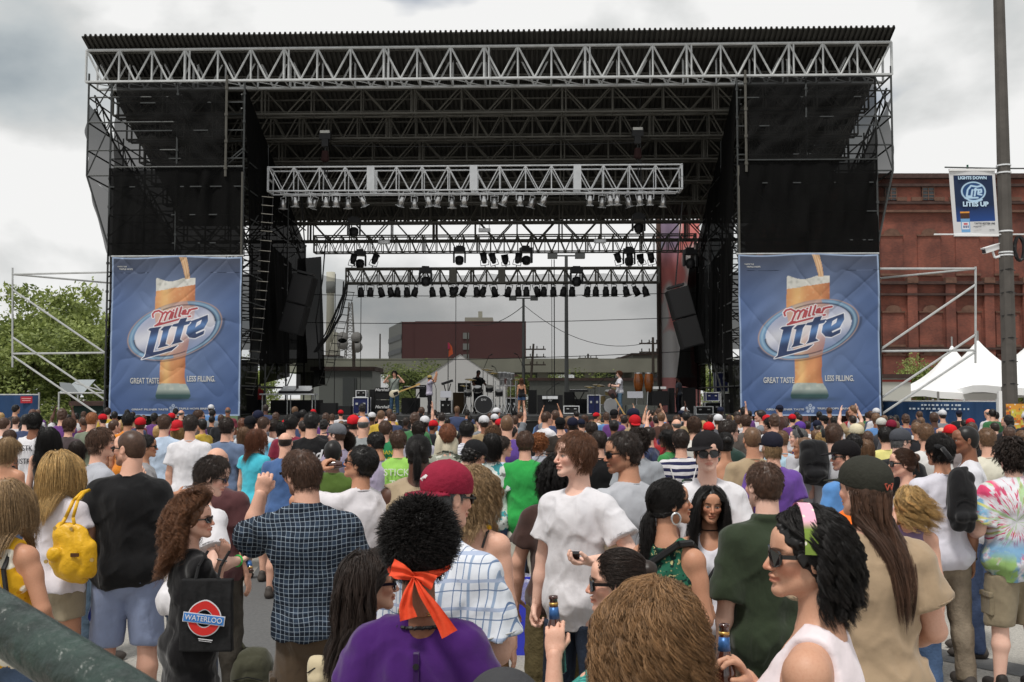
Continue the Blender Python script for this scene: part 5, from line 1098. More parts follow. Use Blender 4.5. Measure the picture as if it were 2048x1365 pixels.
def shirt_mesh(s,hb,sp):
 kind=sp.get('top','tee');e=sp.get('loose',.014);sl={'tee':.62,'shirt':.80,'rolled':.98,'tank':0,'vest':0,'puff':.42,'long':1.9,'cap':.30,'dress':0,'dresst':.52,'v':.62,'halter':0,'strap':0,'ringer':.6}[kind];sl=sp.get('sleeve',sl)
 pts=np.array([q for sd in(1,-1)for q in s.arms[sd][:3]]);hem=sp.get('hem',{'dress':.45,'dresst':.52}.get(kind,.86));fem=s.sex=='f'
 lo=np.minimum(pts.min(0)-.1,(-.30,-.26,hem-.02));hi=np.maximum(pts.max(0)+.1,(.30,.26,1.58))
 if sl<1:lo[2]=hem-.02
 g=Grid(lo,hi,hb);w=s.w;torso(g,s,e)
 if kind in('dress','dresst'):
  g.cone((0,0,1.02),(0,0,hem),.14*w,.22*w,k=.06,flat=((0,1,0),1.25))
 elif kind not in('tank','strap','halter')or not fem:
  dr=sp.get('drape',.006);g.cone((0,-.002,1.32),(0,0,hem-.1),(.143 if not fem else .128)*w+dr,(.156 if not fem else .152)*w+dr*1.6,k=.05,flat=((0,1,0),1.34))
 for sd in(-1,1):g.ell((sd*.075,-.072,.93),(.092+e*.5,.078+e*.8,.10),k=.04)
 g.ell((0,0,.94),((.184 if fem else .174)*w+e,.138*w+e,.13),k=.03)
 g.plane((0,0,hem),(0,0,-1))
 if kind in('tank','strap','vest','halter'):
  for sd in(-1,1):S=s.arms[sd][0];rr_={'vest':.050,'tank':.082,'strap':.10,'halter':.12}[kind];g.ell(S+vec(sd*.03,0,.0 if kind!='tank' else .01),(rr_,.16,rr_*1.35),'sub',k=.012)
 amp=sp.get('amp',.016);g.disp(fold_fn(sp['seed'],amp))
 af=(.5+.5*w)*(.92 if fem else 1)
 if sl>0:
  G2=Grid(lo,hi,hb)
  for sd in(1,-1):
   S,E,Wr,up,fo=s.arms[sd][:5];S2=S+up*.012
   if sl<=1:G2.cone(S2,S+up*.285*sl,.052*af+e*.6,(.062+(.010 if kind in('tee','v','shirt','ringer')else .0))*af+e,k=.02,cut=True)
   else:G2.cone(S2,E,.060*af+e,.052*af+e,k=.02);G2.cone(E,E+fo*.245*(sl-1),.052*af+e,.042*af+e,k=.02,cut=True)
   if kind=='puff' and sl<.8:G2.ell(S+up*.075,(.068,.070,.070),k=.03);
   if kind=='rolled':G2.cone(S+up*.235,S+up*.285,.062*af+e,.062*af+e,k=.01,cut=True)
  G2.disp(fold_fn(sp['seed']+5,amp*.8,1.6));k=.03;h=np.clip(.5+.5*(g.F-G2.F)/k,0,1);g.F=g.F+(G2.F-g.F)*h-k*h*(1-h)
 nb=vec(0,-.022,1.46)
 if kind in('tee','cap','puff','dresst','ringer','long'):g.cone((0,-.02,1.40),(0,.005,1.66),.030,.082,'sub',k=.008);g.ell((0,.055,1.515),(.07,.06,.045),'sub',k=.01)
 elif kind in('shirt','rolled'):
  g.ell((0,-.016,1.520),(.080,.074,.036),'add',k=.012);g.cone((0,-.01,1.44),(0,.006,1.72),.054,.070,'sub',k=.006);g.ell((0,.09,1.53),(.035,.06,.07),'sub',k=.01)
 elif kind=='v':g.cone((0,-.02,1.40),(0,.005,1.66),.030,.085,'sub',k=.008);g.cone((0,.12,1.36),(0,.06,1.55),.012,.080,'sub',k=.01)
 elif kind in('tank','strap','vest','dress','halter'):g.ell((0,.10,1.50),(.085,.11,.11 if fem else .09),'sub',k=.01);g.ell((0,-.06,1.545),(.075,.11,.085 if kind!='halter' else .30),'sub',k=.01)
 if kind=='dress':
  for sd in(-1,1):S=s.arms[sd][0];g.ell(S+vec(sd*.02,0,0),(.085,.16,.12),'sub',k=.012)
 if kind in('strap','halter'):g.ell((0,-.12,1.44),(.20,.10,.20),'sub',k=.01)
 return g.mesh()
def pants_mesh(s,hb,sp):
 kind=sp.get('bot','jeans');z1={'jeans':.05,'shorts':.47,'short':.72,'skirt':.62,'knee':.40}[kind];e={'jeans':.010,'shorts':.018,'short':.012,'skirt':.014,'knee':.020}[kind];w=s.w
 g=Grid((-.28,-.25,z1-.02),(.28,.24,1.08),hb);
 g.ell((0,-.004,.955),((.168 if s.sex=='f' else .158)*w+e,.124*w+e,.14),k=.04);g.cone((0,0,1.04),(0,0,.92),.148*w,.165*w,k=.03,flat=((0,1,0),1.3))
 for sd in(-1,1):g.ell((sd*.075,-.078,.92),(.085+e*.4,.072+e*.4,.09),k=.04)
 if kind=='skirt':g.cone((0,0,.95),(0,0,z1),.16*w,.20*w,k=.05,flat=((0,1,0),1.2))
 for sd in(1,-1):
  H,Kn,An=s.legs[sd];wl=.5+.5*w
  if kind=='skirt':continue
  g.cone(H,Kn,.094*wl+e,.068*wl+e*(1.6 if kind in('shorts','knee','short')else 1),k=.012)
  if z1<.45:g.cone(Kn,An+vec(0,-.005,-.02),.066*wl+e,.054+e,k=.02);g.ell(Kn*.66+An*.34+vec(0,-.018,0),(.062*wl+e,.064*wl+e,.12),k=.03)
 g.plane((0,0,z1),(0,0,-1));g.plane((0,0,min(1.04,sp.get('hem',.86)+.03)),(0,0,1));g.disp(fold_fn(sp['seed']+11,.008));return g.mesh()
def shoe_mesh(h=.011):
 if 'shoe' in CACHE:return CACHE['shoe']
 g=Grid((-.07,-.12,-.01),(.07,.22,.12),h);g.cone((0,-.05,.04),(0,.14,.035),.042,.040,k=.02,flat=((0,0,1),1.1));g.cone((0,-.05,.05),(0,-.04,.10),.042,.040,k=.03);g.ell((0,.06,.035),(.046,.14,.04),k=.02);g.plane((0,0,.002),(0,0,-1));CACHE['shoe']=g.mesh();return CACHE['shoe']
def cap_mesh(h,kind='cap',back=False):
 key=('hat',h,kind,back)
 if key in CACHE:return CACHE[key]
 g=Grid((-.13,-.24,-.06),(.13,.24,.17),h);g.ell((0,-.010,.036),(.092,.119,.098),k=.01);g.ell((0,-.012,.062),(.088,.108,.074),k=.02);g.plane((0,0,.012),(0,.12,-1))
 g.ell((0,-.014,.01),(.083,.103,.09),'sub',k=.006)
 s_=-1 if back else 1;G2=Grid((-.13,-.24,-.06),(.13,.24,.17),h);G2.ell((0,s_*.100-.01,.022 if not back else-.012),(.080,.105,.040),k=.01,rot=rotm(0,-9*s_));X,Y,Z=G2.ax[0][:,None,None],G2.ax[1][None,:,None],G2.ax[2][None,None,:]
 zz=(.030 if not back else .004)-.10*X**2*10*.4-.22*np.maximum(s_*Y-.09,0);G2.F=np.maximum(G2.F,np.abs(Z-zz)-.0042);G2.F=np.maximum(G2.F,-(s_*Y-.05));g.F=np.minimum(g.F,G2.F)
 g.cone((0,-.014,.136),(0,-.014,.139),.008,.006,k=.004);V,Q=g.mesh();CACHE[key]=(V,Q);return V,Q
def xf(V,Rm,t):return V@np.asarray(Rm).T+t
def add_attr(o,name,arr,typ='FLOAT'):
 a=o.data.attributes.new(name,'FLOAT' if typ=='FLOAT' else 'FLOAT_VECTOR','POINT')
 a.data.foreach_set('value' if typ=='FLOAT' else 'vector',np.asarray(arr,np.float32).ravel())
HC={k:lin(v)for k,v in dict(black=(26,23,22),dark=(46,36,31),brown=(78,56,44),lbrown=(112,84,62),red=(120,72,48),blond=(178,146,96),dblond=(146,120,88),grey=(96,96,96),white=(190,188,182),auburn=(96,58,40),ginger=(150,96,60),gold=(136,104,72),frizz=(104,70,48),nut=(100,66,46)).items()}
SKC={k:lin(v)for k,v in dict(pale=(228,190,172),light=(218,174,152),tan=(190,142,114),olive=(200,156,130),brown=(132,90,68),dark=(88,60,48)).items()}
CAPSTY={'buzz':'buzz','bald':'bald'}
STR={'short':dict(n=2600,ln=.024,grav=.3,out=.3,segs=3,w=.0011,fringe=1,spread=1.4,body=False),'crop':dict(n=2200,ln=.013,grav=.1,out=.5,segs=2,w=.0010,fringe=1,spread=1.2,body=False),'mop':dict(n=3800,ln=.045,grav=.6,out=.25,segs=5,w=.0012,fringe=1,spread=1.2,body=False,lift=.018,comb=(.02,-.06,.12)),'afro':dict(n=4200,ln=.045,grav=0,out=2.5,segs=5,curl=.006,cf=190,w=.0015,fringe=1,spread=1.0,body=False,mind=.6),'curly':dict(n=3400,ln=.065,grav=.35,out=1.0,segs=8,curl=.008,cf=130,clump=260,w=.0013,fringe=.8,spread=1.5,body=False,lift=.03),'long':dict(n=3800,ln=.42,grav=.9,out=.15,segs=12,w=.0012,lift=.035,spread=.6,mind=.6),'wave':dict(n=3800,ln=.36,grav=.8,out=.3,segs=14,curl=.008,cf=45,clump=220,w=.0013,lift=.045,spread=.8,mind=.55),'bigcurl':dict(n=4800,ln=.42,grav=.55,out=1.0,segs=18,curl=.011,cf=95,clump=420,w=.0012,lift=.10,spread=1.3,mind=.4),'bun':dict(n=2400,ln=.10,grav=0,out=.05,segs=6,w=.0011,tie=(0,-.105,.05),spread=.4,body=False,fringe=.5),'tail':dict(n=2400,ln=.36,grav=0,out=.05,segs=11,w=.0012,tie=(0,-.112,.02),spread=.5,fringe=.5,mind=.7),'under':dict(n=900,ln=.022,grav=.5,out=.3,segs=3,w=.0015,zlim=(-.08,.02),spread=1,body=False,fringe=1)}
def TIEDYE_():return MATS.get('tie_dye')
def person(sp,hb=.014,hh=.0055,detail=True):
 """sp: see the tables below. Returns the top-level body object (origin between the feet, facing local +y)."""
 sp.setdefault('seed',1);s=skeleton(sp);k=sp.get('h',1.75)/1.775;ls=sp.get('lean',(0,0))
 def fin(V):
  V=np.array(V,float);z=np.maximum(V[:,2]-.95,0);V[:,0]+=ls[0]*z;V[:,1]+=ls[1]*z;return V*k
 HV,HQ=head_mesh(sp.get('sex','m'),hh,sp.get('jaw',1.0),sp.get('mouth',0))if detail else head_low(sp.get('sex','m'));hs=sp.get('hs',.93)
 BV,BQ=body_mesh(s,hb,sp);parts=[(BV,BQ,None),(xf(HV*hs,s.head,s.hc),HQ,HV)];sp['_sk']=s;sp['_k']=k
 if detail:
  for sd in(1,-1):
   V,Q=hand_mesh(s.arms[sd][5]);M,x=hand_frame(s,sd);V=V.copy()
   thumb_in=sd>0
   V[:,0]*=-sd;Q2=Q if sd<0 else Q[:,::-1];V=V*(.90 if s.sex=='f' else 1.0);parts.append((xf(V,M,s.arms[sd][2]),Q2,None))
 else:
  for sd in(1,-1):V,Q=hand_mesh('relaxed' if s.arms[sd][5]=='relaxed' else 'open',.012);M,x=hand_frame(s,sd);V=V.copy();V[:,0]*=-sd;parts.append((xf(V,M,s.arms[sd][2]),Q if sd<0 else Q[:,::-1],None))
 n=0;VV=[];QQ=[];HPs=[]
 for V,Q,hp in parts:VV.append(V);QQ.append(Q+n);n+=len(V);HPs.append(hp if hp is not None else np.full((len(V),3),9.0))
 o=mesh_obj('person',fin(np.concatenate(VV)),np.concatenate(QQ),SKIN,None,True,color=SKC[sp.get('skin','light')]);add_attr(o,'hp',np.concatenate(HPs),'V');o['stubble']=float(sp.get('stubble',0))
 V,Q=shirt_mesh(s,hb,sp);nm={'tank':'tank_top','vest':'vest','shirt':'shirt','rolled':'shirt','dress':'dress','dresst':'dress','halter':'halter_top','puff':'blouse','strap':'top'}.get(sp.get('top','tee'),'t_shirt')
 so_=mesh_obj(nm,fin(V),Q,sp.get('tm',COTTON),o,True,color=lin(sp.get('tc',(200,200,200))));sp['_shirt']=so_
 if detail and sp.get('top','tee')in('tee','ringer','shirt','rolled','v','puff'):
  tp=sp.get('top','tee');cl=tuple(c*.8 for c in lin(sp.get('tc',(200,200,200))));tm_=sp.get('tm',COTTON);tm_=COTTON if tm_ is TIEDYE_()else tm_
  if tp in('tee','ringer'):
   mb=MB();q=[(.069*math.cos(a),-.014+.066*math.sin(a),1.483-.30*(.066*math.sin(a)))for a in[2*math.pi*j/28 for j in range(29)]];mb.path(q,.0065,6);mesh_obj('collar',fin(mb.v),mb.f,COTTON,so_,True,color=cl)
  sl=sp.get('sleeve',{'tee':.62,'ringer':.6,'shirt':.8,'rolled':.98,'v':.62,'puff':.42}[tp]);af=(.5+.5*s.w)*(.92 if s.sex=='f' else 1);e=sp.get('loose',.014);rr=(.062+(.010 if tp in('tee','v','shirt','ringer')else 0))*af+e
  if sl<1:
   for sd in(1,-1):
    S,E,Wr,up=s.arms[sd][:4];u=nrm(np.cross(up,vec(0,1,.2)));v=np.cross(up,u);c0=S+up*(.285*sl-.012);mb=MB();mb.path([c0+(u*math.cos(a)+v*math.sin(a))*(rr-.0015)for a in[2*math.pi*j/24 for j in range(25)]],.0035,5);mesh_obj('sleeve_hem',fin(mb.v),mb.f,COTTON,so_,True,color=cl)
 if sp.get('top')not in('dress','dresst'):
  V,Q=pants_mesh(s,hb*1.15,sp);nm={'jeans':'trousers','skirt':'skirt'}.get(sp.get('bot','jeans'),'shorts');mesh_obj(nm,fin(V),Q,sp.get('bm',DENIM),o,True,color=lin(sp.get('bc',(60,72,98))))
 for sd in(1,-1):V,Q=shoe_mesh();An=s.legs[sd][2];mesh_obj('shoe',(V+vec(An[0],An[1]+.01,0))*k,Q,SHOEM,o,True,color=lin(sp.get('sc',(70,64,60))))
 hair=sp.get('hair','short');hc=HC[sp.get('hc','brown')];T=lambda V:fin(xf(V*hs,s.head,s.hc))
 hat=sp.get('hat')
 if hair!='none':
  base={'bigcurl':'curly','wave':'wave'}.get(hair,hair);base={'short':'under','crop':'under','mop':'under','buzz':'under'}.get(base,base)if hat else base
  V,Q=hair_cap(base,(hh*1.1 if detail else .013),sp['seed']%3);V2,Q2,S2=[V],[Q],[np.full(len(V),.32)]
  if hat:V2=[np.where((V[:,2:]>.04),V*.93,V)]
  if detail and base!='bald' and hair!='buzz':
   st=dict(STR.get('under' if(hat and hair in('short','crop','buzz','mop'))else hair,STR['short']));st.update(sp.get('st',{}))
   if hat and 'zlim' not in st:st['zlim']=(-.08,.015)
   sk_={'afro':.020,'curly':.014,'mop':.006,'bigcurl':.010,'short':.008,'wave':.010,'crop':.005}.get(hair,.004)
   st.setdefault('bw',s.w*(1.06 if s.sex=='m' else .97));a,b,c=strands(seed=sp['seed'],skull=0.0 if hat else sk_,**st);V2.append(a);Q2.append(b+len(V));S2.append(c)
  ho=mesh_obj('hair',T(np.concatenate(V2)),np.concatenate(Q2),HAIR,o,True,color=hc);add_attr(ho,'shade',np.concatenate(S2))
 if hat:
  V,Q=cap_mesh(hh if detail else .0115,'cap',hat.get('back',False));V=V@rotm(hat.get('yaw',0),hat.get('pitch',0)).T;co=mesh_obj('baseball_cap',T(V*1.02+vec(0,0,.004)),Q,FELT,o,True,color=lin(hat['c']));sp['_hat']=co
 if sp.get('glasses'):
  mb=MB();gk=sp['glasses']
  for sd in(-1,1):
   n0=len(mb.v);rx,rz=(.028,.0205)if gk!='big' else(.031,.026);pr=[]
   for q in range(14):a=2*math.pi*q/14;ca,sa=math.cos(a),math.sin(a);pr.append((sd*.033+rx*np.sign(ca)*abs(ca)**.75,.103-4.5*(sd*.033+rx*ca)**2,-.004+rz*np.sign(sa)*abs(sa)**.75))
   mb.poly([(x,y+.003,z)for x,y,z in pr][::-1]);mb.poly([(x,y-.003,z)for x,y,z in pr])
   for q in range(14):a_,b_=pr[q],pr[(q+1)%14];mb.quad((a_[0],a_[1]-.003,a_[2]),(b_[0],b_[1]-.003,b_[2]),(b_[0],b_[1]+.003,b_[2]),(a_[0],a_[1]+.003,a_[2]))
   mb.box((sd*.073,.048,.004),(.004,.085,.012 if gk=='big' else .008));mb.box((sd*.066,.087,.004),(.018,.006,.013))
  mb.tube((-.010,.102,.002),(.010,.102,.002),.003,5);V=np.array(mb.v);mesh_obj('sunglasses',T(V),mb.f,GLASSES,o)
 o['_x']=0;del o['_x'];o.rotation_euler=(0,0,R(sp.get('yaw',0)));sp['_fin']=fin;sp['_T']=T;return o
def seat_at(o,sp,px,py_top,s_):
 """put a person where head-top pixel (px, py_top) and scale s_ (px per metre) say; height follows from the camera height"""
 Y=F/s_;k=sp['_k'];X=(px-1024)/s_;sk=sp['_sk'];hx,hy=(sk.hc*k)[:2];ls=sp.get('lean',(0,0));hx+=ls[0]*.7*k;hy+=ls[1]*.7*k;c,s2=math.cos(R(sp.get('yaw',0))),math.sin(R(sp.get('yaw',0)))
 o.location=(X-(hx*c-hy*s2),Y-(hx*s2+hy*c),0)
def height_for(py_top,s_,extra=0.0):return CAMH-(py_top-795)/s_-extra
# ---- printed fabrics
class NG:
 def __init__(s,name,rough=.9):
  s.m=bpy.data.materials.new(name);s.m.use_nodes=True;s.N=s.m.node_tree.nodes;s.K=s.m.node_tree.links;s.b=s.N['Principled BSDF'];s.b.inputs['Roughness'].default_value=rough;s.b.inputs['Specular IOR Level'].default_value=.15;s.tc=s.N.new('ShaderNodeTexCoord');x=s.N.new('ShaderNodeSeparateXYZ');s.K.new(s.tc.outputs['Object'],x.inputs[0]);s.x,s.y,s.z=x.outputs;MATS[name]=s.m
 def put(s,sock,v):
  if isinstance(v,(int,float)):sock.default_value=v
  elif isinstance(v,tuple):sock.default_value=(*v,1)if len(v)==3 and len(sock.default_value)==4 else v
  else:s.K.new(v,sock)
 def op(s,o,a,b=None,clamp=False):
  n=s.N.new('ShaderNodeMath');n.operation=o;n.use_clamp=clamp;s.put(n.inputs[0],a)
  if b is not None:s.put(n.inputs[1],b)
  return n.outputs[0]
 def mix(s,a,b,k):n=s.N.new('ShaderNodeMixRGB');s.put(n.inputs[0],k);s.put(n.inputs[1],a);s.put(n.inputs[2],b);return n.outputs[0]
 def stripe(s,c,period,width,ph=0.0):
  if not hasattr(s,'wb'):s.wb=s.op('MULTIPLY',s.op('SUBTRACT',s.noise(s.tc.outputs['Object'],5,1),.5),.035)
  c=s.op('ADD',c,s.wb);f=s.op('FRACT',s.op('ADD',s.op('DIVIDE',c,period),ph));return s.op('LESS_THAN',f,width/period)
 def noise(s,v,sc,det=3):n=s.N.new('ShaderNodeTexNoise');n.inputs['Scale'].default_value=sc;n.inputs['Detail'].default_value=det;s.put(n.inputs['Vector'],v);return n.outputs[0]
 def comb(s,x,y,z):n=s.N.new('ShaderNodeCombineXYZ');s.put(n.inputs[0],x);s.put(n.inputs[1],y);s.put(n.inputs[2],z);return n.outputs[0]
 def done(s,c,bump=.25,bs=16,fo=1):s.K.new(c,s.b.inputs['Base Color']);bp=s.N.new('ShaderNodeBump');bp.inputs['Strength'].default_value=bump;bp.inputs['Distance'].default_value=.02;s.K.new(s.noise(s.tc.outputs['Object'],bs),bp.inputs['Height']);s.K.new(bp.outputs[0],s.b.inputs['Normal']);(folds(s.N,s.K,s.b,s.tc.outputs['Object'])if fo else None);return s.m
 def gt(s,v,t,soft=.02):return s.op('MULTIPLY',s.op('SUBTRACT',v,t),1/soft,True)
g=NG('dark_plaid');c=g.mix(lin((30,38,50)),lin((44,56,72)),g.stripe(g.x,.045,.022));c=g.mix(c,lin((24,30,40)),g.stripe(g.z,.045,.016));c=g.mix(c,lin((138,150,162)),g.stripe(g.x,.0225,.0020));PL_DARK=g.done(g.mix(c,lin((138,150,162)),g.stripe(g.z,.0225,.0020)))
g=NG('light_plaid');c=g.mix(lin((218,222,230)),lin((150,168,194)),g.stripe(g.x,.085,.010));c=g.mix(c,lin((120,142,176)),g.stripe(g.x,.085,.004,.25));c=g.mix(c,lin((170,182,206)),g.stripe(g.z,.095,.012));c=g.mix(c,lin((110,128,158)),g.stripe(g.z,.095,.004,.3));PL_LIGHT=g.done(g.mix(c,lin((96,118,154)),g.stripe(g.x,.085,.003,.55)))
g=NG('navy_stripes');STRIPES=g.done(g.mix(lin((206,204,208)),lin((44,46,78)),g.stripe(g.z,.062,.030)))
g=NG('thin_stripes');THIN=g.done(g.mix(lin((208,208,214)),lin((96,100,130)),g.stripe(g.z,.036,.006)))
g=NG('check_white');CHECKW=g.done(g.mix(g.mix(lin((200,200,204)),lin((120,128,140)),g.gt(g.noise(g.tc.outputs['Object'],22),.52,.03)),lin((60,66,72)),g.gt(g.noise(g.tc.outputs['Object'],38),.62,.02)))
g=NG('tie_dye');X=g.op('ADD',g.x,.06);Z=g.op('SUBTRACT',g.z,1.22);an=g.op('ARCTAN2',Z,X);r=g.op('SQRT',g.op('ADD',g.op('MULTIPLY',X,X),g.op('MULTIPLY',Z,Z)))
n1_=g.noise(g.comb(g.op('MULTIPLY',g.op('COSINE',an),7),g.op('MULTIPLY',g.op('SINE',an),7),g.op('MULTIPLY',r,9)),1.6,4);n2_=g.noise(g.comb(g.op('MULTIPLY',g.op('COSINE',an),4),g.op('MULTIPLY',g.op('SINE',an),4),g.op('ADD',g.op('MULTIPLY',r,5),7)),1.4,3);n3_=g.noise(g.tc.outputs['Object'],9,4)
wt_=lin((216,216,222));c=g.mix(wt_,lin((200,84,116)),g.op('MULTIPLY',g.gt(n1_,.53,.05),g.op('MULTIPLY',g.gt(r,.05,.03),g.op('SUBTRACT',1.0,g.gt(r,.24,.12)))))
c=g.mix(c,lin((150,196,110)),g.op('MULTIPLY',g.gt(n2_,.56,.06),.7));lowb=g.op('SUBTRACT',1.0,g.gt(g.z,1.03,.10));c=g.mix(c,lin((120,160,192)),g.op('MULTIPLY',lowb,g.gt(n3_,.44,.1)));low2=g.op('SUBTRACT',1.0,g.gt(g.z,.93,.08));c=g.mix(c,lin((150,186,116)),g.op('MULTIPLY',low2,g.gt(n2_,.44,.08)))
sdm=g.gt(g.op('ABSOLUTE',g.x),.22,.05);c=g.mix(c,lin((126,170,200)),g.op('MULTIPLY',sdm,g.gt(n3_,.45,.06)));c=g.mix(c,lin((206,206,130)),g.op('MULTIPLY',sdm,g.gt(n2_,.50,.05)));c=g.mix(c,lin((222,80,120)),g.op('MULTIPLY',g.gt(g.op('ABSOLUTE',g.x),.14,.05),g.op('MULTIPLY',g.gt(g.z,1.36,.05),g.gt(n1_,.42,.06))));TIEDYE=g.done(c)
def voro(g,sc,thr,soft=.05):n=g.N.new('ShaderNodeTexVoronoi');n.inputs['Scale'].default_value=sc;g.K.new(g.tc.outputs['Object'],n.inputs['Vector']);return g.op('SUBTRACT',1.0,g.gt(n.outputs[0],thr,soft))
g=NG('yellow_floral');c=g.mix(lin((222,170,40)),lin((232,226,210)),voro(g,9,.42));YFLOR=g.done(g.mix(c,lin((200,140,30)),g.gt(g.noise(g.tc.outputs['Object'],14),.60,.03)))
g=NG('green_floral');c=g.mix(lin((40,96,76)),lin((22,44,40)),g.gt(g.noise(g.tc.outputs['Object'],26),.5,.04));GFLOR=g.done(g.mix(c,lin((176,168,120)),g.gt(g.noise(g.tc.outputs['Object'],48),.60,.02)))
g=NG('teal_knit');n=g.N.new('ShaderNodeTexWave');n.inputs['Scale'].default_value=30;n.inputs['Distortion'].default_value=6;g.K.new(g.tc.outputs['Object'],n.inputs[0]);TEAL=g.done(g.mix(lin((44,120,116)),lin((90,172,160)),n.outputs[1]),.6,60)
g=NG('camo_print');c=g.mix(lin((150,152,140)),lin((62,66,58)),g.gt(g.noise(g.tc.outputs['Object'],14),.52,.02));CAMO=g.done(g.mix(c,lin((196,196,186)),g.gt(g.noise(g.tc.outputs['Object'],17),.60,.02)))
g=NG('shirt_blocks');c=g.mix(lin((205,210,206)),lin((70,150,156)),g.gt(g.noise(g.tc.outputs['Object'],12),.56,.02));BLOCKS=g.done(g.mix(c,lin((120,124,120)),g.gt(g.noise(g.tc.outputs['Object'],16),.62,.02)))
# ---- placing people
CASES=dict(short=.022,crop=.014,buzz=.004,bald=.0,mop=.024,afro=.050,curly=.038,long=.018,wave=.026,bigcurl=.046,bun=.012,tail=.012)
def place(px,py,s_,label,hb=None,hh=None,detail=True,cat='person',group=None,z0=0.0,**sp):
 ex=.030 if sp.get('hat')else CASES.get(sp.get('hair','short'),.02);hgt=CAMH-z0-(py-795)/s_;h=hgt*1.775/(1.781+ex+sp.get('neck',.010));sp['h']=h;sp.setdefault('seed',int(px)%97);k=h/1.775;Y=F/s_;X=(px-1024)/s_;yaw=sp.get('yaw',0);ls=sp.get('lean',(0,0))
 sk=skeleton({**sp,'ra':'down','la':'down'});hx,hy=sk.hc[0]*k+ls[0]*.7*k,sk.hc[1]*k+ls[1]*.7*k;c,s2=math.cos(R(yaw)),math.sin(R(yaw));loc=Vector((X-(hx*c-hy*s2),Y-(hx*s2+hy*c),z0))
 for key,sd in(('ra',1),('la',-1)):
  a=sp.get(key)
  if isinstance(a,tuple)and a[0]=='ik':
   T_=W(a[1],a[2],Y+a[3])-loc;T_=Matrix.Rotation(-R(yaw),3,'Z')@T_;T_=np.array(T_)/k;T_[0]-=ls[0]*max(T_[2]-.95,0);T_[1]-=ls[1]*max(T_[2]-.95,0);pole=vec(a[4][0]*sd,a[4][1],a[4][2]);S=sk.arms[sd][0];fo=vec(0,0,0);T0=T_.copy()
   for _ in range(4):
    T1=T0-fo*.075;d=T1-S;dl=np.linalg.norm(d);dc=min(dl,.522);u=d/dl;aa=(.285**2-.245**2+dc**2)/(2*dc);hh_=math.sqrt(max(.285**2-aa**2,1e-6));pp=nrm(pole-u*(pole@u));E=S+u*aa+pp*hh_;fo=nrm(S+u*dc-E)
   up=nrm(E-S);sp[key]=((up[0]*sd,up[1],up[2]),(fo[0]*sd,fo[1],fo[2]),a[5]if len(a)>5 else 'relaxed',a[6]if len(a)>6 else None)
 if hb is None:hb=.011 if s_>380 else(.014 if s_>200 else .018)
 if hh is None:hh=.0045 if s_>380 else(.0055 if s_>200 else .0075)
 o=person(sp,hb,hh,detail);o.location=loc;tag(o,label,cat,group);sp['o']=o;sp['loc']=loc;sp['Y']=Y;sp['M']=Matrix.Translation(loc)@Matrix.Rotation(R(yaw),4,'Z');return sp
def hand_pt(sp,side,off=(0,.075,-.035)):
 s=sp['_sk'];sd=1 if side=='r' else-1;M,x=hand_frame(s,sd);p=s.arms[sd][2]+M@vec(off[0]*-sd if False else off[0],off[1],off[2]);return sp['M']@Vector(sp['_fin'](p[None])[0])
def head_child(sp,name,mb,m,color=None,smooth=False):
 return mesh_obj(name,sp['_T'](np.array(mb.v)),mb.f,m,sp['o'],smooth,color=color)
glass_b=bpy.data.materials.new('brown_glass');glass_b.use_nodes=True;bb=glass_b.node_tree.nodes['Principled BSDF'];bb.inputs['Base Color'].default_value=(.055,.016,.010,1);bb.inputs['Roughness'].default_value=.08;bb.inputs['Specular IOR Level'].default_value=.8;bb.inputs['Coat Weight'].default_value=.5
label_b=mat('bottle_label',lin((62,104,160)),.35,metal=.4,var=.2,vscale=60);foil=mat('gold_foil',lin((200,160,90)),.35,metal=.6)
def bottle(p,ax,label,scale=1.0,at=.12,group='beer bottles held by the crowd'):
 ax=Vector(ax).normalized();base=Vector(p)-ax*at;o=empty('beer_bottle',base);tag(o,label,'bottle',group);s=scale
 mb=MB();mb.lathe((0,0,0),ax,[(0,.026*s),(.004,.0305*s),(.115*s,.0305*s),(.145*s,.024*s),(.170*s,.0155*s),(.215*s,.0132*s),(.228*s,.0125*s),(.229*s,.0145*s),(.238*s,.0145*s),(.239*s,.009*s)],20);mb.build('glass',glass_b,o,True)
 mb=MB();mb.lathe(ax*(.168*s),ax,[(0,.0172*s),(.036*s,.0146*s)],20);mb.build('neck_label',label_b,o,True);mb=MB();mb.lathe(ax*(.210*s),ax,[(0,.0146*s),(.008*s,.0142*s)],20);mb.build('foil_ring',foil,o,True)
 return o
def phone(p,rot,label):
 o=empty('mobile_phone',p);tag(o,label,'phone');q=Matrix.Rotation(rot,3,'X');mb=MB();mb.box((0,0,0),(.048,.014,.10),q);mb.build('case',GLASSES,o);mb=MB();mb.box(q@Vector((0,.0085,.01)),(.038,.003,.06),q);mb.build('screen',lens_m,o);return o
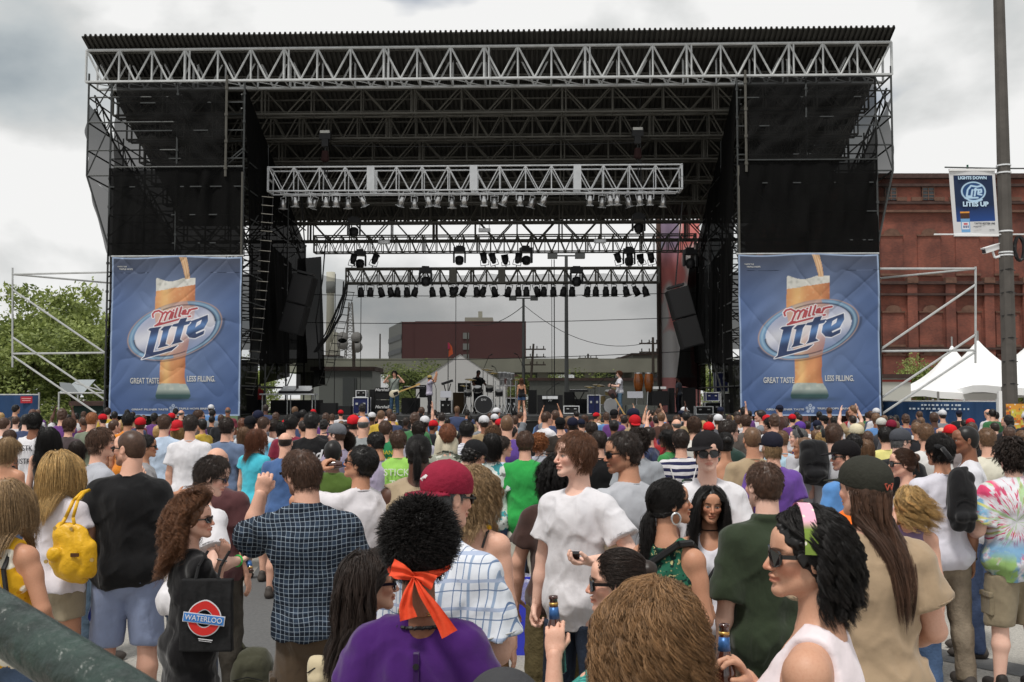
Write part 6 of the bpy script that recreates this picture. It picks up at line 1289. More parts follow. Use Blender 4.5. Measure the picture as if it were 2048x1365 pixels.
 # === NEAR PEOPLE
WH=(214,212,216)
A=lambda*a:a
def IK(px,py,dy,pole=(.5,-.2,-.8),pose='relaxed',palm=None):return('ik',px,py,dy,pole,pose,palm)
tank=place(1606,992,745,'woman in a white tank top, black curls, pink and green headband and dark sunglasses',sex='f',yaw=62,head=(26,2,0),hair='curly',hc='black',top='tank',tc=(232,220,224),skin='olive',amp=.006,glasses='big',la=((.12,-.05,-1),(.05,.9,-.25)),ra=IK(1468,1318,.0,(.5,-.2,-.9),'grip',(-.3,.3,-.2)),bot='jeans',hb=.009,hh=.004,w=1.12,st=dict(n=9000,ln=.135,curl=.013,cf=85,grav=.75,back=1.6,segs=16,out=.3,lift=.02,fringe=.6,w=.0010,clump=330,behind=.9))
mb=MB()
for k in range(20):
 a0,a1=[math.pi*(q/20)for q in(k,k+1)]
 for q0,q1 in((-.018,.018),):
  P_=lambda a,q:(.106*math.cos(a),.012+q,.018+.128*math.sin(a));mb.quad(P_(a0,q0),P_(a1,q0),P_(a1,q1),P_(a0,q1));mb.quad(*[tuple(np.array(p)*(1.03,1,1.03))for p in(P_(a0,q1),P_(a1,q1),P_(a1,q0),P_(a0,q0))])
g=NG('headband_print');HBM=g.done(g.mix(g.mix(lin((120,142,66)),lin((226,170,190)),g.gt(g.z,1.76,.02)),lin((226,220,205)),voro(g,45,.22,.04)),.1);head_child(tank,'headband',mb,HBM)
curl=place(1300,1136,790,'woman with long frizzy light brown curls filling the bottom centre of the photo',sex='f',yaw=28,head=(12,0,0),hair='bigcurl',hc='gold',top='tank',tc=(60,90,90),skin='light',hb=.010,st=dict(n=14000,ln=.40,curl=.018,cf=62,clump=600,grav=.8,out=.5,lift=.06,w=.0009,segs=18,mind=.3))
teal=place(1232,1088,620,'woman in teal knit top, dark hair tied back, black sunglasses, raising a beer bottle',sex='f',yaw=66,head=(16,0,0),hair='bun',hc='dark',top='puff',sleeve=.9,tm=TEAL,skin='light',glasses='big',la=IK(1110,1262,-.12,(.2,-.2,-1),'grip',(-.6,.2,0)),ra='down',hb=.010)
mid_p=hand_pt(teal,'l');bottle(mid_p,(-.05,0,1),'brown beer bottle with blue neck label raised by the woman in the teal top',.98,.125)
bottle(hand_pt(tank,'r'),(.02,.05,1),'brown beer bottle with blue neck label held low by the woman in the tank top',.98,.12)
purple=place(842,987,640,'woman with short black afro in a purple puff sleeved blouse, seen from behind',sex='f',yaw=2,head=(-4,-6,0),hair='afro',hc='black',skin='brown',top='puff',neck=.055,amp=.02,tc=(66,28,98),w=1.12,hb=.009,hh=.004,jaw=1.0,hs=1.02,ra=((.3,-.05,-1),(.02,.3,-1)),la=((.3,-.05,-1),(.02,.3,-1)),st=dict(n=5200,ln=.045,out=2.5))
mb=MB();b_=purple['_fin'](np.array([(0,0,z)for z in(1.40,1.33,1.26,1.19)]))
for p in b_:mb.lathe((0.0,-.139,p[2]-.02),(0,-1,0),[(0,.010),(.005,.009)],10)
mb.build('buttons',black,purple['o']);mb=MB();mb.box((0,-.126,b_[2][2]+.0),(.016,.03,.30));mb.build('placket',COTTON,purple['o'],color=lin((52,20,78)))
mb=MB()
for k in range(44):a=2*math.pi*k/44;r_=.086+.006*(k%2);mb.tube((r_*math.cos(a)*.98,-.022+.78*r_*math.sin(a),1.480+.004*(k%2)),(r_*math.cos(a+.143),-.022+.78*r_*math.sin(a+.143),1.484),.006,5)
V=purple['_fin'](np.array(mb.v));mesh_obj('lace_collar',V,mb.f,black,purple['o'])
mb=MB()
for zz in(1.525,1.518):
 for k in range(30):a=2*math.pi*k/30;mb.tube((.064*math.cos(a),-.022+.064*math.sin(a),zz),(.064*math.cos(a+.21),-.022+.064*math.sin(a+.21),zz),.0022,4)
V=purple['_fin'](np.array(mb.v));mesh_obj('gold_necklace',V,mb.f,METAL_G,purple['o'])
def scarf():
 VV=[];QQ=[];n=0
 def ribbon(pts,w0,w1,seed,up=(0,0,1),nu=9,ns=26):
  nonlocal n
  pts=np.array(pts,float);t=np.linspace(0,len(pts)-1,ns);C_=np.stack([np.interp(t,range(len(pts)),pts[:,k])for k in range(3)],1)
  for _ in range(3):C_[1:-1]=(C_[:-2]+C_[1:-1]*2+C_[2:])/4
  tg=np.gradient(C_,axis=0);tg/=np.linalg.norm(tg,axis=1)[:,None];u=np.array(up)-tg*(tg@np.array(up))[:,None];u/=np.linalg.norm(u,axis=1)[:,None];v=np.cross(tg,u);w=np.interp(np.linspace(0,1,ns),[0,.25,1],[w0*.35,w0,w1])
  q=np.linspace(-1,1,nu);P=C_[:,None]+u[:,None]*(w[:,None]*q)[...,None]+v[:,None]*(.006*np.sin(q*5+seed+t[:,None]*1.4))[...,None]
  for s_ in(1,-1):
   V=(P+v[:,None]*s_*.0015).reshape(-1,3);i,j=np.meshgrid(np.arange(ns-1),np.arange(nu-1),indexing='ij');i=i.ravel();j=j.ravel();f=np.stack([i*nu+j,(i+1)*nu+j,(i+1)*nu+j+1,i*nu+j+1],1);VV.append(V);QQ.append(f[:,::s_]+n);n+=len(V)
 ar=[math.pi*(.92+1.16*k/14)for k in range(15)];ribbon([(.094*math.cos(a),-.022+.108*math.sin(a),-.052-.030*math.sin(math.pi*k/14))for k,a in enumerate(ar)],.015,.008,0)
 K_=(0,-.140,-.082);ribbon([K_,(-.030,-.155,-.065),(-.066,-.150,-.055)],.013,.026,1);ribbon([K_,(.030,-.155,-.085),(.062,-.145,-.100)],.013,.024,2)
 ribbon([K_,(-.015,-.160,-.13),(-.020,-.158,-.17),(-.010,-.160,-.205)],.012,.026,3,(1,0,0));ribbon([K_,(.030,-.160,-.13),(.065,-.155,-.175),(.095,-.150,-.22),(.112,-.150,-.25)],.012,.027,4,(1,0,.6))
 mesh_obj('headscarf',purple['_T'](np.concatenate(VV)),np.concatenate(QQ),mat('scarf_orange',lin((222,74,40)),.7,bump=.15,bscale=60),purple['o'],True)
scarf()
hid=place(748,1092,560,'woman with long dark brown hair and round sunglasses, half hidden behind the purple blouse',sex='f',yaw=-50,head=(-20,0,0),hair='wave',hc='dark',skin='olive',glasses='big',top='tank',tc=(70,60,50),st=dict(n=5500,ln=.40,curl=.006,cf=35,lift=.05,behind=.6))
mar=place(895,912,520,'man in a maroon backwards cap and white shirt with blue plaid lines',yaw=-28,head=(-24,-6,0),hair='crop',hc='grey',hat=dict(c=(140,36,58),back=True,pitch=-4,yaw=14),skin='light',top='shirt',tm=PL_LIGHT,loose=.022,glasses=1,w=1.12,bot='knee',bc=(90,80,66),ra=((.22,.05,-1),(-.3,.9,.1)),la='bent',hb=.010)
mb=MB();bd=[(0,.020),(.040,0),(0,-.020),(-.040,0)]
def on_cap(x,z,r=1.0):
 a=R(166);return np.array((.090*r*math.sin(a-x*9),.115*r*math.cos(a-x*9)-.01,.064+z))
mb.poly([on_cap(x,z,1.035)for x,z in bd]);mb.poly([on_cap(x,z,1.035)for x,z in bd][::-1]);head_child(mar,'cap_patch',mb,wh)
mb=MB()
for q in range(6):mb.quad(*[on_cap(x,z,1.05)for x,z in((-.022+q*.008,-.005),(-.018+q*.008,-.005),(-.018+q*.008,.005),(-.022+q*.008,.005))])
head_child(mar,'patch_lettering',mb,mat('maroon_ink',lin((120,30,50)),.8))
bcurl=place(950,918,395,'woman with strawberry blonde curls and bare shoulders, floral strap dress',sex='f',yaw=-12,head=(-20,0,0),hair='bigcurl',hc='dblond',skin='light',top='strap',tm=YFLOR,bot='skirt',bc=(120,90,60),st=dict(n=6000,ln=.28,curl=.010,cf=75,grav=.8,out=.4,lift=.04,segs=16))
strapm=black
mb=MB();
for sd in(-1,1):mb.path([(sd*.07,-.09,1.40),(sd*.088,-.07,1.47),(sd*.09,-.01,1.482),(sd*.085,.06,1.44)],.007,5)
V=bcurl['_fin'](np.array(mb.v));mesh_obj('shoulder_straps',V,mb.f,black,bcurl['o'])
brown=place(1120,900,330,'man with long black curls in a dark brown t-shirt, behind the tall youth in white',yaw=-14,head=(-10,0,0),hair='curly',hc='black',skin='light',tc=(66,48,44),w=1.08,la=((.30,-.05,-1),(.10,.25,-1)),ra='down',bot='knee',bc=(96,86,60),st=dict(n=3600,ln=.16,grav=.6))
youth=place(1148,857,362,'tall pale youth with brown fringe, plain white t-shirt and dark jeans, holding a phone',yaw=142,head=(-32,2,0),hair='short',hc='nut',skin='pale',tc=WH,ra=((.20,.02,-1),(.10,.12,-1),'fist'),la=IK(1152,1125,-.33,(.6,-.3,-.6),'grip',(-.2,.3,.8)),w=.92,bot='jeans',bc=(44,52,66),loose=.016,hem=.80,hb=.010,hh=.004,st=dict(n=5200,ln=.050,grav=.5,out=.25,segs=5,fringe=1,comb=(.03,-.08,.10)))
phone(hand_pt(youth,'l',(0,.08,-.03)),R(60),'black mobile phone in the hand of the tall youth in white')
gray=place(1244,856,335,'man with grey streaked dark hair and sunglasses in a light grey t-shirt, looking left',yaw=34,head=(66,-4,0),hair='short',hc='dark',skin='tan',tc=(176,178,184),glasses=1,w=1.1,stubble=.5,la='bent',ra='down',bc=(70,74,84))
green=place(1338,952,420,'woman with black ponytail and big hoop earring in a green patterned top, mouth open',sex='f',yaw=-38,head=(-44,6,0),hair='tail',hc='black',skin='tan',top='tank',tm=GFLOR,mouth=1,hem=.80,bc=(60,64,70),ra='bent',la='down',hh=.004,st=dict(n=3400,ln=.42,curl=.008,cf=50,tie=(0,-.115,-.03)))
def earring(sp,sd,r,tube_r,m,nm='earring'):
 mb=MB()
 for k in range(16):a=2*math.pi*k/16;b2=2*math.pi*(k+1)/16;mb.tube((sd*.088,-.004+r*.8*math.sin(a),-.045-r+r*math.cos(a)),(sd*.088,-.004+r*.8*math.sin(b2),-.045-r+r*math.cos(b2)),tube_r,5)
 head_child(sp,nm,mb,m)
earring(green,1,.030,.006,METAL_S);earring(green,-1,.030,.006,METAL_S)
mb=MB();mb.path([(-.14,-.10,1.25),(-.05,-.125,1.38),(.10,-.09,1.49),(.13,-.02,1.49),(.12,.08,1.42)],.018,6);V=green['_fin'](np.array(mb.v));mesh_obj('bag_strap',V,mb.f,black,green['o'])
vneck=place(1412,857,312,'man in a white v-neck t-shirt, flat black cap and dark sunglasses facing the camera',yaw=176,head=(0,0,3),hair='short',hc='dark',skin='pale',top='v',tc=WH,glasses='big',hat=dict(c=(30,28,30),yaw=-35,pitch=4),ra='down',la=((.2,.1,-1),(-.25,1,.15)),bc=(50,54,64))
longb=place(1418,966,350,'woman with long straight black hair in a white scoop tank top facing the camera',sex='f',yaw=172,head=(6,-2,-4),hair='long',hc='black',skin='tan',top='tank',tc=(214,212,220),bot='short',bc=(96,104,112),hem=.88,hh=.004,ra='hipb',la=((.2,.0,-1),(-.3,.5,-.5)),st=dict(n=4600,ln=.44,curl=.004,cf=28,lift=.035))
earring(longb,1,.018,.003,METAL_G);earring(longb,-1,.018,.003,METAL_G)
mb=MB();mb.path([(-.09,.10,1.44),(-.04,.13,1.30),(.06,.13,1.14),(.16,.08,1.0)],.020,6);V=longb['_fin'](np.array(mb.v));mesh_obj('bag_strap',V,mb.f,black,longb['o'])
mb=MB()
for k in range(24):a=2*math.pi*k/24;b2=2*math.pi*(k+1)/24;mb.tube((.056*math.cos(a),-.012+.056*math.sin(a),1.515),(.056*math.cos(b2),-.012+.056*math.sin(b2),1.515),.004,4)
V=longb['_fin'](np.array(mb.v));mesh_obj('choker',V,mb.f,black,longb['o'])
dgreen=place(1523,918,400,'man with short brown hair in a dark olive shirt with rolled sleeves, seen from behind',yaw=10,head=(14,0,0),hair='crop',hc='brown',skin='pale',top='rolled',sleeve=.95,tc=(48,58,42),w=1.08,loose=.022,hem=.78,bc=(84,76,60),la='down',ra='down',hb=.010,st=dict(n=2600,ln=.024))
capm=place(1722,904,490,'man in a dark green cap with very long straight brown hair and a tan t-shirt',yaw=-6,head=(36,2,0),hair='long',hc='brown',skin='light',tc=(164,142,116),w=1.16,loose=.020,hat=dict(c=(50,50,44),pitch=2),la=((.2,0,-1),(-.1,.6,-.6)),ra=((.26,.05,-1),(-.3,.8,-.35)),hb=.010,hh=.004,bc=(90,110,130),st=dict(n=4200,ln=.52,lift=.03,zlim=(-.08,.02),segs=16,mind=.25,gather=.05,clump=120,curl=.004,cf=25,w=.0011,grav=1.4,back=.6,behind=.8))
mb=MB()
def capback(x,z,r=1.045):a=math.pi+x*9;return np.array((.092*r*math.sin(a),-.010+.119*r*math.cos(a),.030+z))
wl_=[(-.028,.010),(-.014,-.016),(-.004,.002),(.004,.002),(.014,-.016),(.028,.010)]
for a,b2 in((wl_[0],wl_[1]),(wl_[1],(-.002,.006)),((.002,.006),wl_[4]),(wl_[4],wl_[5]),(wl_[0],wl_[5])):mb.tube(capback(*a),capback(*b2),.0028,5)
head_child(capm,'cap_emblem',mb,mat('emblem_orange',lin((176,84,66)),.7))
blow=place(1816,966,305,'woman with windblown blonde hair covering her head, leaning in beside the long haired man',sex='f',yaw=-30,head=(0,-18,0),hair='wave',hc='blond',skin='light',top='tank',tc=(130,110,140),bc=(70,90,120),st=dict(n=3600,ln=.30,wind=(.55,-.1,.35),out=.5,curl=.010,cf=50,lift=.05))
back=place(1874,862,270,'man in a white t-shirt with a black backpack slung on his right shoulder',yaw=4,head=(20,0,0),hair='mop',hc='black',skin='tan',tc=(206,204,214),bot='jeans',bc=(134,122,106),hem=.84,la=((.25,.3,-.8),(-.4,.5,.9)),ra='down',w=.97)
tie=place(2016,868,274,'man with curly brown hair in a tie-dye t-shirt and khaki shorts at the right edge',yaw=4,head=(0,0,0),hair='curly',hc='dark',skin='pale',tm=TIEDYE,bot='shorts',bc=(140,128,106),loose=.034,sleeve=.8,la=((.34,0,-1),(-.25,.8,-.2)),ra='down',w=1.12,hem=.80,bm=COTTON,sc=(40,36,34),hb=.011)
brun=place(1800,894,262,'woman with brown hair pinned up and large sunglasses looking left, hand raised',sex='f',yaw=70,head=(14,0,0),hair='bun',hc='brown',skin='light',glasses='big',top='tank',tc=(190,188,192),la='face',ra='down')
vdark=place(1926,850,240,'man with shaved head and brown skin in a white v-neck, looking left',yaw=70,head=(14,0,0),hair='buzz',hc='black',skin='brown',top='v',tc=(206,206,212),ra='down',la='bent',w=1.0)
bluec=place(1686,876,258,'man in a black cap and bright blue t-shirt looking left',yaw=24,head=(58,0,0),hair='short',hc='dark',hat=dict(c=(24,22,24)),skin='light',tc=(88,138,196),glasses=1,stubble=.5)
orng=place(1700,940,300,'person in a bright orange t-shirt hidden behind the dark green cap',yaw=10,hair='short',hc='brown',tc=(232,110,34),w=1.35)
plaid=place(606,892,392,'large bearded man in a dark checked shirt with one arm raised to his face',yaw=14,head=(34,0,0),hair='short',hc='brown',skin='light',top='rolled',tm=PL_DARK,w=1.24,lean=(-.13,0),loose=.020,hem=.90,bot='knee',bc=(74,60,46),bm=COTTON,stubble=.9,glasses=1,la=((.35,.8,-.25),(-.35,-.1,1),'fist',(0,1,0)),ra='down',hb=.010,hh=.0045,st=dict(n=2600,ln=.038))
asian=place(722,884,305,'man with black hair and glasses in a white t-shirt drinking from a brown bottle',yaw=30,head=(48,14,0),hair='short',hc='black',skin='tan',tc=(212,208,212),la=IK(650,925,.1,(.8,.2,-.7),'grip',(0,0,-1)),ra='down',glasses=1)
bottle(hand_pt(asian,'l'),(.95,-.1,.05),'brown bottle tipped level to the mouth of the man in white',1.0,.07)
vest=place(838,866,300,'broad person with black ponytail in a beige sleeveless vest',yaw=6,head=(-4,0,0),hair='tail',hc='black',skin='dark',top='vest',tc=(168,150,124),w=1.3,hem=.8,la=((.30,.0,-1),(.1,.2,-1)),ra='down',bc=(90,84,70),st=dict(n=2600,ln=.24))
dkman=place(428,904,335,'dark haired man in sunglasses bending to talk, white shirt and green wristband',yaw=-42,head=(-40,-14,0),hair='short',hc='dark',skin='pale',tc=WH,glasses=1,lean=(.03,.10),ra=IK(492,1118,.0,(.5,-.2,-.8),'grip',(-.2,.3,.6)),la='down',bc=(60,72,92),st=dict(n=3400,ln=.042))
bottle(hand_pt(dkman,'r'),(.35,-.55,-.62),'brown beer bottle hanging from the hand of the man bending to talk',1.0,.10)
barrel=place(438,893,285,'bald man in a dark maroon t-shirt behind the bending man',yaw=-6,hair='bald',hc='lbrown',skin='light',tc=(84,52,54),w=1.1,bc=(70,66,60))
black_d=place(396,982,385,'woman with a huge mass of frizzy brown hair in a short black dress and sunglasses',sex='f',yaw=-52,head=(-38,4,0),hair='bigcurl',hc='frizz',skin='light',top='dresst',tc=(20,19,21),glasses=1,hem=.55,ra=IK(452,1092,.12,(.3,-.6,-1),'grip'),la='down',hb=.010,hh=.0045,st=dict(n=9500,ln=.34,curl=.015,cf=105,grav=.58,out=1.1,lift=.10,back=1.0,w=.0011,segs=20,mind=.3,behind=.95,ymax=.07,clump=520))
buzz=place(262,858,302,'man with buzz cut and sunglasses in a black t-shirt and pale blue shorts',yaw=10,head=(62,0,0),hair='buzz',hc='brown',skin='light',tc=(20,20,22),glasses=1,w=1.16,loose=.022,bot='shorts',bc=(134,146,176),bm=COTTON,hem=.84,la=((.24,0,-1),(-.3,.6,-.5)),ra='bent',stubble=.7,hb=.011)
blond=place(126,898,308,'woman with long straight blonde hair, white t-shirt and khaki shorts',sex='f',yaw=-8,head=(-20,0,0),hair='long',hc='blond',skin='tan',top='tee',sleeve=.42,tc=(214,208,214),bot='short',bc=(150,138,116),bm=COTTON,hem=.90,ra=((.22,.1,-1),(-.3,.8,-.2)),la='bent',hb=.011,st=dict(n=4200,ln=.36,curl=.003,cf=25,lift=.045,w=.0017))
edge=place(20,953,405,'woman with streaked blonde hair in a yellow floral tank top at the left edge',sex='f',yaw=-10,head=(0,0,0),hair='long',hc='dblond',skin='tan',top='tank',tm=YFLOR,hem=.86,bc=(80,96,120),w=1.12,ra=((.36,-.02,-1),(-.1,.5,-.8)),la='down',hb=.010,st=dict(n=3800,ln=.34,curl=.003,cf=25,lift=.04))
mb=MB();mb.path([(.085,.04,1.475),(.092,-.04,1.475),(.10,-.125,1.36),(.14,-.14,1.2),(.19,-.13,1.02)],.013,5);V=edge['_fin'](np.array(mb.v));mesh_obj('bag_strap',V,mb.f,black,edge['o'])
ring=place(208,850,245,'young man with thick wavy brown hair in a light grey ringer t-shirt facing right',yaw=-50,head=(-26,0,0),hair='mop',hc='brown',skin='light',tc=(170,172,180),ra='face',la='down',bc=(76,92,108),w=1.02)
low=place(1008,1316,1000,'person in a dark grey cap, only its crown showing at the bottom edge',hair='crop',hc='dark',hat=dict(c=(62,62,64)),tc=(90,90,96),yaw=10)
def band(sp,sd,m,nm,k=.55,r=.036):
 S,E,Wr,up,fo=sp['_sk'].arms[sd][:5];c=E*(1-k)+Wr*k if k<1 else Wr-fo*.012;u=nrm(np.cross(fo,vec(0,1,.2)));v=np.cross(fo,u);mb=MB();q=[c+(u*math.cos(a)+v*math.sin(a))*r for a in[2*math.pi*j/18 for j in range(19)]];mb.path(q,.006,6);mesh_obj(nm,sp['_fin'](np.array(mb.v)),mb.f,m,sp['o'],True)
band(dkman,1,mat('band_green',lin((60,200,90)),.5),'wristband',1,.031);band(black_d,1,METAL_S,'bracelet',1,.027);band(back,1,black,'watch',1,.031)
def pocket(sp,sd,col,z=.62):
 k=sp['_k'];H,Kn,An=sp['_sk'].legs[sd];c=H+(Kn-H)*((.93-z)/.43);mb=MB();mb.box(c+vec(sd*.088*sp['_sk'].w,0,0),(.035,.13,.15));mb.box(c+vec(sd*.094*sp['_sk'].w,0,.07),(.036,.14,.04));o=mesh_obj('cargo_pocket',sp['_fin'](np.array(mb.v)),mb.f,COTTON,sp['o'],False,color=lin(col));b=o.modifiers.new('b','BEVEL');b.width=.01;b.segments=2
for sp_,c_ in((plaid,(68,55,42)),(tie,(132,120,98))):pocket(sp_,-1,c_);pocket(sp_,1,c_)
# ---- carried things
def yellow_bag():
 p=W(146,1100,332 and F/308-.26);o=empty('handbag',p);tag(o,'slouchy bright yellow leather handbag hanging behind the blonde woman','handbag');g=Grid((-.24,-.14,-.24),(.24,.14,.24),.007)
 g.ell((.02,0,-.055),(.155,.075,.125),k=.03);g.cone((-.11,0,.06),(.10,0,.04),.045,.045,k=.06);g.ell((-.03,-.0,.10),(.10,.035,.05),k=.04);g.ell((.10,0,-.05),(.06,.055,.10),k=.03);g.ell((-.08,-.065,-.03),(.05,.03,.045),k=.015)
 g.disp(lambda P:.011*(1-2*np.abs(noise3(np.stack([P[:,0]*13+P[:,2]*9,P[:,1]*12,P[:,2]*7-P[:,0]*6],1),3)))+.003*noise3(P*26,8));V,Q=g.mesh();mesh_obj('body',(V*np.array((.96,1,1.15)))@np.array(Matrix.Rotation(R(14),3,'Y')).T,Q,LEATH,o,True,color=lin((216,166,22)))
 for k,dx in enumerate((-.015,.03)):
  mb=MB();mb.path([(-.05+dx*2,-.02+k*.02,.13),(-.03+dx,-.01,.20),(.0+dx*.6,.01,.30),(.02+dx*.3,.07,.345),(.02,.17,.35)],.011,6);mb.build('handle',LEATH,o,True,color=lin((216,166,22)))
 mb=MB();mb.box((.045,-.078,-.02),(.05,.008,.022));mb.build('name_plate',mat('brass_plate',lin((90,60,40)),.4,metal=.5),o)
 for x,z in((-.10,.135),(.0,.13),(-.13,-.06),(.15,-.05)):mb=MB();mb.lathe((x,-.03 if z>0 else-.075,z),(0,-1,0),[(0,.013),(.006,.012)],10);mb.build('stud',METAL_G,o)
yellow_bag()
def tote():
 Yp=black_d['Y']-.22;c=W(411,1232,Yp);o=empty('tote_bag',c);tag(o,'black cloth tote bag with a red and blue underground station roundel reading WATERLOO','tote bag');s_=Yp/F
 wd,ht=104*s_,140*s_;g=Grid((-wd*.6,-.06,-ht*.65),(wd*.6,.08,ht*.65),.006);P,Fq=fold_sheet((-wd/2,0,-ht/2),(wd/2,0,-ht/2),(-wd/2*.96,0,ht/2),(wd/2*.96,0,ht/2),40,40,.010,4,(0,1,0),.5);P2=P.copy();P2[:,1]+=.045;n=len(P);rim=[]
 V=np.concatenate([P,P2]);Fq2=np.concatenate([Fq,Fq[:,::-1]+n]);nx=nz=40;edge_=[i*nz for i in range(nx)]+[(nx-1)*nz+j for j in range(1,nz)]+[i*nz+nz-1 for i in range(nx-2,-1,-1)]+[j for j in range(nz-2,0,-1)]
 q=np.array([[edge_[i],edge_[i-1],edge_[i-1]+n,edge_[i]+n]for i in range(len(edge_))]);mesh_obj('bag_body',V,np.concatenate([Fq2,q]),mat('tote_black',(.012,.012,.013),.9,bump=.3,bscale=30),o,True)
 for x in(-.06,.05):
  mb=MB();mb.path([(x,.01,ht/2-.02),(x+.01,.04,ht/2+.06),(x+.03,.12,ht/2+.12)],.008,5);mb.build('handle',black,o)
 def disc(r0,r1,y,m,nm,point=0.0):
  mb=MB();n_=48
  for k in range(n_):
   def Q_(r,a):e_=1+point*max(0,math.cos(a-math.pi/2))**14;return(r*math.cos(a)*.98,y,r*math.sin(a)*e_)
   a0,a1=2*math.pi*k/n_,2*math.pi*(k+1)/n_;mb.quad(Q_(r0,a0),Q_(r1,a0),Q_(r1,a1),Q_(r0,a1))
  return mb.build(nm,m,em)
 em=empty('roundel');em.parent=o;em.location=(.0,-.020,-.01);em.rotation_euler=(0,R(7),0);r=31.5*s_;rd=mat('print_red',lin((196,42,38)),.7);bl=mat('print_blue',lin((62,122,190)),.7);wt2=mat('print_white',lin((214,214,218)),.7)
 disc(r*.50,r*1.10,0,wt2,'white_ring',.07);disc(r*.56,r*1.03,-.003,rd,'red_ring',.07)
 mb=MB();mb.box((0,-.006,0),(r*2.62,.002,r*.60));mb.build('bar_edge',wt2,em);mb=MB();mb.box((0,-.009,0),(r*2.52,.002,r*.50));mb.build('bar',bl,em)
 text_mesh('WATERLOO',r*.46,'lettering',wt2,em,Matrix.Translation((0,-.012,0))@Matrix.Rotation(R(90),4,'X'),extrude=.0008,sx=.92);mb=MB();mb.box((.02,-.003,-r*1.25),(r*.9,.001,.004));mb.box((.02,-.003,-r*1.36),(r*.8,.001,.002));mb.build('small_print',wt2,em)
tote()
def backpack(px,py,Y,lb,w=.30,h=.46,d=.17,yaw=0,col=(28,28,30),strap=None,tilt=0):
 p=W(px,py,Y);o=empty('backpack',p,R(yaw));tag(o,lb,'backpack');g=Grid((-w*.7,-d,-h*.62),(w*.7,d,h*.62),.010);g.apply(lambda X,Y,Z:((np.abs(X/(w*.5))**3.2+np.abs(Y/(d*.52))**2.4+np.abs((Z+.0)/(h*.52))**3.2)**.4-1)*d*.5,(-w,-d,-h),(w,d,h),'add',.01);g.cone((-w*.18,-d*.42,-h*.24),(w*.18,-d*.42,-h*.24),d*.26,d*.26,k=.015)
 g.disp(lambda P:.010*(1-2*np.abs(noise3(P*11,int(px)%50))));V,Q=g.mesh();mesh_obj('pack',V@np.array(Matrix.Rotation(R(tilt),3,'Y')).T,Q,COTTON,o,True,color=lin(col))
 mb=MB();mb.path([(-w*.34,-d*.50,-h*.02),(0,-d*.56,.02),(w*.34,-d*.50,-h*.02)],.004,4);mb.build('zip',blackm,o)
 for st_ in(strap or[]):mb=MB();mb.path(st_,.018,6);mb.build('strap',COTTON,o,True,color=lin(col))
 return o
backpack(1922,1000,back['Y']-.26,'black backpack on the back of the man in white with khaki trousers',.20,.46,.16,strap=[[(-.05,.02,.28),(-.08,.10,.36),(-.09,.26,.38)]])
p=backpack(1628,925,F/205-.30,'black backpack worn by the man in light grey left of the blue t-shirt',.29,.44,.18,strap=[[(.10,.02,.24),(.12,.12,.33),(.12,.26,.32)],[(-.10,.02,.24),(-.12,.12,.33),(-.12,.26,.32)]])
backpack(892,905,F/190-.28,'cream canvas backpack on the back of the brown haired man in camouflage shirt',.26,.36,.16,col=(196,186,164),strap=[[(.08,.02,.15),(.10,.12,.2)],[(-.08,.02,.15),(-.10,.12,.2)]])
backpack(505,1350,7.0,'olive and black rucksack standing on the ground by the checked shirt man',.30,.36,.24,col=(70,70,56),strap=[[(-.05,0,.16),(-.10,0,.23),(-.16,0,.17)]])
backpack(634,1340,4.5,'cream cloth bag beside the woman in the purple blouse',.10,.14,.08,col=(190,176,146))
backpack(1226,1076,youth['Y']-.10,'cream shoulder bag under the arm of the tall youth in white',.10,.15,.09,col=(206,196,172))
def bin_():
 Y=8.4;b=W(1030,1293,Y);o=empty('recycling_bin',(b.x,Y,0));z0=0;h=W(1026,1160,Y).z;w=66*Y/F;tag(o,'blue recycling bin with a clear plastic liner between the plaid shirt and the tall youth','bin');zb=b.z*0;g=MB();w2=w*.88
 A4=lambda w_,z:[(-w_/2,-w_/2,z),(w_/2,-w_/2,z),(w_/2,w_/2,z),(-w_/2,w_/2,z)];lo,hi,inn,ib=A4(w2,.0),A4(w,h),A4(w*.93,h),A4(w2*.9,.03)
 for k in range(4):q=(k+1)%4;g.quad(lo[k],lo[q],hi[q],hi[k]);g.quad(hi[k],hi[q],inn[q],inn[k]);g.quad(inn[k],inn[q],ib[q],ib[k])
 g.poly(lo[::-1]);g.poly(ib);g.build('bin_body',mat('bin_blue',lin((58,66,190)),.55,bump=.15,bscale=10,var=.06),o)
 P=[];n=32;mb=MB();rings=[]
 for j,(z,s_)in enumerate(((h-.16,.515),(h-.06,.52),(h+.012,.525),(h+.02,.50),(h-.05,.46))):
  ring_=[]
  for k in range(n):a=2*math.pi*k/n;m_=max(abs(math.cos(a)),abs(math.sin(a)));rr_=w*s_/m_*(1+.012*math.sin(k*2.3+j));ring_.append((rr_*math.cos(a),rr_*math.sin(a),z+.012*math.sin(k*1.7+j*2)))
  rings.append(ring_)
 for j in range(4):
  for k in range(n):mb.quad(rings[j][k],rings[j][(k+1)%n],rings[j+1][(k+1)%n],rings[j+1][k])
 mb.build('liner',mat('clear_liner',(.8,.8,.85),.2,alpha=.35,bump=.8,bscale=25,spec=.6),o,True)
 ul=mat('bin_print',lin((150,160,215)),.6);mb=MB()
 for q,(w_,z)in enumerate(((.05,.42),(.08,.40),(.06,.37),(.10,.30),(.07,.28))):mb.box((0,-w*.47-.012,z*h/.75),(w_,.004,.008))
 mb.build('faint_print',ul,o)
bin_()
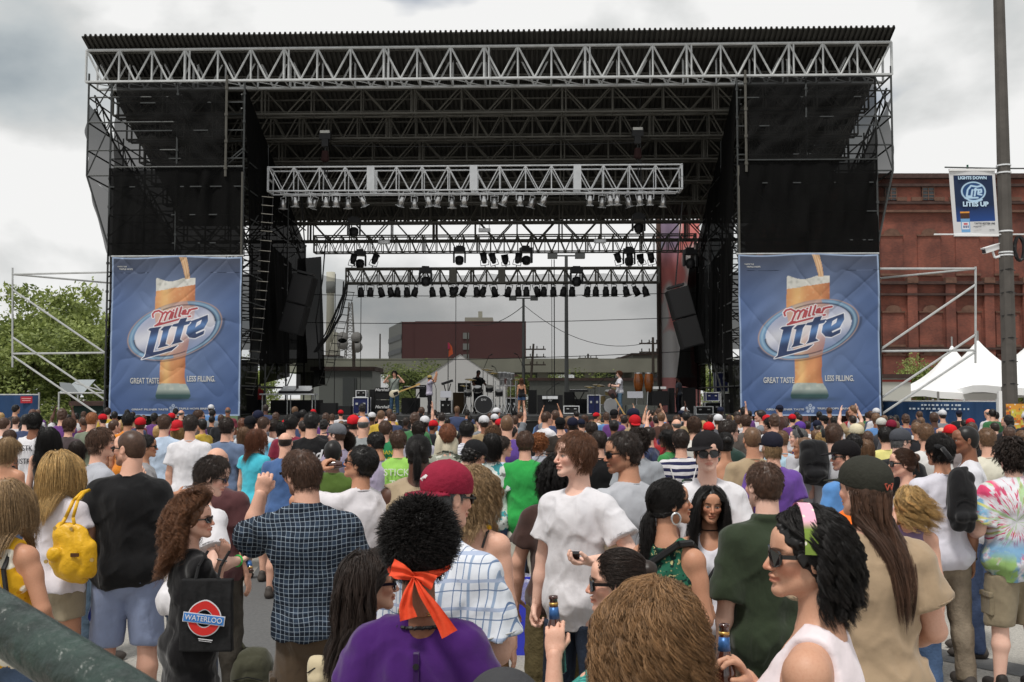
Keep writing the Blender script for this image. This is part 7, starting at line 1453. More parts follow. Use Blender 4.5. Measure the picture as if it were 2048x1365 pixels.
def umbrella_():
 Yb=buzz['Y']-.05;p=W(200,1170,Yb);o=empty('folded_bag',p);tag(o,'folded blue plastic bag hanging at the left hip of the man in black','bag');g=Grid((-.10,-.06,-.28),(.10,.06,.28),.009);g.cone((.03,0,.2),(-.02,0,-.2),.022,.05,k=.02,flat=((0,1,0),1.5));g.disp(lambda P:.010*noise3(P*np.array((40,30,8)),3));V,Q=g.mesh();mesh_obj('plastic',V,Q,PLAST,o,True,color=lin((40,70,170)))
umbrella_()
phone(W(1374,962,vneck['Y']-.35),R(80),'small black phone held up in front of the v-neck man')
def back_print(sp,lines,col,z0,size,step,sx=1.0,shear=0.0,bold=0.0,y=-.165,x=0.0):
 m=mat('ink_%d_%d_%d'%col,lin(col),.8)
 for i,t_ in enumerate(lines):k=sp['_k'];text_mesh(t_,size,'shirt_lettering',m,sp['_shirt'],Matrix.Translation((x,y*k*sp['_sk'].w,(z0-i*step)*k))@Matrix.Rotation(R(90),4,'X'),extrude=.003,sx=sx,shear=shear,bold=bold)
 # === MIDDLE DISTANCE (each placed from the photograph)
def midp(px,py,s_,label,**sp):return place(px,py,s_,label,hh=.0075 if s_<180 else .0065,hb=.018,**sp)
ST2=lambda n:dict(st=dict(n=n))
halter=midp(21,872,205,'blonde woman with bare back in a black halter top at the far left',sex='f',hair='long',hc='dblond',skin='tan',top='halter',tc=(26,30,34),bot='short',bc=(90,110,138),st=dict(n=1500,ln=.16),yaw=-6)
white_v=midp(72,822,152,'man with black bushy hair in a white sleeveless shirt printed with black lettering',hair='mop',hc='black',skin='brown',top='vest',tc=WH,bc=(60,76,100),hem=.82)
back_print(white_v,['STK','DISTRICT'],(50,50,56),1.36,.10,.16,sx=.8,y=-.155)
midp(100,851,172,'woman with very long black hair in a black dress near the left edge',sex='f',hair='long',hc='black',skin='light',top='dress',tc=(22,20,22),st=dict(n=1800,ln=.52))
midp(24,857,150,'brown haired man at the left edge behind the halter top',hair='short',hc='brown',tc=(90,94,92))
midp(143,833,132,'man with brown wavy hair in a dark tee, left of the sage t-shirt',hair='mop',hc='brown',tc=(70,60,62),yaw=-20)
midp(187,823,126,'man with short ginger hair in a sage green t-shirt',hair='crop',hc='ginger',tc=(112,120,104),w=1.2)
midp(232,839,125,'man with shaved grey hair looking right beside the orange t-shirt',hair='buzz',hc='brown',tc=(150,96,50),yaw=-40)
midp(259,823,130,'man with short black hair in an orange t-shirt below the left banner',hair='short',hc='black',tc=(214,130,44),skin='tan')
midp(283,833,122,'man in a bright red cap below the left banner',hair='short',hc='brown',hat=dict(c=(186,30,40)),tc=(150,40,44),yaw=10)
midp(332,827,152,'man with short brown hair in a pale blue t-shirt and khaki shorts',hair='crop',hc='brown',tc=(178,194,214),bot='shorts',bc=(150,140,120),bm=COTTON)
midp(357,838,138,'woman in a red cap with long blonde hair and a dark tank top',sex='f',hair='long',hc='blond',hat=dict(c=(180,36,44),back=True),top='tank',tc=(60,40,50),bot='shorts',bc=(96,122,142),st=dict(n=900,ln=.22,zlim=(-.08,.02)))
midp(384,827,168,'man with short dark hair in a plain white t-shirt and olive trousers',hair='crop',hc='dark',tc=WH,bot='jeans',bc=(88,86,66),w=1.08,hem=.82)
midp(297,866,200,'man with sunglasses facing right just behind the black t-shirt',hair='short',hc='black',skin='tan',glasses=1,tc=(140,138,140),yaw=-70,ra=((.3,.3,-.7),(-.3,.9,.1)))
midp(158,880,172,'woman with dark hair behind the blonde with the yellow bag',sex='f',hair='long',hc='dark',top='tank',tc=(50,46,50),st=dict(n=1200,ln=.2))
midp(455,832,162,'man with short dark brown hair in a grey blue t-shirt and grey shorts',hair='short',hc='dark',tc=(104,120,148),bot='shorts',bc=(90,96,104))
midp(490,852,142,'woman with straight brown hair just left of the turquoise top',sex='f',hair='long',hc='lbrown',tc=(150,140,140),st=dict(n=1200,ln=.22))
midp(516,855,172,'woman with auburn hair in a turquoise top and denim shorts',sex='f',hair='long',hc='auburn',top='tee',sleeve=.3,tc=(74,184,204),bot='short',bc=(80,104,124),glasses=1,yaw=-20,head=(-40,0,0),st=dict(n=1500,ln=.30))
midp(573,864,188,'balding man in a faded blue t-shirt and khaki shorts',hair='bald',hc='dark',tc=(72,100,146),bot='shorts',bc=(150,140,116),w=1.12,bm=COTTON)
mus=midp(625,821,172,'man in a black t-shirt with white slanted lettering on the back',hair='crop',hc='black',tc=(18,18,20),w=1.22)
back_print(mus,['...and','justus'],(220,220,220),1.34,.15,.13,sx=1.0,shear=.25,bold=.004,y=-.155)
midp(674,844,175,'pale man in a grey flat cap and thin glasses looking left, lilac t-shirt',hair='short',hc='brown',hat=dict(c=(104,106,112)),skin='pale',tc=(156,146,168),yaw=60,head=(10,0,0),la='face')
midp(668,878,235,'person with cropped black hair and dark skin in an olive green t-shirt',hair='buzz',hc='black',skin='dark',tc=(74,96,40),w=1.05)
midp(694,860,172,'person with a round dark afro behind the drinking man',hair='afro',hc='dark',tc=(60,60,64))
midp(752,860,192,'man with short black hair in a lilac t-shirt looking left',hair='short',hc='black',skin='tan',tc=(170,160,184),yaw=20,head=(30,-10,0))
midp(728,832,150,'old bald man in a grey t-shirt',hair='bald',hc='grey',skin='light',tc=(140,144,146),w=1.15)
midp(708,828,140,'man in a bright red cap beside the old bald man',hair='short',hc='dark',hat=dict(c=(200,34,44)),tc=(120,116,110))
yl=midp(771,839,152,'man with short brown hair in a green t-shirt printed with yellow lettering',hair='crop',hc='brown',tc=(40,120,78))
back_print(yl,['THE BAND','PLAYS ON','TONIGHT','AND ALL','SUMMER'],(214,190,40),1.38,.075,.085,y=-.155)
lime=midp(798,857,192,'young man with brown hair in a lime green t-shirt with white lettering',hair='short',hc='brown',tc=(150,200,96),w=1.0)
back_print(lime,['STICK','TO'],(226,232,214),1.36,.10,.12,y=-.15)
midp(584,826,150,'man with short black hair in a maroon t-shirt with lettering',hair='short',hc='black',tc=(120,36,56),w=1.1)
midp(502,830,132,'man in a black cap and white t-shirt, left of centre stage ladder',hair='short',hc='black',hat=dict(c=(24,24,28)),tc=(190,196,206))
midp(518,819,118,'man in a navy cap with a white front below the rope ladder',hair='short',hc='dark',hat=dict(c=(30,34,54)),tc=(90,90,96))
midp(530,832,132,'man with short brown hair and stubble turned right in a white t-shirt',hair='crop',hc='brown',tc=(200,200,204),yaw=-30,stubble=.8)
midp(549,836,130,'man with dark brown hair in a white and blue t-shirt',hair='short',hc='dark',tc=(196,206,214))
midp(566,842,135,'man with thick black hair in a sky blue t-shirt',hair='mop',hc='black',tc=(96,176,208))
camo_=midp(896,844,195,'man with short reddish brown hair in a camouflage shirt',hair='short',hc='red',tm=CAMO,top='shirt')
midp(934,838,168,'man with short black hair in a white shirt with thin stripes',hair='short',hc='black',tm=THIN,top='shirt',w=1.1)
midp(838,839,152,'person with chin length dark hair in a pale grey t-shirt',hair='mop',hc='dark',tc=(170,168,180))
midp(1014,829,168,'man with cropped light brown hair in a purple t-shirt',hair='buzz',hc='lbrown',tc=(92,66,140),w=1.12)
midp(1050,858,205,'man with short brown hair in a bright green t-shirt and white shorts',hair='short',hc='brown',tc=(48,156,74),w=1.12,bot='jeans',bc=(196,192,180),bm=COTTON,hem=.80,la=((.3,0,-1),(-.2,.6,-.5)))
midp(1078,862,165,'woman with ginger curls in a pale grey t-shirt behind the green t-shirt',sex='f',hair='curly',hc='ginger',tc=(176,180,190))
midp(986,848,152,'person with curly brown hair left of the purple t-shirt',hair='curly',hc='lbrown',tc=(120,116,110))
midp(1006,869,190,'young man with dark hair looking right in a blue and white shirt',hair='short',hc='dark',tc=(176,190,214),yaw=-60,head=(-10,0,0))
midp(950,874,232,'man in a black cap and camouflage shirt, looking down to the right',hair='curly',hc='black',hat=dict(c=(30,30,32),back=False),tm=CAMO,yaw=-50,head=(-22,-24,0),st=dict(n=700,ln=.05,zlim=(-.08,.02)))
midp(984,864,205,'woman with smooth black bob in a white and teal patterned blouse',sex='f',hair='long',hc='black',skin='brown',tm=BLOCKS,st=dict(n=1800,ln=.17,lift=.03))
midp(1094,822,112,'man in a white t-shirt facing right with hands raised by the stage',hair='crop',hc='brown',tc=WH,yaw=-60,ra='face')
midp(1120,833,122,'man in a black cap behind the tall youth',hair='short',hc='black',hat=dict(c=(22,22,24)),tc=(50,44,40))
midp(1145,833,128,'man in a navy cap above the tall youth',hair='short',hc='black',hat=dict(c=(28,30,48)),tc=(60,54,52))
midp(1183,841,140,'man with short dark hair to the right of the tall youth',hair='short',hc='dark',tc=(70,66,70))
midp(1197,858,190,'man in a black t-shirt clapping behind the man in light grey',hair='short',hc='dark',tc=(20,20,22),ra='bent',w=1.05)
midp(1387,830,155,'man with thick brown hair in a cream t-shirt, above the striped shirt',hair='mop',hc='brown',tc=(206,202,196),w=1.1)
stp=midp(1360,855,198,'man with dark hair in a navy and white striped shirt with a white drawstring bag',hair='short',hc='dark',tm=STRIPES,w=1.08,loose=.02)
mb=MB();mb.path([(-.13,-.13,1.42),(-.04,-.165,1.1)],.006,5);mb.path([(.13,-.13,1.42),(.04,-.165,1.1)],.006,5);mesh_obj('bag_cords',stp['_fin'](np.array(mb.v)),mb.f,wh,stp['o'])
midp(1333,857,162,'woman with black hair and glasses looking left in a green top',sex='f',hair='long',hc='black',skin='tan',tc=(56,130,70),glasses=1,yaw=50,head=(20,0,0),st=dict(n=1100,ln=.2))
midp(1275,852,205,'person with curly grey black hair in a light grey shirt behind the man looking left',hair='curly',hc='dark',tc=(150,154,160))
midp(1269,828,132,'man in a red and white backwards cap near the stage centre right',hair='short',hc='brown',hat=dict(c=(180,30,38),back=True),tc=(180,60,60))
midp(1457,836,185,'man with glasses looking right in a dark green shirt',hair='short',hc='dark',skin='pale',tc=(36,56,50),yaw=-60,head=(-14,0,0),glasses=1)
midp(1448,862,205,'woman with black hair up and bare shoulders in a black top',sex='f',hair='bun',hc='black',skin='tan',top='strap',tc=(28,26,40))
midp(1502,852,218,'man with shaved head in a tan t-shirt',hair='buzz',hc='lbrown',skin='tan',tc=(164,144,116),w=1.08)
navy=midp(1541,860,232,'man in a navy cap with shaggy dark blond hair and a purple t-shirt',hair='mop',hc='dblond',hat=dict(c=(34,34,46),back=False),tc=(104,70,150),w=1.1,head=(10,0,0),st=dict(n=900,ln=.07,zlim=(-.08,.02)))
midp(1490,827,122,'man with short brown hair at the left edge of the right banner',hair='short',hc='brown',tc=(90,84,80))
midp(1536,833,118,'man with dark hair looking left below the right banner',hair='short',hc='black',tc=(60,60,60),yaw=40)
midp(1562,859,165,'man with short light brown hair in a light blue t-shirt',hair='crop',hc='lbrown',tc=(170,198,214))
midp(1416,842,132,'man in a red cap just left of the v-neck man with sunglasses',hair='short',hc='black',hat=dict(c=(206,34,40)),tc=(110,40,44))
midp(1435,827,104,'man in a white cap near the right speaker stack',hair='short',hc='brown',hat=dict(c=(206,206,210)),tc=(90,90,96))
midp(1294,852,150,'man with short dark hair in a navy shirt looking left',hair='crop',hc='dark',tc=(44,54,84),yaw=60)
midp(1666,844,208,'man with short brown hair and thick neck in a light grey t-shirt looking right',hair='crop',hc='brown',skin='pale',tc=(176,176,180),yaw=-20,head=(-16,0,0),w=1.12)
midp(1704,864,190,'man with short black hair between the black cap and the cream cap',hair='short',hc='black',tc=(100,104,110))
midp(1604,872,205,'man with cropped sandy hair in a light grey t-shirt looking left',hair='buzz',hc='lbrown',skin='tan',tc=(188,190,194),yaw=40,head=(30,0,0))
midp(1594,854,172,'pink faced man with short grey hair looking left',hair='crop',hc='grey',skin='pale',tc=(180,180,186),yaw=40,head=(26,0,0))
midp(1710,845,160,'man in a cream cap and grey shirt',hair='crop',hc='brown',hat=dict(c=(204,194,166)),tc=(120,130,134),w=1.1)
midp(1799,854,202,'man in a charcoal cap and red sunglasses in a black t-shirt looking right',hair='crop',hc='grey',hat=dict(c=(70,72,78)),skin='pale',tc=(22,22,24),glasses=1,yaw=-40,head=(-34,-4,0),w=1.15)
midp(1767,851,162,'man with short black hair in a pale yellow t-shirt',hair='short',hc='black',tc=(214,206,130))
midp(1847,844,188,'man with short sandy hair in a white t-shirt right of the charcoal cap',hair='crop',hc='lbrown',tc=(208,206,204),w=1.05)
midp(1969,853,202,'man with short brown hair in a cream t-shirt near the lamp pole',hair='crop',hc='lbrown',tc=(206,202,186),w=1.1)
midp(1897,847,145,'man in a bright red cap at the end of the blue fence',hair='short',hc='brown',hat=dict(c=(206,34,40)),tc=(140,130,130))
midp(1639,863,152,'woman with a blonde ponytail below the right banner',sex='f',hair='tail',hc='blond',tc=(190,190,196),st=dict(n=900,ln=.15))
midp(1598,841,128,'man in a bright purple cap',hair='short',hc='dark',hat=dict(c=(88,56,140)),tc=(90,70,110))
midp(1728,876,180,'woman with straight brown hair behind the black cap',sex='f',hair='long',hc='lbrown',tc=(150,150,150),st=dict(n=1100,ln=.2))
midp(1780,838,118,'man in a maroon cap in front of the blue fence',hair='short',hc='black',hat=dict(c=(120,30,52)),tc=(70,70,76))
midp(1760,834,116,'man in a pale patterned cap in front of the blue fence',hair='short',hc='brown',hat=dict(c=(190,190,184)),tc=(60,60,64))
midp(1830,838,116,'man with short hair in a white shirt by the blue fence',hair='crop',hc='brown',tc=(196,194,194))
midp(1936,872,170,'dark shorts wearer behind the backpack man and tie-dye shirt',hair='short',hc='dark',skin='brown',tc=(160,160,166),bot='knee',bc=(50,54,58),yaw=30)
midp(400,818,104,'man with glasses looking right in front of the left banner',hair='short',hc='brown',tc=(80,70,66),yaw=-60,glasses=1)
midp(1332,845,146,'person with raised bent arm looking left',hair='short',hc='brown',tc=(150,40,44),la='upf')
midp(2040,858,160,'person with light brown hair at the right edge behind the tie-dye shirt',hair='short',hc='lbrown',tc=(120,124,120))
# === MUSICIANS
def mus_(px,py,s_,label,**sp):return place(px,py,s_,label,hh=.008,hb=.02,z0=DZ,**sp)
SS=F/(34.5+3.2)
gt=mus_(789,741,SS,'guitarist on stage in a grey t-shirt and jeans with both hands at his ears',hair='curly',hc='black',skin='light',top='tee',sleeve=.3,tc=(132,140,134),yaw=172,ra=((.75,.35,-.25),(-.75,.2,1)),la=((.75,.35,-.25),(-.75,.2,1)),bc=(62,86,110))
cl=mus_(860,750,SS,'man on stage in a straw hat and white shirt clapping above his head',hair='mop',hc='black',hat=dict(c=(170,150,90),back=True),skin='tan',top='tee',tc=(178,172,190),yaw=-90,ra=((.1,.75,.5),(-.1,.35,1)),la=((.1,.9,.3),(-.1,.2,1)),bc=(40,38,42))
dr_=mus_(957,740,F/40.5,'drummer in a black t-shirt leaning over the drum kit',hair='crop',hc='black',skin='dark',tc=(16,16,18),yaw=-150,head=(0,-25,0),ra=((.4,.5,-.8),(-.3,1,-.3)),la=((.4,.5,-.8),(-.3,1,-.3)),w=1.12,bc=(30,30,34))
wo=mus_(1043,756,F/37.0,'woman on stage in denim shorts and dark halter top seen from behind',sex='f',hair='long',hc='auburn',skin='tan',top='halter',tc=(26,22,24),bot='short',bc=(84,108,146),st=dict(n=900,ln=.3),bm=DENIM)
bs=mus_(1238,741,F/37.2,'bass player on stage with bushy red brown hair in a white t-shirt',hair='curly',hc='auburn',skin='pale',tc=(200,200,208),yaw=96,ra=((.2,.4,-.9),(-.3,1,.1)),la=((.2,.4,-.9),(-.1,1,.2)),bc=(80,104,126))
dk=mus_(1356,752,F/39.5,'stagehand in a dark cap and grey shirt watching from the right of the stage',hair='crop',hc='black',hat=dict(c=(20,20,22)),skin='dark',tc=(58,62,70),yaw=60,bc=(30,34,42),w=1.1)
rd_=mus_(520,768,F/38.5,'crew member in a red shirt in the shade at the left of the stage',hair='crop',hc='black',skin='brown',tc=(120,30,34),yaw=-20,bc=(24,24,28))
def guitar(sp,label,px,py,dy,body_c,neck_c,ang):
 p=W(px,py,sp['Y']+dy);o=empty('guitar',p);tag(o,label,'guitar');q=Matrix.Rotation(R(ang),3,'Y');g=Grid((-.26,-.06,-.20),(.24,.06,.20),.016);g.ell((-.08,0,0),(.15,.035,.145),k=.05);g.ell((.08,0,.0),(.10,.03,.115),k=.06);g.ell((.20,0,-.09),(.06,.06,.05),'sub',k=.02);V,Q=g.mesh();mesh_obj('body',V@np.array(q).T,Q,mat('guitar_'+label[:5],lin(body_c),.3,spec=.6),o,True)
 mb=MB();mb.box(q@Vector((.50,-.01,0)),(.70,.03,.05),q);mb.build('neck',mat('maple',lin(neck_c),.5),o);mb=MB();mb.box(q@Vector((.92,-.01,.01)),(.16,.025,.075),q);mb.build('headstock',mat('maple',lin(neck_c),.5),o);mb=MB();mb.box(q@Vector((.03,-.036,-.02)),(.18,.01,.12),q);mb.build('pickguard',blackm,o);mb=MB();mb.path([q@Vector((-.2,.0,.05)),Vector((-.10,.02,.35)),Vector((.12,.1,.62))],.02,4);mb.build('strap',black,o)
guitar(gt,'white electric guitar slung on the guitarist with hands at his ears',790,787,-.22,(206,196,172),(196,160,100),-20)
guitar(bs,'dark electric bass hanging on the singing bass player',1226,790,-.25,(60,30,26),(96,66,44),60)
# === BACKLINE
flight=mat('flight_blue',lin((34,42,86)),.5,var=.1);tolex=mat('amp_tolex',(.012,.012,.013),.7,bump=.4,bscale=60)
def case(px0,px1,pyt,pyb,t,dep,m,label,name='flight_case',cat='case',trim=True,legend=None):
 a=L(px0,pyb,t);b=L(px1,pyt,t);w=b.x-a.x;h=b.z-a.z;z0=max(a.z,DZ);h=b.z-z0;o=stage_thing(name,((a.x+b.x)/2,t,z0),label,cat);mb=MB();mb.box((0,dep/2,h/2),(w-.02,dep-.02,h-.02));mb.build('body',m,o)
 if trim:
  mb=MB();e_=.028
  for x in(-w/2,w/2):mb.box((x,0,h/2),(e_,e_,h+.0));mb.box((x,dep,h/2),(e_,e_,h))
  for z in(0.014,h-.014):mb.box((0,-.002,z),(w-e_,e_,e_));
  mb.build('edging',galv_b,o);mb=MB()
  for x in(-w*.25,w*.25):mb.box((x,-.015,h*.62),(w*.16,.02,h*.12))
  mb.build('latches',galv,o)
 if legend:text_mesh(legend[0],legend[1],'lettering',mat('logo_white',lin((205,205,205)),.6),o,Matrix.Translation((0,-.02,h*legend[2]))@Matrix.Rotation(R(90),4,'X'),extrude=.004,shear=.3,bold=.004)
 return o,w,h
case(706,736,795,830,3.4,.6,flight,'blue flight case with silver edges left of the guitar amplifiers')
case(712,732,781,795,3.5,.4,tolex,'small green topped rack of gear on the left blue flight case','effects_rack','rack')
case(750,778,775,800,4.0,.35,tolex,'upper black guitar amplifier head stack beside the guitarist','guitar_amplifier','amplifier',False,('Marshall',.16,.8));case(750,778,800,832,4.0,.38,tolex,'lower black guitar speaker cabinet beside the guitarist','speaker_cabinet','amplifier',False,('Marshall',.16,.5))
case(738,750,779,832,4.2,.4,tolex,'narrow black equipment rack next to the amplifier stack','equipment_rack','rack',False)
case(915,940,766,785,6.0,.4,tolex,'bass amplifier head left of the drummer','bass_amplifier','amplifier',False);case(905,932,785,832,5.6,.5,mat('brown_tweed',lin((58,46,32)),.9,bump=.4),'brown cloth covered speaker cabinet left of the drum kit','speaker_cabinet','amplifier',False)
case(1074,1126,790,832,4.0,.5,tolex,'wide black speaker cabinet right of the woman on stage','speaker_cabinet','amplifier',False,('PV',.12,.7));case(1084,1116,792,799,3.9,.1,galv_b,'silver slotted vent panel on the wide black cabinet','vent_panel','panel',False)
case(1176,1200,790,832,4.6,.5,flight,'blue case behind the floor tom on the right half of the stage')
case(1305,1338,782,812,4.4,.5,tolex,'black amplifier with two white faced heads on top, right side','guitar_amplifier','amplifier',False);case(1306,1318,773,779,4.4,.2,wh,'left white faced amplifier head','amplifier_head','amplifier',False);case(1321,1333,773,779,4.4,.2,wh,'right white faced amplifier head','amplifier_head','amplifier',False)
case(1252,1292,810,832,3.0,.5,mat('grey_case',lin((96,100,96)),.8),'grey wooden box behind the bass player',trim=False)
case(1412,1438,785,803,4.0,.5,flight,'bright blue flight case stacked at the right wing');case(1410,1442,805,832,4.2,.5,tolex,'black flight case with silver edges under the blue one');case(1392,1426,813,832,3.2,.4,tolex,'low black case with a pale top at the right stage edge');case(1432,1456,745,785,6.5,.5,flight,'tall blue grey rack at the back of the right wing')
case(1128,1158,812,828,3.4,.4,tolex,'black floor monitor wedge with a silver edge right of centre','stage_monitor','monitor')
def drum(o,c,ax,r,d,m,nm='drum'):
 ax=Vector(ax).normalized();mb=MB();mb.lathe(Vector(c),ax,[(0,r),(d,r)],20);s_=mb.build(nm,m,o,False);mb=MB()
 for h in(0,d-.03):mb.lathe(Vector(c)+ax*h,ax,[(-.004,r*1.0),(0,r*1.04),(.03,r*1.04),(.034,r*.98)],20)
 mb.build('hoops',chrome,s_);return s_
def cymbal(o,c,r,tilt=(.1,-.2,1)):mb=MB();mb.lathe(c,tilt,[(0,r),(.012,r*.3),(.03,r*.12),(.035,.01)],20);mb.build('cymbal',mat('bronze',lin((150,130,80)),.3,metal=.9),o,True);mb=MB();mb.tube(c,(c[0],c[1]+.2,0),.016,5);mb.build('stand',chrome,o)
def drum_kit():
 p=L(968,832,5.0);o=stage_thing('drum_kit',(p.x,5.0,DZ),'large black and chrome drum kit with many toms and cymbals at centre stage','drum kit');dk_=mat('drum_black',(.02,.02,.022),.2,spec=.6);hd=mat('drum_head',(.6,.6,.58),.5)
 b=drum(o,(0,-.2,.36),(0,1,0),.36,.45,dk_,'bass_drum');mb=MB();mb.lathe((0,-.205,.36),(0,-1,0),[(0,.345),(.004,.34)],24);mb.build('front_head',mat('head_black',(.03,.03,.032),.35),b);text_mesh('DW',.12,'badge',wh,b,Matrix.Translation((0,-.215,.55))@Matrix.Rotation(R(90),4,'X'),extrude=.003)
 for x,z in((-.25,.86),(.22,.88),(-.62,.70),(.60,.72)):drum(o,(x,-.1,z),(0,-.4,1),.15,.22,dk_,'tom')
 for x,z in((.62,1.42),(.80,1.42),(.95,1.40),(1.10,1.38),(.70,1.15),(1.0,1.15)):drum(o,(x,.2,z),(0,-.3,1),.10,.22,chrome,'high_tom')
 for c,r in(((-.55,.3,1.35),.24),((.35,.3,1.62),.27),((.1,.5,1.75),.25),((1.3,.3,1.35),.22),((-.8,.2,1.1),.18)):cymbal(o,c,r)
 mb=MB()
 for x in(-.7,-.5,.45,.62,.75,.9,1.05,1.25):mb.tube((x,-.1,0),(x,-.05,1.3),.018,6);mb.tube((x-.15,-.2,0),(x,-.1,.4),.012,5);mb.tube((x+.15,-.2,0),(x,-.1,.4),.012,5)
 mb.tube((.5,.1,1.1),(1.25,.1,1.1),.02,6);mb.build('rack',chrome,o)
drum_kit()
def small_kit():
 p=L(1222,832,5.2);o=stage_thing('drum_kit',(p.x,5.2,DZ),'small gold drum kit with cymbals between the bass player and the blue case','drum kit');gm=mat('drum_gold',lin((126,112,76)),.4)
 drum(o,(0,-.2,.30),(0,1,0),.30,.4,mat('drum_dark',(.04,.04,.045),.3),'bass_drum');drum(o,(-.42,0,.35),(0,0,1),.21,.38,gm,'floor_tom');drum(o,(-.1,-.1,.72),(0,-.3,1),.14,.2,gm,'tom');cymbal(o,(-.8,.2,1.05),.24);cymbal(o,(-.45,.3,1.12),.26);cymbal(o,(.2,.2,1.0),.2)
small_kit()
def congas():
 p=L(1288,775,5.0);sb=mat('sunburst',lin((150,84,34)),.25,spec=.6,var=.5,vscale=3)
 for k,px in enumerate((1277,1298)):
  p=L(px,785,5.0);o=stage_thing('conga_drum',(p.x,5.0,p.z),'sunburst conga drum on a stand, %s of the pair on the right'%('left' if k==0 else 'right'),'conga','pair of conga drums');mb=MB();mb.lathe((0,0,0),(0,0,1),[(0,.11),(.2,.17),(.42,.195),(.62,.17),(.74,.145),(.76,.145)],20);mb.build('shell',sb,o,True);mb=MB();mb.lathe((0,0,.73),(0,0,1),[(0,.155),(.04,.155),(.045,.13)],20);mb.build('rim',chrome,o);mb=MB()
  for a in(0,2.1,4.2):mb.tube((.1*math.cos(a),.1*math.sin(a),.05),(.25*math.cos(a),.25*math.sin(a),DZ-p.z),.015,5)
  mb.build('stand',chrome,o)
congas()
def mic_stand(px,pyt,t,lb,boom=.5,sd=1):
 p=L(px,832,t);zt=L(px,pyt,t).z-DZ;o=stage_thing('microphone_stand',(p.x,t,DZ),lb,'microphone stand');mb=MB();mb.tube((0,0,0),(0,0,zt*.75),.014,6);mb.tube((0,0,zt*.75),(sd*boom,-.1,zt),.011,6)
 for a in(0,2.1,4.2):mb.tube((0,0,.12),(.3*math.cos(a),.3*math.sin(a),0),.010,5)
 mb.build('pole',blackm,o);mb=MB();mb.lathe((sd*boom,-.1,zt),(sd*.5,-.3,.2),[(0,.012),(.1,.018),(.13,.028),(.16,.022)],10);mb.build('microphone',black,o,True)
for a in((1190,757,2.6,'boom microphone stand left of the bass player',.35,1),(1094,768,2.8,'boom microphone stand right of the woman on stage',.35,1),(872,760,2.6,'microphone stand in front of the clapping man',.1,-1),(966,712,5.6,'tall overhead microphone stand above the drummer',.25,1),(1050,710,5.8,'tall overhead microphone stand right of the kit',.3,-1),(830,752,3.4,'boom microphone stand between the guitarist and the clapping man',.3,-1),(1000,735,5.5,'microphone stand over the high toms',.2,-1)):mic_stand(*a)
def keyboard(px0,px1,py,t,lb,tilt=0):
 a=L(px0,py,t);b=L(px1,py,t);c=(a+b)/2;w=b.x-a.x;o=stage_thing('keyboard',c,lb,'keyboard',None);q=Matrix.Rotation(R(tilt),3,'Y');mb=MB();mb.box((0,0,0),(w,.3,.09),q);mb.build('case',black,o);mb=MB();mb.box(q@Vector((0,-.05,.048)),(w*.9,.16,.01),q);mb.build('keys',wh,o);mb=MB();h=c.z-DZ
 for s_ in(-1,1):mb.tube((s_*w*.3,0,-.05),(-s_*w*.35,0,-h),.02,5)
 mb.build('stand',blackm,o)
keyboard(806,852,776,4.4,'long keyboard on an x stand behind the guitar neck');keyboard(883,906,765,4.2,'small tilted keyboard on a tall stand right of the clapping man',-18);keyboard(1138,1176,782,5.0,'keyboard on the right half of the stage left of the microphone')
def music_stand(px,py,t,lb,w=.42):
 p=L(px,py,t);o=stage_thing('music_stand',(p.x,t,DZ),lb,'music stand');h=p.z-DZ;mb=MB();mb.tube((0,0,0),(0,0,h),.014,6);mb.build('pole',blackm,o);mb=MB();mb.box((0,-.03,h),(w,.02,.26),Matrix.Rotation(R(-14),3,'X'));mb.build('sheet_music',mat('paper',lin((176,178,186)),.8),o)
music_stand(892,789,3.8,'music stand with a white sheet left of the brown cabinet');music_stand(1270,790,4.2,'music stand with pale sheets under the congas',.6)
def console(px,py,t,lb):
 p=L(px,py,t);o=stage_thing('mixing_desk',p,lb,'mixing desk');mb=MB();mb.box((0,0,.05),(.62,.5,.10),Matrix.Rotation(R(12),3,'X'));mb.build('body',black,o);mb=MB();mb.box((0,-.02,.115),(.56,.42,.01),Matrix.Rotation(R(12),3,'X'));mb.box((0,.2,.2),(.5,.03,.12));mb.build('faders',galv_b,o)
p=L(578,789,3.0);o=stage_thing('folding_table',(p.x,3.0,DZ),'long white topped table with mixing desks in the left wing','table');w_=L(632,789,3).x-L(524,789,3).x;h_=p.z-DZ
mb=MB();mb.box((0,0,h_),(w_,.7,.05));mb.build('table_top',mat('table_white',lin((190,192,194)),.5),o)
for x in(-.46,0,.46):mb=MB();mb.tube((x*w_,-.25,0),(x*w_,-.25,h_-.03),.02,5);mb.tube((x*w_,.25,0),(x*w_,.25,h_-.03),.02,5);mb.build('leg',galv,o)
console(576,786,2.95,'left mixing desk on the white table');console(608,786,2.95,'right mixing desk on the white table')
case(540,640,800,832,3.8,.6,blackm,'black draped wedge shape under the white table','stage_monitor','monitor',False)
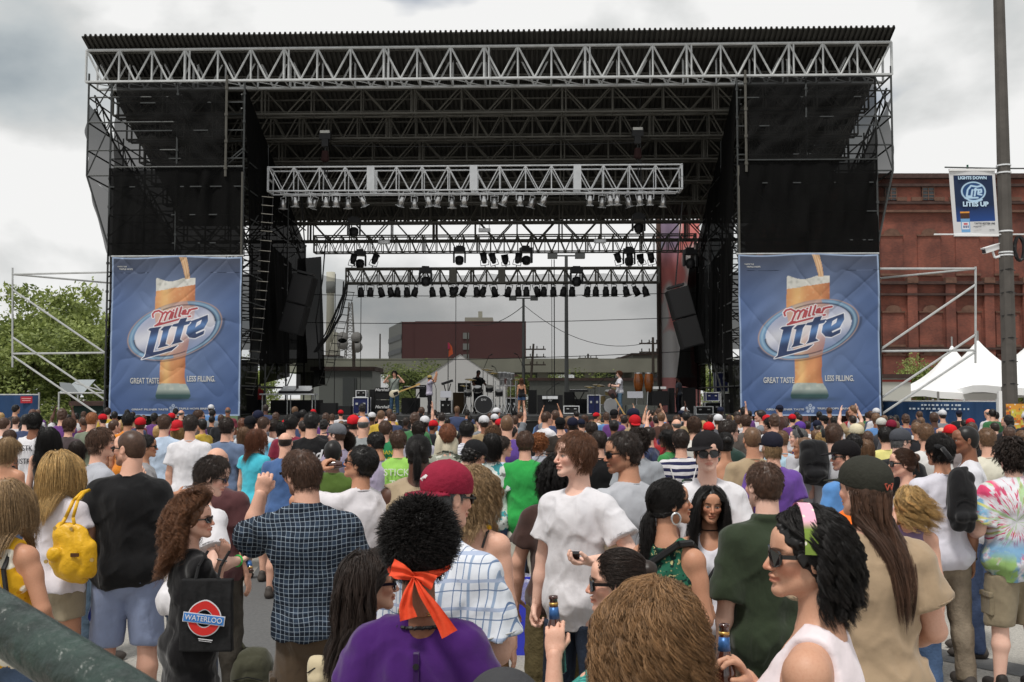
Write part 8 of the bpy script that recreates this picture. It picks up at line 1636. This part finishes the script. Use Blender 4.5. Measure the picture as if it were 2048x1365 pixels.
for a in((640,672,806,832,3.0,.5,'black floor monitor left of the blue flight case','stage_monitor','monitor'),(676,702,812,832,2.4,.5,'low black wedge monitor at the left stage edge','stage_monitor','monitor'),(802,838,796,832,4.8,.5,'black speaker cabinet under the long keyboard','speaker_cabinet','amplifier'),(838,852,770,796,5.2,.5,'small black cabinet behind the clapping man','speaker_cabinet','amplifier'),(880,903,800,832,4.8,.5,'black case left of the brown speaker cabinet','flight_case','case'),(1012,1034,796,832,5.0,.5,'black case left of the woman on stage','flight_case','case'),(1056,1074,780,832,5.2,.5,'tall black rack behind the woman on stage','equipment_rack','rack'),(1128,1150,784,811,5.6,.5,'black amplifier behind the floor monitor wedge','guitar_amplifier','amplifier'),(1150,1176,798,832,5.4,.5,'black cabinet under the right keyboard','speaker_cabinet','amplifier'),(1338,1350,776,832,4.8,.5,'narrow black cabinet left of the stagehand','equipment_rack','rack'),(1366,1392,775,832,5.2,.6,'black rack right of the stagehand','equipment_rack','rack'),(1442,1466,786,832,4.0,.5,'dark case against the right wing curtain','flight_case','case'),(1296,1306,780,812,4.9,.4,'slim black amplifier left of the white faced heads','guitar_amplifier','amplifier'),(492,520,780,832,4.0,.6,'dark rack in the shadow of the left wing','equipment_rack','rack')):
 case(a[0],a[1],a[2],a[3],a[4],a[5],tolex,a[6],a[7],a[8],'case' in a[7])
 # === FAR CROWD
protos=[]
rnd=random.Random(21)
def proto(**sp):
 sp.setdefault('seed',len(protos)+40);sp['h']=1.775;o=person(sp,.024,.0125,False);return o
HEND=[('short','dark','short dark hair'),('short','black','short black hair'),('crop','brown','cropped brown hair'),('mop','brown','thick brown hair'),('buzz','lbrown','shaved head'),('mop','black','bushy black hair'),('bald','grey','bald head'),('short','lbrown','light brown hair')]
HENF=[('long','dark','long dark hair'),('long','blond','long blonde hair'),('wave','brown','wavy brown hair'),('bun','dark','dark hair pinned up'),('long','black','long black hair'),('curly','auburn','curly auburn hair')]
CL=[((200,198,202),'white'),((36,36,40),'black'),((60,70,100),'navy'),((120,124,130),'grey'),((150,40,46),'red'),((60,110,70),'green'),((90,130,180),'blue'),((150,130,100),'tan'),((100,60,120),'purple'),((190,160,60),'yellow'),((78,54,48),'brown'),((110,48,60),'maroon')]
CAPC=[((186,30,40),'red'),((30,34,52),'navy'),((200,200,204),'white'),((24,24,26),'black')]
P_={}
for kind,lst in(('m',HEND),('f',HENF)):
 for hr,hc_,d_ in lst:
  P_[(kind,d_)]=(proto(sex=kind,hair=hr,hc=hc_,top='tee'),d_)
for c_,n_ in CAPC:P_[('m',n_+' cap')]=(proto(hair='short',hc='dark',hat=dict(c=c_),top='tee'),'a %s cap'%n_)
P_[('m','up')]=(proto(hair='short',hc='dark',ra=((.30,.45,.75),(-.25,.25,1),'open'),la=((.25,.6,.6),(-.25,.2,1),'open')),'both hands raised')
P_[('f','up')]=(proto(sex='f',hair='long',hc='brown',ra=((.30,.25,.95),(-.05,.1,1),'open')),'one arm raised')
used=set()
def far(key,X,Y,h,col,yaw,label):
 src=P_[key][0];o=src if key not in used else copy_tree(src);used.add(key);o.location=(X,Y,0);o.rotation_euler=(0,0,R(yaw));k=h/1.80;o.scale=(k,k,k);tag(o,label,'person','people in the far crowd');o.color=(*SKC[rnd.choice(['light','light','pale','tan','brown','olive','dark'])],1)
 for ch in o.children:
  if ch.name.startswith('t_shirt'):ch.color=(*lin(col),1)
  if ch.name.startswith(('trousers','shorts')):ch.color=(*lin(rnd.choice([(60,72,98),(120,110,90),(40,42,50),(84,96,120)])),1)
 return o
zones=[(-200,110,'by left fence'),(110,215,'behind left brace'),(215,350,'under left banner left side'),(350,485,'under left banner right side'),(485,620,'below rope ladder'),(620,740,'near left stage corner'),(740,830,'below guitarist'),(830,920,'below clapping man'),(920,1010,'below drum kit'),(1010,1100,'below woman on stage'),(1100,1210,'below right microphone'),(1210,1300,'below congas'),(1300,1400,'below stagehand'),(1400,1480,'below right wing cases'),(1480,1620,'under right banner left side'),(1620,1757,'under right banner right side'),(1757,1900,'before blue fence'),(1900,2300,'near lamp pole')]
taken=[(m_.location.x,m_.location.y)for m_ in bpy.data.objects if m_.type=='MESH' and m_.name.startswith('person')and m_.parent is None]
keys_m=[k for k in P_ if k[0]=='m' and k[1]!='up'];keys_f=[k for k in P_ if k[0]=='f' and k[1]!='up'];cnt=0;recs=[]
special={(1030,838):('f','up'),(1102,834):('m','up'),(1248,836):('m','up'),(1312,836):('m','up'),(1352,842):('f','up'),(845,836):('f','up'),(1704,838):('m','up'),(124,832):('m','up'),(1474,840):('f','up')}
def add_far(X,Y,h,key):
 px=1024+X/Y*F;z=next((n_ for a,b,n_ in zones if a<=px<b),zones[-1][2]);c_,cn=rnd.choice(CL if rnd.random()>.3 else CL[:4]);d_=P_[key][1]
 row='near rows' if Y<18 else('middle rows' if Y<24 else 'front rows');recs.append([key,X,Y,h,c_,rnd.uniform(-18,18)if rnd.random()<.8 else rnd.uniform(-75,75),'person, %s, %s t-shirt, %s %s'%(d_,cn,row,z),px])
for(px,py),key in special.items():s_=92;add_far((px-1024)/s_,F/s_,1.72,key)
Y=15.0;row=0
while Y<30.6:
 half=1130*Y/F;X=-half+rnd.uniform(0,.6)
 while X<half:
  x,y=X+rnd.uniform(-.32,.32),Y+rnd.uniform(-.55,.55);px=1024+x/y*F
  if not(px>1760 and y>28)and not(px<90 and y>30)and all((x-a)**2+(y-b)**2>.30 for a,b in taken)and all(abs(x-r_[1])>.42 or abs(y-r_[2])>.5 for r_ in recs[:9]):
   fem=rnd.random()<.33;key=rnd.choice(keys_f if fem else keys_m)
   if key[1].endswith('cap')and rnd.random()<.35:key=keys_m[rnd.randrange(3)]
   add_far(x,y,rnd.gauss(1.63 if fem else 1.74,.075),key)
  X+=1.02+.03*(Y-15)*.6
 Y+=1.25;row+=1
print('FAR',len(recs))
from collections import defaultdict
by=defaultdict(list)
for r_ in recs:by[r_[6]].append(r_)
for k,l in by.items():
 if len(l)>1:
  l.sort(key=lambda r_:r_[7])
  for i,r_ in enumerate(l):r_[6]=k.replace('person',['leftmost','rightmost'][i]+' person' if len(l)==2 else ORD[i]+' from left',1)
for key,X,Y,h,c_,yw,lb,px in recs:far(key,X,Y,h,c_,yw,lb)
for key,(o,d_)in P_.items():
 if key not in used:
  for ch in list(o.children):bpy.data.objects.remove(ch)
  bpy.data.objects.remove(o)
